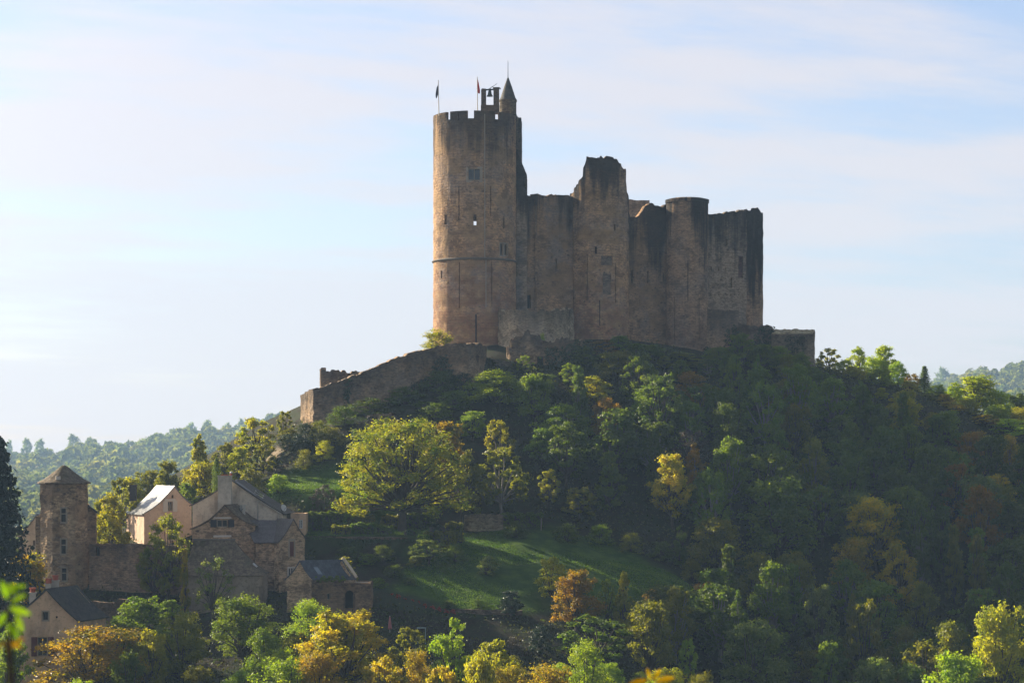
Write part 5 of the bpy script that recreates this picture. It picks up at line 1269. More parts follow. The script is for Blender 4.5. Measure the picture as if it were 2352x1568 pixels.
# its front wing with the terrace and the arched doorway
fw2 = Wall([(gx(716, 255.2), 255.2), (gx(792, 256.5), 256.5), (gx(852, 257), 257), (gx(852, 258), 262), (gx(720, 258), 262)], True)
root = empty('stone_terrace', (gx(785, 257), 259, -22), 'stone terrace building with an arched doorway beside the blue slated house', 'building')
fo = [fw2.op(793, 812, 1364, 1396), fw2.op(752, 759, 1362, 1376)]
def ft(u):
    p = fw2.px(u); return gz(1331, 256) if p < 791 else gz(1338.5, 256.5)
uu = fw2.find(791)
fwl = fw2.build('wall', S_YARD, root, -22.5, ft, 0.4, fo, du=0.4, dv=0.5, jit=0.08, extra=[uu, uu + 0.004])
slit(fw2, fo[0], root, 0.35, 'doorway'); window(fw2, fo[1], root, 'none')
m = MB(); m.box((gx(788, 259), 259.4, gz(1339, 256.5) - 0.2), (6.0, 4.4, 0.2)); m.build('terrace_floor', FRAMESTONE, root)
m = MB(); i = fw2.seg((fo[0][0] + fo[0][1]) / 2)[0]; n2 = fw2.nseg(i); nrm = Vector((n2.x, n2.y, 0)); c = fw2.quad(fo[0], -0.05); cc = (c[2] + c[3]) / 2; rr_ = (c[2] - c[3]).length / 2 + 0.1; ex2 = (c[2] - c[3]).normalized()
m.tube([c[0] - ex2 * 0.1, c[3] - ex2 * 0.1] + [cc + ex2 * (-math.cos(t) * rr_) + Vector((0, 0, math.sin(t) * rr_)) for t in [k * math.pi / 10 for k in range(1, 10)]] + [c[2] + ex2 * 0.1, c[1] + ex2 * 0.1], 0.09, 5); m.build('arch', S_YARD, root)
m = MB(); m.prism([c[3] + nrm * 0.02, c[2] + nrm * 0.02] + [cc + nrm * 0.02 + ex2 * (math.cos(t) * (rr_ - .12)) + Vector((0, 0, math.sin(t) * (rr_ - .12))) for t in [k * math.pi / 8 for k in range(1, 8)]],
                  [c[3] + nrm * 0.05, c[2] + nrm * 0.05] + [cc + nrm * 0.05 + ex2 * (math.cos(t) * (rr_ - .12)) + Vector((0, 0, math.sin(t) * (rr_ - .12))) for t in [k * math.pi / 8 for k in range(1, 8)]]); m.build('door_head', DARKVOID, root)  # black panel on the wall face, painted as the shaded arch opening
# roofless pale gable above the terrace, with a blue door
pg = Wall([(gx(777, 260.5), 260.5), (gx(818, 261), 261)])
pgo = pg.op(795, 802, 1303, 1328)
root = empty('ruined_gable', (gx(797, 260.7), 260.7, -15), 'pale roofless gable wall with a blue door above the stone terrace', 'ruin')
pg.build('wall', plaster('pale_ruin_plaster', (0.46, 0.40, 0.29), (0.25, 0.21, 0.15), 8, 0.3), root, -17, topline(pg, [(777, 1325), (781, 1296), (786, 1280), (792, 1280), (800, 1289), (808, 1303), (814, 1320), (819, 1333)]), 0.5, [pgo], du=0.25, dv=0.4, jit=0.08, jag=0.12)
m = MB(); slab(m, pg.quad(pgo, 0.2), Vector((0, -1, 0)), 0.06); m.build('door', plain('blue_door', (0.13, 0.17, 0.24), 0.6), root)
# round-cornered tower house
root = empty('tower_house', (gx(147, 272), 272, -17), 'tall stone stair tower with a flared pointed roof and cross windows', 'tower')
cx_, cy2, cr = gx(147, 272), 272.0, 56.5 / F * 272
ot = [(cx_ + cr * math.cos(R(a)), cy2 + cr * math.sin(R(a))) for a in (-148, -106, -52, -8, 38, 82, 128, 172)]
tw3 = Wall(ot, True)
tops_ = [tw3.op(139.5, 152.5, 1166, 1199.5), tw3.op(139.5, 152.5, 1237, 1272.5), tw3.op(141, 154, 1303, 1334)]
tw3.build('wall', S_TOWERH, root, -19.5, lambda u: gz(1109, 271), 0.5, tops_, du=0.4, dv=0.5, jit=0.10)
for o in tops_: window(tw3, o, root, 'transom', surround=0.1, depth=0.25)
m = MB(); u_ = 272 / F
m.lathe((cx_, cy2, 0), [(52 * u_, gz(1112, 272)), (61 * u_, gz(1110, 272)), (60.5 * u_, gz(1107, 272)), (44 * u_, gz(1099, 272)), (24 * u_, gz(1084, 272)), (8 * u_, gz(1070.5, 272)), (2 * u_, gz(1068, 272))], 16, a0=0.2)
rf = m.build('roof', R_DARK if False else R_LAUZE, root)
m = MB(); m.lathe((cx_ + 0.0, cy2, gz(1069, 272)), [(2.4 * u_, 0), (2.8 * u_, 1.6 * u_), (0.6 * u_, 2.4 * u_), (0.5 * u_, 7 * u_)], 8); m.build('finial', WHITE, rf)
m = MB(); c = Vector((gx(135, 269.9), 269.55, gz(1097, 269.9))); m.box(c, (0.55, 0.25, 0.4), 0.3); m.build('roof_light', LIME, rf)
lb = Wall([(gx(82, 271), 271), (gx(99, 270.6), 270.6), (gx(100, 273), 273.5), (gx(84, 273), 274)], True)
lb.build('buttress', S_TOWERH, root, -19.5, lambda u: gz(1186 if lb.px(u) < 96 else 1180, 271), 0.4, [], du=0.4, dv=0.5, jit=0.1, jag=0.1)
sb = Wall([(gx(196, 273), 273), (gx(220, 273.4), 273.4), (gx(221, 277), 277.5), (gx(196, 277), 277.5)], True)
sb.build('side_wing', S_TOWERH, root, -19.5, lambda u: gz(1158 + max(0, sb.px(u) - 202) * 0.85, 273.2), 0.4, [], du=0.35, dv=0.5, jit=0.08)
m = MB(); slab(m, [Vector(at(198, 1155, 272.7)), Vector(at(224, 1176, 272.9)), Vector(at(225, 1174, 277.7)), Vector(at(198, 1155, 277.6))], Vector((0.55, 0, 0.83)), 0.15); m.build('wing_roof', R_DARK, root)
# small house half hidden behind the tower
root, w, wo, ro_, po, g = gable_house('stone_house', 'small pale house with grey stone roof half hidden behind the pointed stair tower', (44, 1229, 285), (86, 1182, 0), (128, 1229, 287), (0.4, 6), -18, P_PALE, slate('pale_lauze', (0.23, 0.21, 0.18), (0.15, 0.135, 0.115), moss=0.3), ops=[(76, 82, 1240, 1254)], flare=0.3)
window(w, po[0], root, 'mullion')
# yard wall beside the tower
yw = pathw([(205, 270.6), (300, 270), (424, 268.5)])
yo = yw.op(220, 229.5, 1255.5, 1276)
o = yw.build('yard_wall', S_YARD, None, -19.5, topline(yw, [(200, 1248), (250, 1249), (300, 1248), (424, 1253)]), 0.6, [yo], du=0.5, dv=0.5, jit=0.12, jag=0.12)
tag(o, 'high brown stone wall between the pointed stair tower and the barn', 'wall'); slit(yw, yo, o, 0.4, 'opening')
yw2 = pathw([(200, 260), (262, 258), (310, 257.5)])
o = yw2.build('garden_wall', S_YARD, None, -21, topline(yw2, [(200, 1379), (262, 1383), (264, 1375), (310, 1378)]), 0.5, [], du=0.4, dv=0.5, jit=0.12, jag=0.12)
tag(o, 'low dark garden wall behind the house with red chimney pots', 'wall')
# near house with the red chimney pots
root, w, wo, ro_, po, g = gable_house('plastered_house', 'beige gabled house with dark mossy roof and red chimney pots', (44, 1408, 238), (107.5, 1354, 0), (177, 1424, 239), (1.9, 6.2), -29, P_BEIGE, R_DARK,
    ops=[(97, 112, 1403, 1424.5), (86, 109.5, 1462, 1506), (65, 68.5, 1415, 1420), (128, 132, 1414, 1419), (104, 119, 1552, 1590)], flare=0.18, ov=0.3, ovf=0.2)
window(w, po[0], root, 'none', surround=0.08); window(w, po[1], root, 'mullion'); shutters(w, po[1], root, WOOD_RED, width=0.58)
slit(w, po[2], root, 0.3, 'vent_hole'); slit(w, po[3], root, 0.3, 'vent_hole'); window(w, po[4], root, 'mullion')
for (a, b, y0_, y1_, Y) in ((67.5, 83, 1350, 1362, 240.5), (104.5, 119.5, 1328.5, 1341.5, 245.0), (119, 135.5, 1321, 1334, 245.6)):
    u_ = Y / F; c = chimney(a + 1, b - 1, y1_, y1_ + 40, Y, 0.5, root, CEMENT)
    m = MB(); m.lathe(at((a + b) / 2, y1_ - 1, Y), [(6 * u_, 0), (6.6 * u_, (y1_ - y0_) * 0.75 * u_), (7.6 * u_, (y1_ - y0_) * 0.78 * u_), (7.6 * u_, (y1_ - y0_) * u_), (0.2 * u_, (y1_ - y0_) * u_)], 12); m.build('chimney_pot', CLAY, c, 40)
# folded parasol and table frames on the lower terrace
Y = 252.0; gz0 = hgt(gx(895.5, Y), Y); r = empty('parasol', (gx(895.5, Y), Y, gz0), 'folded faded pink parasol on the shaded lower terrace', 'parasol')
m = MB(); m.tube([(gx(895.5, Y), Y, gz0 - 0.1), (gx(895.5, Y), Y, gz(1413, Y))], 0.035, 6); m.build('pole', WHITE, r)
m = MB(); u_ = Y / F; m.lathe((gx(895.5, Y), Y, 0), [(0.0, gz(1414, Y)), (1.6 * u_, gz(1417, Y)), (3.2 * u_, gz(1430, Y)), (4.6 * u_, gz(1443, Y)), (4.2 * u_, gz(1444, Y)), (0.5 * u_, gz(1440, Y))][::-1], 10); m.build('canopy', plain('faded_pink_cloth', (0.42, 0.15, 0.15), 0.8), r)
Y = 251.0; r = empty('garden_table', (gx(968, Y), Y, gz(1456, Y)), 'pale green metal table frame on the lower terrace behind yellow bushes', 'table')
m = MB(); m.box((gx(968, Y), Y, gz(1441, Y)), (1.0, 0.7, 0.05)); m.build('table_top', plain('pale_green_metal', (0.30, 0.38, 0.36), 0.5), r)
for sx in (-1, 1):
    for sy in (-1, 1):
        m = MB(); m.tube([(gx(968, Y) + sx * 0.44, Y + sy * 0.3, gz(1441, Y)), (gx(968, Y) + sx * 0.44, Y + sy * 0.3, min(gz(1458, Y), hgt(gx(968, Y), Y)))], 0.03, 5); m.build('leg', plain('pale_green_leg', (0.30, 0.38, 0.36), 0.5), r)
# wooden post by the meadow
Y = 291.5; x = gx(1243, Y); z = hgt(x, Y); m = MB(); m.tube([(x, Y, z - 0.3), (x + 0.02, Y, gz(1189, Y))], 0.075, 6); o = m.build('fence_post', plain('weathered_wood', (0.26, 0.22, 0.17), 0.9), None); tag(o, 'single tall weathered post at the dark upper edge of the meadow', 'post')
# ------------------------------------------------------------------ trees one can point at
B = 'bush'
# the broad tree in the garden
grow(925, 945, 318, 14.5, 'spreading', 'autumn', 'very large spreading golden green tree standing in the hedged garden', Y=285, name='spreading_tree', dense=26000, lsz=0.085, seed=1, depth=15)
grow(1025, 972, 120, 9, 'ovoid', 'orange', 'orange tinged tree rising behind the big spreading garden tree', Y=297, seed=0)
grow(1060, 1035, 110, 8, 'loose', 'olive', 'loose olive tree at the shaded side of the big spreading tree', Y=293, seed=1)
grow(1138, 846, 175, 11, B, 'lime', 'bright topped green tree growing against the low end of the jagged wall', Y=322, seed=2, dense=14000, lsz=0.14)
grow(1085, 945, 90, 6, 'ovoid', 'lime', 'small lime green tree between the spreading tree and the castle slope', Y=312, seed=0)
grow(1145, 962, 75, 7, 'loose', 'yellow', 'thin yellow green sapling in front of the green tree below the jagged wall', Y=306, seed=2)
grow(1152, 1028, 130, 11, 'loose', 'olive', 'airy olive tree with a pale trunk above the short dry stone wall', Y=296, seed=0, bark=BARKP)
grow(1365, 866, 118, 9, 'ovoid', 'yellow', 'sunlit yellow green tree alone on the dark slope under the ruined tower', Y=326, seed=1, dense=9000, lsz=0.17)
grow(1312, 834, 52, 4.5, 'loose', 'lime', 'small sunlit lime sapling against the foot of the jagged wall', Y=331, seed=1)
grow(1206, 815, 42, 4, 'loose', 'lime', 'slender lime sapling in front of the jagged wall face', Y=333, seed=2)
grow(1385, 780, 75, 5, 'loose', 'rust', 'rust brown thin tree right below the ruined tower', Y=339, seed=0)
grow(1460, 790, 90, 5.5, 'ovoid', 'mid', 'dark green tree crowding the wall between ruined tower and flat topped tower', Y=341, seed=1)
grow(1525, 815, 60, 7, 'tall', 'olive', 'yellowish olive tree in front of the flat topped tower base', Y=338, seed=0)
grow(1545, 1046, 128, 12, 'ovoid', 'gold', 'glowing golden tree in the middle of the dark wooded slope', Y=299, seed=2, dense=9000, lsz=0.17)
grow(1562, 1205, 60, 6.5, 'tall', 'dark', 'ivy wrapped dark trunk below the glowing golden tree', Y=289, seed=1)
grow(1245, 985, 92, 8, 'ovoid', 'mid', 'green tree in half shade beyond the airy olive tree', Y=309, seed=2)
grow(1330, 1118, 85, 8, 'loose', 'olive', 'dark tree with a few orange sprays at the upper edge of the meadow', Y=297, seed=1)
grow(1258, 1078, 58, 6, 'loose', 'yellow', 'small yellowish tree in half shade above the fence post', Y=299, seed=0)
grow(1955, 1236, 118, 8, 'round', 'gold', 'sunlit golden tree top sloping like a roof in the dark wood', y0=255, y1=330, seed=0)
grow(2066, 1250, 96, 9.5, 'loose', 'gold', 'sunlit airy golden tree with visible stems in the dark wood', y0=255, y1=330, seed=1, dense=8000, lsz=0.18)
grow(1790, 1084, 205, 11, 'round', 'mid', 'broad domed green tree in the shaded wood', Y=299, seed=1, dense=9500, lsz=0.18)
grow(1268, 1282, 95, 9, 'ovoid', 'yellow', 'sunlit yellow and green tree behind the russet tree', Y=266, seed=0, dense=8500, lsz=0.16)
grow(1325, 1306, 128, 11, 'round', 'rust', 'large russet tree at the bottom of the meadow', Y=260, seed=2, dense=9500, lsz=0.16)
grow(1432, 1312, 72, 9, 'tall', 'yellow', 'thin yellowish tree next to the russet tree at the foot of the meadow', Y=261, seed=2)
grow(1395, 1330, 50, 6, 'loose', 'lime', 'little lime tree squeezed between the russet tree and the thin yellowish tree', Y=263, seed=0)
grow(1522, 1394, 66, 9, 'tall', 'mid', 'narrow dark green tree below the sunlit tip of the meadow', Y=259, seed=0)
grow(1578, 1466, 50, 5, 'loose', 'lime', 'small bright lime spray in the gully below the meadow', Y=252, seed=1)
grow(1735, 1418, 182, 9.5, 'round', 'grey', 'grey green tree catching sun beside the dirt track', Y=256, seed=2, dense=10500, lsz=0.16)
grow(1880, 1338, 95, 10, 'loose', 'grey', 'pale grey green tree with bare upper twigs in the shaded wood', Y=275, seed=2)
grow(1985, 1378, 110, 10, 'loose', 'olive', 'olive half bare tree beside the pale grey green tree', Y=271, seed=0)
grow(2292, 1386, 165, 12, 'round', 'yellow', 'large yellow lit tree at the lower edge of the dark wood', Y=262, seed=0, dense=10500, lsz=0.16)
grow(2195, 1478, 190, 9, 'round', 'lime', 'broad lime green tree at the bottom of the dark wood', Y=250, seed=1, dense=10500, lsz=0.16)
grow(2245, 1228, 85, 11, 'tall', 'olive', 'narrow olive tree standing tall in the shaded wood', Y=290, seed=2)
# crest of the hill beyond the castle
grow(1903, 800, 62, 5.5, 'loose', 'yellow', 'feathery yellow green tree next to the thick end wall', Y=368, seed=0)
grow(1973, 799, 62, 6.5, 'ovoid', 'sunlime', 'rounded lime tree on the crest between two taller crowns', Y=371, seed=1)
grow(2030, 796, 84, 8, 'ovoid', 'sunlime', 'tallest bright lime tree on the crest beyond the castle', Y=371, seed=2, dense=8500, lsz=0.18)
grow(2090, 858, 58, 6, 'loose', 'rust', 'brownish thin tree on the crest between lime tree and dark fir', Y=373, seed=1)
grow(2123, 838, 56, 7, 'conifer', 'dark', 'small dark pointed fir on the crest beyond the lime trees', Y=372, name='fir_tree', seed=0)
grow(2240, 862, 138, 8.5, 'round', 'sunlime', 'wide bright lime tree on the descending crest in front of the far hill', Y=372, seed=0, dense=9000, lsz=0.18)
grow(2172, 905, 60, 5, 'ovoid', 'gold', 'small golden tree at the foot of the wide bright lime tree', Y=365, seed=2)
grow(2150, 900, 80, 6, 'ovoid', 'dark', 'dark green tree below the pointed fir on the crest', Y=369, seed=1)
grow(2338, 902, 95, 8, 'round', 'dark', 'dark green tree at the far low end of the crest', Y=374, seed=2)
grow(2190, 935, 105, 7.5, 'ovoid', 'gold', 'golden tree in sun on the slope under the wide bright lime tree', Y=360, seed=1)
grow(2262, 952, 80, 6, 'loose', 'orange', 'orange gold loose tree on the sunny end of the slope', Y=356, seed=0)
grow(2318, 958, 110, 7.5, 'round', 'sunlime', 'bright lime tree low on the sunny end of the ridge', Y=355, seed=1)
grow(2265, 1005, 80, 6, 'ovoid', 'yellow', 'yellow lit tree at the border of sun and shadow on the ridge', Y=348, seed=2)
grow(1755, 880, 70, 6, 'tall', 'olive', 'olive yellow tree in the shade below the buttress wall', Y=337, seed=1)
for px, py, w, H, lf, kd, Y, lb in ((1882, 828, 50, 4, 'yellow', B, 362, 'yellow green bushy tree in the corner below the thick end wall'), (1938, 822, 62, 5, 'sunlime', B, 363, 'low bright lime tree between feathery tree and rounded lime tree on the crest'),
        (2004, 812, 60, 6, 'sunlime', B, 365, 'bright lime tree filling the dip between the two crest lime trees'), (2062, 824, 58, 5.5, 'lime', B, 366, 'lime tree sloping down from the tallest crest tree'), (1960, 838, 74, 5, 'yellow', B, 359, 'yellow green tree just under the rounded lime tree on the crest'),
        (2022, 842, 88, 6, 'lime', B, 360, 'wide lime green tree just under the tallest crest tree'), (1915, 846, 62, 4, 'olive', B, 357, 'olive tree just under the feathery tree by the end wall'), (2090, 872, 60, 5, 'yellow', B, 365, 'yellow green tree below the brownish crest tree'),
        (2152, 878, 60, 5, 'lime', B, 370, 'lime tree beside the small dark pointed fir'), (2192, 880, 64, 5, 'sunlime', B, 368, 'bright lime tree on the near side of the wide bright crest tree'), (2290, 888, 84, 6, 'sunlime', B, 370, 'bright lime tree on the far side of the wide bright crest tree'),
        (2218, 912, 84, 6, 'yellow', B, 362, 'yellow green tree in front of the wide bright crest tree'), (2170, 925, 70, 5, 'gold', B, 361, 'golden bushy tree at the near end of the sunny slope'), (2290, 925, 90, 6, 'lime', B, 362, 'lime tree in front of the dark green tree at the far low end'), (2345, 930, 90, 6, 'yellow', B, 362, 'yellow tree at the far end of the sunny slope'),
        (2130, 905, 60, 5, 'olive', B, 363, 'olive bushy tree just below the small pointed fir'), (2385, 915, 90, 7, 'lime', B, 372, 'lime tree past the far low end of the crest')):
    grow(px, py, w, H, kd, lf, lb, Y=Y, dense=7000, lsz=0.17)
for px, py, w, H, lf, kd, Y, lb in ((1342, 790, 84, 6, 'mid', B, 337, 'green bushy tree at the shaded end of the jagged wall'), (1425, 772, 90, 7, 'mid', 'ovoid', 340, 'green tree at the foot of the ruined tower beside the rust brown one'), (1492, 788, 90, 6, 'mid', B, 341, 'green bushy tree under the middle curtain wall'),
        (1562, 806, 88, 6, 'olive', B, 342, 'olive bushy tree under the flat topped tower'), (1652, 792, 96, 7, 'mid', B, 346, 'green bushy tree against the buttress wall'), (1703, 768, 88, 8, 'mid', 'ovoid', 347, 'tall green tree reaching up the stepped wall'),
        (1748, 784, 96, 7, 'mid', 'round', 347, 'round green tree below the corner tower'), (1794, 796, 88, 6, 'lime', 'ovoid', 348, 'lime green tree in front of the ivy of the end wall'), (1838, 804, 76, 6, 'mid', B, 348, 'bushy green tree under the shaded face of the end wall'), (1600, 835, 80, 5, 'olive', B, 341, 'olive bushy tree between flat topped tower and buttress wall')):
    grow(px, py, w, H, kd, lf, lb, Y=Y, dense=8000, lsz=0.17)
# village side
grow(-6, 990, 250, 20, 'conifer', 'evergreen', 'tall dark conifer cut by the picture edge behind the village', Y=252, name='conifer_tree', seed=0, dense=9000, lsz=0.2)
grow(458, 996, 82, 9, 'tall', 'yellow', 'tall pale yellow tree rising above the pink house', Y=306, seed=0)
grow(385, 1060, 84, 7, 'ovoid', 'olive', 'olive golden tree above the dark chimney of the pink house', Y=304, seed=2)
grow(462, 1052, 110, 7.5, 'round', 'yellow', 'broad yellow green tree filling the gap above the two plastered houses', Y=300, seed=1)
grow(497, 1049, 24, 6.5, 'cypress', 'dark', 'slim dark cypress behind the big chimney of the pale house', Y=294, name='cypress_tree', seed=0)
grow(590, 960, 108, 9, 'loose', 'yellow', 'airy yellow tree above the earth path below the rampart end', Y=312, seed=0, dense=8500, lsz=0.17)
grow(655, 942, 44, 6, 'loose', 'olive', 'thin olive tree standing by the sunlit end of the rampart', Y=322, seed=2)
grow(668, 985, 60, 4, 'ovoid', 'olive', 'small bushy olive tree hugging the rampart end', Y=315, seed=1)
grow(548, 1028, 70, 5, 'ovoid', 'yellow', 'yellowish tree below the airy yellow tree', Y=304, seed=0)
grow(605, 1018, 66, 4.5, 'loose', 'olive', 'thin olive tree leaning over the earth path', Y=305, seed=1)
grow(575, 1070, 85, 4, B, 'olive', 'olive thicket over the slate ridge of the pale house', Y=296, cat='bush', name='bush', seed=1)
grow(640, 1085, 60, 3, B, 'lime', 'lime bush at the corner of the upper lawn above the slate roof', Y=293, cat='bush', name='bush', seed=2)
grow(430, 1110, 70, 4.5, 'ovoid', 'mid', 'green tree directly behind the gap between pink and pale house', Y=296, seed=0)
grow(258, 1138, 108, 8, 'ovoid', 'yellow', 'bushy yellow green tree between the pointed stair tower and the pink house', Y=281, seed=1, dense=9000, lsz=0.16)
grow(278, 1098, 82, 8.5, 'loose', 'olive', 'olive tree behind the bushy tree beside the pink house', Y=292, seed=0)
grow(228, 1150, 50, 6, 'ovoid', 'olive', 'small olive tree touching the side wing of the stair tower', Y=285, seed=2)
grow(388, 1183, 122, 9, 'loose', 'olive', 'sparse golden olive tree in front of the pink gable wall', Y=266.5, seed=1, dense=6000, lsz=0.17)
grow(352, 1255, 85, 6, 'loose', 'olive', 'loose olive tree against the brown yard wall', Y=266, seed=2)
grow(425, 1262, 40, 7.5, 'tall', 'gold', 'bright yellow climber covering the corner of the barn', Y=259.3, cat='climber', name='climbing_plant', seed=2)
grow(488, 1278, 108, 6.2, 'loose', 'grey', 'nearly bare dark stemmed tree in front of the barn wall', Y=256.5, seed=0, dense=2200, lsz=0.16)
grow(60, 1272, 142, 6.5, 'round', 'orange', 'orange tinged tree at the foot of the pointed stair tower', Y=258, seed=0, dense=9000, lsz=0.16)
grow(205, 1420, 238, 9, 'round', 'orange', 'big orange gold tree beside the house with red chimney pots', Y=231, seed=1, dense=19000, lsz=0.10)
grow(424, 1413, 140, 9.5, 'ovoid', 'olive', 'dark olive tree with golden tips below the barn', Y=236, seed=1, dense=14000, lsz=0.115)
grow(562, 1368, 146, 10, 'round', 'mid', 'full green tree below the mossy barn roof', Y=241, seed=0, dense=14000, lsz=0.115)
grow(706, 1371, 102, 8, 'round', 'lime', 'fresh green round tree under the little blue slated house', Y=244, seed=2, dense=9000, lsz=0.115)
grow(790, 1398, 195, 10, 'loose', 'gold', 'wide yellow tree with fine stems below the arched doorway', Y=232, seed=2, dense=15000, lsz=0.115)
grow(790, 1410, 150, 9.5, 'round', 'yellow', 'dense yellow crown inside the wide yellow tree below the arched doorway', Y=233.5, seed=0, dense=9000, lsz=0.115)
grow(655, 1492, 170, 7, 'round', 'lime', 'lime tree at the lower edge under the full green tree', Y=223, seed=1, dense=10000, lsz=0.115)
grow(735, 1488, 130, 6.5, 'round', 'orange', 'orange tipped tree at the lower edge beside the lime tree', Y=222, seed=0, dense=14000, lsz=0.115)
grow(690, 1450, 80, 7, 'loose', 'olive', 'thin olive tree under the fresh green round tree', Y=236, seed=1)
grow(942, 1440, 74, 7, 'loose', 'olive', 'slender olive tree next to the folded parasol', Y=235, seed=0)
grow(1040, 1415, 150, 10.5, 'tall', 'lime', 'tall pointed bright lime tree at the lower edge', Y=226, seed=1, dense=15000, lsz=0.115)
grow(962, 1500, 100, 6, 'ovoid', 'gold', 'golden tree at the lower edge beside the pointed lime tree', Y=221, seed=2, dense=14000, lsz=0.115)
grow(885, 1510, 120, 6, 'loose', 'gold', 'thin golden tree at the lower edge under the wide yellow tree', Y=221, seed=1, dense=14000, lsz=0.115)
grow(1130, 1470, 90, 7, 'loose', 'yellow', 'yellow green tree just behind the pointed lime tree', Y=230, seed=0)
grow(1172, 1508, 120, 6.5, 'round', 'gold', 'golden tree at the lower edge between two green trees', Y=221, seed=1, dense=14000, lsz=0.115)
grow(1250, 1524, 140, 6, 'round', 'orange', 'low orange tipped tree at the bottom edge', Y=218, seed=0, dense=14000, lsz=0.115)
grow(1348, 1474, 126, 8.5, 'ovoid', 'lime', 'sunlit green tree standing alone at the bottom edge below the russet tree', Y=228, seed=2, dense=10000, lsz=0.115)
grow(1020, 1525, 90, 5, 'loose', 'gold', 'golden bush like tree at the very bottom under the pointed lime tree', Y=216, seed=2)
grow(1105, 1496, 90, 6, 'round', 'yellow', 'small yellow green tree at the bottom beside the pointed lime tree', Y=219, seed=0)
grow(320, 1368, 130, 6, 'round', 'mid', 'dark green tree covering the foot of the brown yard wall', Y=254, seed=2)
grow(392, 1378, 80, 5, 'ovoid', 'mid', 'small green tree between the yard wall and the barn corner', Y=256, seed=0)
grow(292, 1420, 90, 7, 'round', 'dark', 'dark green tree behind the big orange gold tree', Y=245, seed=0)
grow(20, 1440, 90, 7, 'ovoid', 'mid', 'dark green tree at the outer corner of the house with red chimney pots', Y=233, seed=1)
# meadow and garden plants
grow(985, 1238, 98, 6, 'loose', 'grey', 'grey olive tree leaning on the slope below the garden wall', Y=275, seed=0)
grow(1118, 1277, 62, 4.2, 'ovoid', 'grey', 'single small rounded tree in the middle of the meadow', Y=272.5, seed=1)
grow(1172, 1356, 78, 5.5, 'ovoid', 'glossy', 'glossy evergreen shrub glinting at the bottom of the meadow', Y=261, cat='shrub', name='evergreen_shrub', seed=2)
grow(1243, 1430, 60, 4, B, 'glossy', 'dark glossy shrub glinting below the russet tree', Y=252, cat='shrub', name='evergreen_shrub', seed=0)
grow(818, 1128, 76, 5, 'round', 'lime', 'low umbrella shaped lime tree behind the garden hedges', Y=288.5, seed=0)
grow(742, 1112, 70, 6, 'loose', 'twig', 'bare brown twiggy tree behind the pale house', Y=289, seed=1, dense=2500)
grow(1003, 750, 92, 4, B, 'yellow', 'yellow green bush at the foot of the keep behind the rampart', Y=340, cat='bush', name='bush', seed=1, dense=9000, lsz=0.15)
grow(1180, 1455, 60, 4, B, 'twig', 'grey bare thicket below the terrace wall', Y=250, cat='bush', name='bush', seed=2, dense=2500)
grow(975, 925, 60, 3.5, 'loose', 'mid', 'slim green sapling under the sloping rampart', Y=319, seed=2)
grow(1245, 759, 24, 1.2, B, 'lime', 'small lime weed on top of the jagged wall', Y=339.5, cat='bush', name='bush', seed=0, dense=3000)
# bushes on the bank under the rampart
for px, py, w, H, lf, lb in ((705, 995, 70, 4, 'ivy', 'dark ivy mound at the lit corner foot of the rampart'), (735, 985, 70, 3, 'olive', 'olive scrub under the low end of the rampart'),
        (790, 950, 90, 3, 'dark', 'dark bramble at the base of the rampart near its low end'), (850, 930, 110, 3, 'dark', 'wide dark bramble along the base of the rampart'), (930, 905, 100, 3, 'dark', 'dark bramble where the rampart starts to climb steeply'),
        (1010, 872, 110, 3.4, 'dark', 'dark bush on the bank under the bowed end of the rampart'), (1062, 868, 70, 2.6, 'ivy', 'ivy dark bush under the end of the rampart'), (760, 1000, 80, 3, 'olive', 'olive scrub below the rampart left of the spreading tree'.replace('left of', 'beside')),
        (880, 962, 80, 2.6, 'twig', 'brownish dry scrub on the bank below the rampart'), (700, 1050, 50, 3, 'olive', 'olive bush hanging over the rock face'), (660, 1010, 46, 2.6, 'ivy', 'dark bush beside the earth path'),
        (1045, 915, 90, 3, 'dark', 'dark thicket between the spreading tree and the rampart end'), (1000, 945, 90, 3, 'mid', 'green thicket just above the orange tinged tree'), (745, 1030, 60, 3, 'yellow', 'yellowish bush above the brown rock ledge'), (690, 1020, 60, 3, 'ivy', 'dark ivy hump above the rock face')):
    g_ = ground_at(px, py + H / 2 / 320 * F, 280, 345)
    if g_ is None: continue
    plant('bush', (g_.x, g_.y, g_.z - 0.3), H, w / F * g_.y * 1.1, B, lf, lb, cat='bush', group='bushes on the castle bank', dense=5000, lsz=0.17)
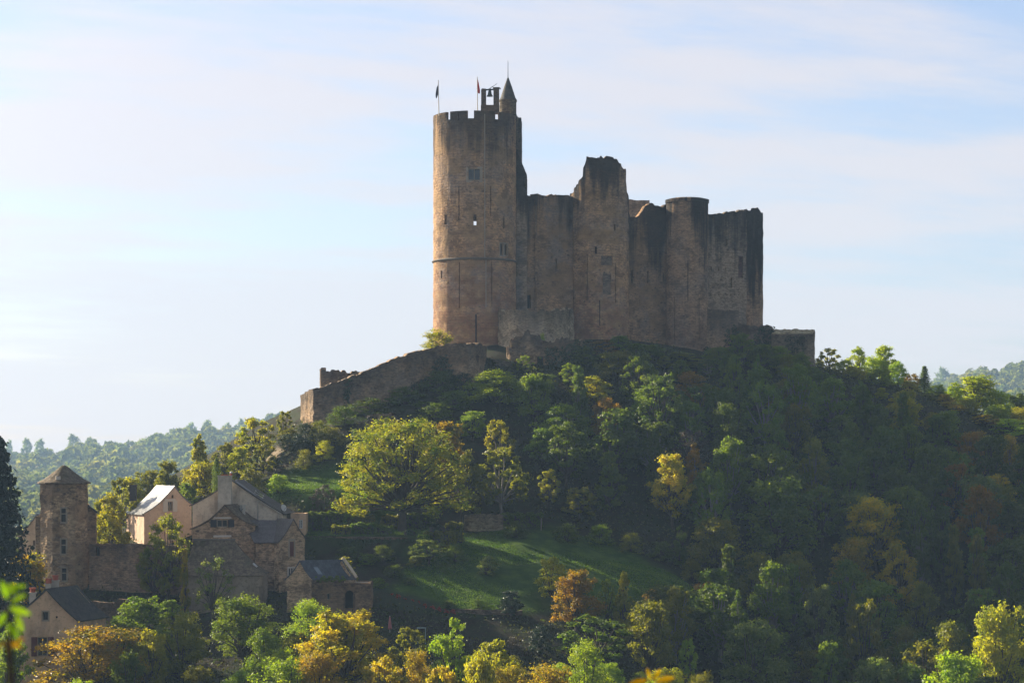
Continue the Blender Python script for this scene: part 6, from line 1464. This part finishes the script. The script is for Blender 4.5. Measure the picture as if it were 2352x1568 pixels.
# ------------------------------------------------------------------ clipped hedges
def hedge(px0, px1, py0, py1, Y, D, leaf, label, rounded=0.0, name='hedge', n=None):
    x0, x1 = gx(px0, Y), gx(px1, Y); z1 = gz(py0, Y); z0 = min(gz(py1, Y), hgt((x0 + x1) / 2, Y) - 0.1)
    rg = np.random.default_rng(int(px0)); w, h = x1 - x0, z1 - z0
    n = n or int(min(9000, 170 * (w * h * 2 + w * D + D * h * 2)))
    u = rg.uniform(-1, 1, (n, 3)); ax = rg.choice(3, n, p=np.array([D * h, w * h, w * D]) / (D * h + w * h + w * D))
    sg = np.sign(rg.uniform(-1, 1, n)); sg[ax == 2] = 1
    u[np.arange(n), ax] = sg
    if rounded: l = np.linalg.norm(u, axis=1, keepdims=True); u = u * (1 - rounded) + u / l * rounded
    nr = np.zeros((n, 3)); nr[np.arange(n), ax] = sg
    wob = 0.12 * np.sin(u[:, 0:1] * w * 2.1 + u[:, 2:3] * 3) + 0.06 * np.sin(u[:, 0:1] * w * 5)
    C = u * np.array([w / 2, D / 2, h / 2]) + nr * wob + rg.normal(scale=0.06, size=(n, 3)) + np.array([0, 0, h / 2])
    P, Qd = leaf_quads(C, nr + rg.normal(scale=0.6, size=(n, 3)), rg.uniform(0.07, 0.16, n), rg)
    me = np_mesh(name, P, Qd, LEAF[leaf], rg.uniform(0, 1, n))
    r = empty(name, ((x0 + x1) / 2, Y, z0), label, 'hedge', 'clipped garden hedges')
    o = bpy.data.objects.new('foliage', me); COL.objects.link(o); o.parent = r
    m = MB(); m.box(((x0 + x1) / 2, Y, z0 + h * 0.44), (w * 0.9, D * 0.82, h * 0.86)); m.build('stems', BARK, r)
hedge(704, 742, 1178, 1207, 285.2, 1.0, 'dark', 'dark clipped hedge closest to the pale house wing')
hedge(744, 786, 1177, 1204, 286, 1.0, 'dark', 'dark clipped hedge ending at the bright garden grass')
hedge(802, 858, 1187, 1204, 287.4, 1.2, 'olive', 'olive topped clipped hedge in the middle of the bright garden grass')
hedge(878, 918, 1186, 1204, 287.6, 1.2, 'olive', 'olive clipped hedge just behind the trunk of the spreading tree')
hedge(922, 996, 1180, 1204, 288, 1.2, 'dark', 'long dark hedge in the shade of the spreading tree')
hedge(762, 788, 1208.5, 1229, 280.6, 0.9, 'olive', 'low olive brown box hedge at the end of the garden wall edge')
hedge(790, 804, 1209, 1230, 280.7, 0.9, 'olive', 'narrow brown box hedge beside the low olive brown one')
hedge(807, 862, 1203.5, 1230, 280.7, 1.1, 'dark', 'square dark box hedge on the garden wall edge')
hedge(864, 902, 1209, 1230, 280.8, 0.9, 'dark', 'low dark hedge touching the trunk of the spreading tree')
hedge(1022, 1064, 1200, 1217, 285.5, 1.6, 'olive', 'olive domed hedge at the shaded end of the garden', 0.4)
hedge(976, 1046, 1222, 1238, 281, 1.2, 'olive', 'low flat olive hedge at the end of the garden wall', 0.2)
hedge(985, 1024, 1204, 1222, 283, 1.6, 'glossy', 'rounded glossy bush between the olive hedges', 0.9)
hedge(928, 954, 1219, 1234, 280.6, 1.1, 'glossy', 'small rounded glossy bush beside the trunk of the spreading tree', 0.9)
hedge(1150, 1244, 1180, 1212, 293, 1.2, 'dark', 'long dark hedge between the dry stone wall and the fence post')
# ------------------------------------------------------------------ ivy and creepers on the walls
def ivy(polys, leaf, label, cat='ivy', name='ivy', n=None, th=0.25, lsz=0.16, seed=1):
    """leaf mats clinging to walls: outlines seen at (px, py) on a surface at distance Y(px)"""
    Vs, Qs, Ts, k = [], [], [], 0
    rg = np.random.default_rng(seed)
    for poly, Yf in polys:
        p = np.array(poly, float); lo, hi = p.min(0), p.max(0)
        area = (hi[0] - lo[0]) * (hi[1] - lo[1]) * (330 / F) ** 2
        m = int(area * 65)
        q = lo + rg.uniform(0, 1, (m, 2)) * (hi - lo)
        q2 = q + 3.5 * np.stack([np.sin(q[:, 1] * 0.5), np.sin(q[:, 0] * 0.4)], 1)
        q = q[inside([tuple(a) for a in poly], q2[:, 0], q2[:, 1])]
        cl = np.array([mnoise.noise((a[0] * 0.12, a[1] * 0.12, seed)) for a in q]) if len(q) else np.zeros(0)
        q = q[cl > -0.28]
        Y = np.array([Yf(a) for a in q[:, 0]]) - np.abs(rg.normal(scale=th, size=len(q))) - 0.1
        C = np.stack([(q[:, 0] - HX) / F * Y, Y, (HY - q[:, 1]) / F * Y], 1)
        P, Qd = leaf_quads(C, rg.normal(scale=0.6, size=C.shape) + np.array([-0.1, -1, 0.4]), lsz * rg.uniform(0.6, 1.3, len(C)), rg)
        Vs.append(P); Qs.append(Qd + k); Ts.append(rg.uniform(0, 1, len(C))); k += len(P)
    o_ = np.concatenate(Vs); c = o_.mean(0); c[2] = o_[:, 2].min()
    me = np_mesh(name, o_ - c, np.concatenate(Qs), LEAF[leaf], np.concatenate(Ts)); o = bpy.data.objects.new(name, me); o.location = c; COL.objects.link(o)
    tag(o, label, cat, 'ivy on the castle walls')
cst = lambda y: (lambda p: y)
lwY = lambda p: float(np.interp(p, [718, 780, 841, 920, 1000, 1040, 1075, 1098], [320, 321, 322.5, 324.5, 327, 326, 326, 328]))
ivy([([(1005, 818), (1022, 815), (1035, 840), (1045, 870), (1085, 890), (1060, 905), (960, 905), (900, 915), (930, 890), (985, 862)], lwY)], 'ivy', 'dark ivy climbing the rampart beside its bowed end', seed=2)
ivy([([(797, 872), (808, 870), (806, 900), (802, 935), (790, 940), (788, 915)], lwY)], 'ivy', 'thin ivy strand hanging down the middle of the sloping rampart', seed=3)
ivy([([(1804, 772), (1846, 772), (1850, 800), (1848, 845), (1800, 850), (1806, 805)], cst(351.4))], 'ivy', 'thick ivy on the shaded face of the thick end wall', seed=4)
ivy([([(1752, 748), (1778, 752), (1782, 800), (1775, 840), (1740, 830), (1722, 800), (1735, 765)], cst(353.8))], 'ivy', 'ivy draped over the stepped wall beside the corner tower', seed=5)
ivy([([(1668, 760), (1690, 745), (1705, 770), (1700, 830), (1660, 830)], cst(355.5))], 'ivy', 'ivy on the buttress wall beside the flat topped tower', seed=6)
ivy([([(1612, 800), (1630, 795), (1634, 835), (1610, 838)], cst(358))], 'ivy', 'small ivy patch at the base of the flat topped tower', seed=7)
ivy([([(1250, 795), (1290, 800), (1330, 778), (1362, 778), (1362, 850), (1270, 860), (1255, 830)], cst(336.6))], 'ivy', 'ivy spreading over the shaded half of the jagged wall', seed=8)
ivy([([(780, 1236), (850, 1236), (900, 1238), (880, 1262), (800, 1275), (776, 1270)], cst(278.8)), ([(905, 1238), (985, 1240), (985, 1262), (930, 1255)], cst(279.2))], 'ivy', 'ivy hanging over the garden retaining wall', seed=9)
ivy([([(780, 1280), (796, 1276), (812, 1300), (822, 1335), (808, 1335), (795, 1300)], cst(260.3))], 'olive', 'olive creeper edging the pale roofless gable', seed=10)
ivy([([(725, 1325), (795, 1322), (792, 1334), (726, 1336)], cst(255.3))], 'dark', 'weeds growing along the eaves of the blue slated house', seed=11)
LEAF['crimson'] = leaf_mat('leaves_crimson', (0.16, 0.018, 0.014), (0.26, 0.030, 0.022), trans=0.25)
ivy([([(893, 1362), (912, 1366), (960, 1384), (1010, 1398), (1046, 1402), (1046, 1410), (1000, 1408), (940, 1400), (900, 1384)], lambda p: float(np.interp(p, [893, 1046], [265.2, 261.3])))], 'crimson', 'crimson creeper trailing over the lower meadow wall', cat='creeper', name='creeper', seed=12)
# ------------------------------------------------------------------ the wood on the slope
WOODPX = [(1190, 870), (1350, 800), (1640, 812), (1880, 850), (2000, 870), (2150, 930), (2500, 1000), (2500, 1720), (1420, 1720), (1250, 1560), (1290, 1480), (1480, 1420), (1640, 1390), (1660, 1350), (1560, 1270), (1400, 1226), (1180, 1180), (1190, 1060)]
SKYLIM = [(1180, 842), (1300, 830), (1345, 800), (1400, 778), (1470, 790), (1540, 806), (1600, 822), (1640, 812), (1700, 782), (1760, 790), (1840, 800), (1870, 828), (1890, 858), (1990, 862), (2065, 872), (2100, 905), (2150, 930), (2200, 955), (2350, 1000), (2500, 1020)]
rg = random.Random(3)
ZONES = []
def wood_label(px, py, leaf, kind):
    tone = {'dark': 'dark green', 'mid': 'green', 'olive': 'olive', 'rust': 'russet brown', 'gold': 'dull gold', 'orange': 'dull orange', 'lime': 'lime green', 'sunlime': 'bright lime', 'grey': 'grey green', 'yellow': 'yellow green', 'twig': 'bare twiggy'}[leaf]
    shape = {'ovoid': 'tree', 'round': 'domed tree', 'tall': 'narrow tree', 'loose': 'thin tree'}[kind]
    if py < 905: where = 'close below the ruined tower' if px < 1460 else 'close below the flat topped tower' if px < 1640 else 'close below the corner tower and end wall' if px < 1890 else 'on the sunny crest beyond the end wall'
    elif py < 1060: where = 'high on the slope above the airy olive tree' if px < 1310 else 'on the dark slope around the lone sunlit tree' if px < 1500 else 'on the dark slope below the flat topped tower' if px < 1720 else 'on the dark slope below the thick end wall' if px < 1960 else 'on the slope just under the sunny crest'
    elif py < 1230: where = 'at the upper edge of the meadow' if px < 1450 else 'around the glowing golden tree' if px < 1640 else 'around the broad domed green tree' if px < 1910 else 'in the shade above the two sunlit golden crowns' if px < 2130 else 'in the deep shade below the sunny end of the ridge'
    elif py < 1400: where = 'in the shade past the tip of the meadow' if px < 1800 else 'under the two sunlit golden crowns' if px < 2120 else 'around the tall narrow olive tree'
    else: where = 'in the gully below the meadow' if px < 1640 else 'around the grey green tree beside the dirt track' if px < 1900 else 'low between the dirt track and the large yellow lit tree'
    return f'{tone} {shape} {where}', where
nfill = 0
yy = 252.0
def in_track(x, y): return bool(inside(TRACK, np.array([x]), np.array([y]))[0])
while yy < 372:
    xx = -2.0
    while xx < 100:
        x = xx + rg.uniform(-1.6, 1.6); y = yy + rg.uniform(-1.6, 1.6); xx += 5.4
        z = hgt(x, y); px = x / y * F + HX; py = HY - z / y * F
        if not inside(WOODPX, np.array([px]), np.array([py]))[0] or px > 2440: continue
        if in_track(x, y) or bool(inside(MEADOW, np.array([x]), np.array([y]))[0]): continue
        if y > 347 and px < 1880: continue
        H = rg.uniform(6.0, 11.0); W = rg.uniform(5.4, 10.0)
        lim = float(np.interp(px, [a for a, b in SKYLIM], [b for a, b in SKYLIM])) + rg.uniform(0, 26)
        H = min(H, gz(lim, y) - z)
        if H < 2.2: continue
        if H < 5: W = min(W, H * 1.2)
        if any((x - a) ** 2 + (y - b) ** 2 < (r * 0.72 + W * 0.26) ** 2 for a, b, r in TREES[:150] if True): continue
        # thin out what hides the hand placed sunlit crowns
        sunny = px > 1885 and py < 1010 and px - (py - 860) * 1.1 > 1880  # this zone gets lighter leaves in place of sunlight
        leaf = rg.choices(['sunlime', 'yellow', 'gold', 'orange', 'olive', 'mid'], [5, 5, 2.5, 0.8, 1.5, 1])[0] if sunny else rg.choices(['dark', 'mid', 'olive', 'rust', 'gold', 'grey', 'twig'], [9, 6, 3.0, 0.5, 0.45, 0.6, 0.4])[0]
        kind = rg.choices(['ovoid', 'round', 'tall', 'loose'], [5, 3, 3, 2.5])[0]
        if kind == 'tall': W *= 0.75; H = min(H * 1.12, max(H, gz(lim, y) - z))
        lb, where = wood_label(px, HY - (z + H * 0.6) / y * F, leaf, kind)
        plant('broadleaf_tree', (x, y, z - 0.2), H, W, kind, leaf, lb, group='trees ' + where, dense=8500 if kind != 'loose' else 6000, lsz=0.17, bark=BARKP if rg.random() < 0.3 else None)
        nfill += 1
    yy += 5.4
FORE = [(0.45, 'mid', 'round'), (0.2, 'olive', 'ovoid'), (0.2, 'yellow', 'ovoid'), (0.15, 'lime', 'round')]
k = 0
for yy in (216, 222, 228, 234, 240, 246):
    for xx in np.arange(-58, 24, 5.2):
        x, y = xx + rg.uniform(-1.4, 1.4), yy + rg.uniform(-1.4, 1.4); z = hgt(x, y); px = x / y * F + HX
        H = rg.uniform(5, 8.5); W = rg.uniform(4.5, 6.8)
        lim = float(np.interp(px, [-200, 0, 60, 200, 250, 420, 640, 660, 850, 900, 1010, 1200, 1290, 1420, 1700], [1500, 1545, 1555, 1500, 1440, 1425, 1420, 1440, 1440, 1500, 1490, 1490, 1500, 1490, 1500])) + rg.uniform(0, 50)
        H = min(H, gz(lim, y) - z)
        if H < 2.5 or (px < 215 and y > 227): continue
        W = min(W, H * 1.15)
        if any((x - a) ** 2 + (y - b) ** 2 < (r * 0.6 + W * 0.25) ** 2 for a, b, r in TREES): continue
        leaf, kind = rg.choices([(b_, c_) for a_, b_, c_ in FORE], [a_ for a_, b_, c_ in FORE])[0]
        where = 'around the big orange gold tree' if px < 360 else 'in the trees below the barn' if px < 640 else 'under the wide yellow tree below the arched doorway' if px < 900 else 'around the tall pointed bright lime tree' if px < 1200 else 'along the bottom edge below the russet tree'
        plant('broadleaf_tree', (x, y, z - 0.2), H, W, kind, leaf, {'mid': 'green', 'olive': 'olive', 'yellow': 'yellow green', 'lime': 'lime green'}[leaf] + ' filling tree '.replace('filling ', '') + where, group='trees ' + where, dense=10000, lsz=0.14); k += 1
# scrub on the meadow's upper bank
for i, (px, py, H, W, lf) in enumerate(((800, 1290, 2.2, 3.5, 'dark'), (840, 1300, 1.8, 3.0, 'mid'), (880, 1290, 2.4, 3.6, 'dark'), (905, 1325, 1.8, 3.0, 'dark'), (955, 1300, 1.6, 2.6, 'olive'), (1045, 1290, 2.6, 3.4, 'dark'), (870, 1350, 1.5, 2.6, 'mid'), (940, 1345, 1.2, 2.2, 'dark'),
        (1185, 1235, 2.5, 4, 'dark'), (1300, 1245, 2.8, 4.5, 'dark'), (1380, 1250, 3, 4.5, 'mid'), (1450, 1270, 3, 4.2, 'olive'), (1520, 1290, 3, 4.2, 'dark'), (1590, 1335, 3, 4, 'olive'), (1620, 1375, 2.5, 3.6, 'rust'), (1500, 1395, 2.4, 3.6, 'rust'), (1440, 1410, 2.4, 3.4, 'mid'), (1100, 1400, 1.6, 3, 'dark'), (1030, 1402, 1.4, 2.6, 'dark'))):
    g_ = ground_at(px, py, 255, 300)
    if g_ is None: continue
    lb = {'dark': 'dark green', 'mid': 'green', 'olive': 'olive', 'rust': 'brownish'}[lf] + ' bush ' + ('on the bank below the garden wall' if px < 1060 and py < 1380 else 'along the shaded upper border of the meadow' if py < 1300 else 'at the lower border of the meadow')
    plant('bush', (g_.x, g_.y, g_.z - 0.2), H, W, B, lf, lb, cat='bush', group='bushes round the meadow', dense=5000, lsz=0.17)
# trees among the village side, behind and between the houses
for px, py, H, W, lf, kd, lb in ((345, 1125, 5, 6, 'olive', 'round', 'olive tree peeping over the pale roof of the pink house'), (300, 1150, 5, 6, 'yellow', 'ovoid', 'yellowish tree behind the bright roof end of the pink house'), (520, 1075, 5, 5, 'olive', 'ovoid', 'olive tree beside the slim cypress'),
        (170, 1230, 4, 6, 'mid', 'round', 'green tree just behind the foot of the stair tower'), (20, 1290, 5, 7, 'dark', 'round', 'dark green tree under the tall conifer')):
    g_ = ground_at(px, py + H * 0.5 / 300 * F * 0.6, 285, 330)
    if g_ is not None: plant('broadleaf_tree', g_ - Vector((0, 0, 0.2)), H, W, kd, lf, lb)
# ------------------------------------------------------------------ ground cover nobody could count
def scatter(name, polys, n, leaf, lsz, h, label, avoid=(), seed=1, cat='undergrowth', upright=False, z_lim=None):
    rgn = np.random.default_rng(seed); A = np.concatenate([np.array(p) for p in polys]); lo, hi = A.min(0), A.max(0)
    q = lo + rgn.uniform(0, 1, (n, 2)) * (hi - lo); ok = np.zeros(len(q), bool)
    for p in polys: ok |= inside(p, q[:, 0], q[:, 1])
    for p in avoid: ok &= ~inside(p, q[:, 0], q[:, 1])
    q = q[ok]; cl = np.array([mnoise.fractal((a[0] * 0.35, a[1] * 0.35, seed), 1.0, 2.0, 3) for a in q])
    z = height(q[:, 0], q[:, 1]); k = len(q)
    hh = h * np.clip(0.55 + cl * 0.9, 0.05, 1.5) * rgn.uniform(0, 1, k) ** 0.7
    C = np.stack([q[:, 0], q[:, 1], z + hh], 1)
    N_ = rgn.normal(size=(k, 3)) + (np.array([0, -0.6, 0.1]) if upright else np.array([0, -0.3, 0.7]))
    P, Qd = leaf_quads(C, N_, lsz * rgn.uniform(0.5, 1.4, k), rgn)
    o = bpy.data.objects.new(name, np_mesh(name, P, Qd, LEAF[leaf], np.clip(0.4 + cl + rgn.uniform(-.3, .3, k), 0, 1))); COL.objects.link(o)
    tag(o, label, cat, kind='stuff'); return o
LEAF['brush'] = leaf_mat('leaves_brush', (0.030, 0.050, 0.012), (0.080, 0.078, 0.022), trans=0.3)
LEAF['grassblade'] = leaf_mat('grass_blades', (0.050, 0.115, 0.014), (0.120, 0.190, 0.024), trans=0.4)
WOODXY = [(5, 255), (60, 250), (105, 262), (112, 372), (50, 372), (32, 350), (-3, 336), (-3, 296), (14, 293), (27, 280)]
VILL = [(-62, 224), (24, 224), (24, 262), (-10, 261), (-22, 262), (-24, 279), (-18, 291), (-26, 304), (-34, 318), (-30, 322), (0, 322), (-3, 338), (-34, 330), (-70, 330), (-70, 262)]
scatter('undergrowth', [WOODXY], 70000, 'brush', 0.20, 1.3, 'dark brambles and saplings covering the floor of the wood', avoid=[MEADOW, TRACK], seed=4)
scatter('undergrowth', [VILL], 60000, 'brush', 0.17, 0.9, 'weeds and low scrub between the village walls and on the castle bank', avoid=[MEADOW, LAWN, GARDEN, PATH, BANKGRASS], seed=5)
def fgrow(n, poly, seed, label):
    o = scatter('grass', [poly], n, 'grassblade', 0.065, 0.10, label, seed=seed, cat='grass', upright=True); return o
fgrow(90000, MEADOW, 6, 'green grass of the sloping meadow')
fgrow(18000, LAWN, 7, 'bright grass of the upper lawn under the rocks')
fgrow(9000, GARDEN, 8, 'bright grass between the garden hedges')
# ------------------------------------------------------------------ trees on the far skyline
for px, py, w, dY, lb in ((62, 1000, 26, 0, 'hazy blue small tree first in the row on the far skyline field'), (20, 1006, 22, 10, 'hazy blue low tree on the far skyline by the conifer'), (92, 1003, 24, 5, 'hazy blue tree third in the row on the far skyline field'),
        (168, 992, 30, 0, 'hazy blue tree above the pointed stair tower on the far skyline'), (205, 999, 22, 0, 'small hazy blue tree beside the one above the stair tower'), (437, 965, 34, 0, 'hazy blue broad tree on the far skyline past the tall pale yellow tree'),
        (478, 958, 40, 8, 'hazy blue wide clump on the far skyline above the village'), (520, 966, 26, 0, 'hazy blue small tree on the far ridge before the airy yellow tree'), (556, 956, 24, 0, 'hazy blue tree on the far ridge at the airy yellow tree'),
        (625, 946, 28, 5, 'hazy blue tree on the far ridge next to the rampart end'), (680, 955, 30, 0, 'hazy blue tree on the far ridge touching the rampart end'),
        (2167, 837, 42, 0, 'hazy blue round tree on the far ridge closest to the castle hill'), (2246, 839, 36, 0, 'hazy blue round tree in the middle of the far ridge'), (2318, 837, 36, 0, 'hazy blue round tree by the tan field on the far ridge'), (2200, 858, 40, 0, 'hazy blue low tree between two round trees on the far ridge'), (2345, 845, 26, 0, 'hazy blue small tree at the end of the far ridge')):
    Y = 2600.0 + dY; x = gx(px, Y); z = hgt(x, Y); H = max(5.0, gz(py, Y) - z)
    plant('distant_tree', (x, Y, z - 0.5), H + 0.5, w / F * Y * 1.25, 'bush', 'mid', lb, group='trees on the far skyline', seed=rnd.randrange(2), dense=2500, lsz=0.34)
LEAF['shoot'] = leaf_mat('leaves_young_shoot', (0.10, 0.19, 0.012), (0.16, 0.25, 0.02), trans=0.5)
LEAF['flame'] = leaf_mat('leaves_orange_shoot', (0.19, 0.12, 0.006), (0.26, 0.16, 0.008), trans=0.45)
# ------------------------------------------------------------------ leafy shoots close to the eye
def leaf_shape(m, p, d, n, ln, wd, curl=0.25):
    d = d.normalized(); s_ = d.cross(n).normalized(); n = s_.cross(d)
    rowp = []
    for k in range(7):
        t = k / 6; w = wd * math.sin(math.pi * min(1, t * 0.92 + 0.04)) ** 0.8; c = p + d * ln * t - n * curl * ln * t * t
        rowp.append((c + s_ * w + n * w * 0.3, c, c - s_ * w + n * w * 0.3))
    for a, b in zip(rowp, rowp[1:]):
        m.face([a[0], a[1], b[1], b[0]]); m.face([a[1], a[2], b[2], b[1]])
def shoot(px, py, Y, leaves, mat, label, ln, seed, colour2=None):
    rg2 = random.Random(seed); c = Vector(at(px, py, Y)); g0 = Vector((c.x + 0.1, Y + 0.25, hgt(c.x + 0.1, Y + 0.25)))
    r = empty('leafy_shoot', g0, label, 'shoot'); m = MB(); m.tube([g0, g0.lerp(c, 0.5) + Vector((0.03, 0.02, 0)), c], [0.012, 0.008, 0.004], 6); m.build('stem', BARK, r)
    for (dx, dy, l, off) in leaves:
        d = Vector((dx, rg2.uniform(-.3, .3), dy)); m = MB(); leaf_shape(m, c + Vector((off[0], 0, off[1])), d, Vector((rg2.uniform(-.5, .5), -1, rg2.uniform(0.1, .7))), l * ln, l * ln * 0.17)
        o = m.build('leaf', LEAF[mat] if not (colour2 and off[1] < -0.05) else LEAF[colour2], r, 60)
shoot(1493, 1560, 8.0, [(-.15, 1, .9, (0, 0)), (.6, .85, .9, (.01, 0)), (1, .35, 1.4, (.02, -.01)), (-1, -.35, 1.6, (-.01, 0)), (.9, -.1, .8, (.02, -.02)), (-.3, -1, .9, (0, -.01))], 'flame', 'yellow leafy shoot rising close to the viewer at the bottom edge', 0.05, 2)
shoot(16, 1395, 5.0, [(.9, .5, 1.2, (0, .03)), (1, -.3, 1.3, (.005, 0)), (.5, -1, 1.1, (.02, -.015)), (-.2, 1, 1.1, (0, .02)), (1, .1, 1.0, (-.005, .045)), (.6, -.8, 1.2, (.0, -.03)), (1, .7, 1.0, (.01, .01)), (-.6, -.9, 1.1, (0, -.01))], 'shoot', 'bright green leafy shoot close to the viewer near the picture edge', 0.036, 3)
shoot(14, 1475, 5.4, [(1, -.25, 1.0, (0, 0)), (.2, -1, .9, (0, 0)), (-.8, -.4, 1.0, (0, 0)), (1, .5, .7, (.02, 0))], 'flame', 'orange yellow leaves close to the viewer beneath the bright green shoot', 0.036, 4)
# ------------------------------------------------------------------ air
m = MB(); m.box((0, 1445, 79), (3600, 3150, 302))
hm = bpy.data.materials.new('haze_air'); hm.use_nodes = True; hnt = hm.node_tree; hnt.nodes.clear()
ho = node(hnt, 'ShaderNodeOutputMaterial'); pv = node(hnt, 'ShaderNodeVolumePrincipled')
pv.inputs['Color'].default_value = (0.45, 0.68, 1.0, 1); pv.inputs['Density'].default_value = 0.00016; pv.inputs['Anisotropy'].default_value = 0.1
hnt.links.new(pv.outputs[0], ho.inputs['Volume'])
hz_ = m.build('haze', hm, None); tag(hz_, None, None, kind='stuff')
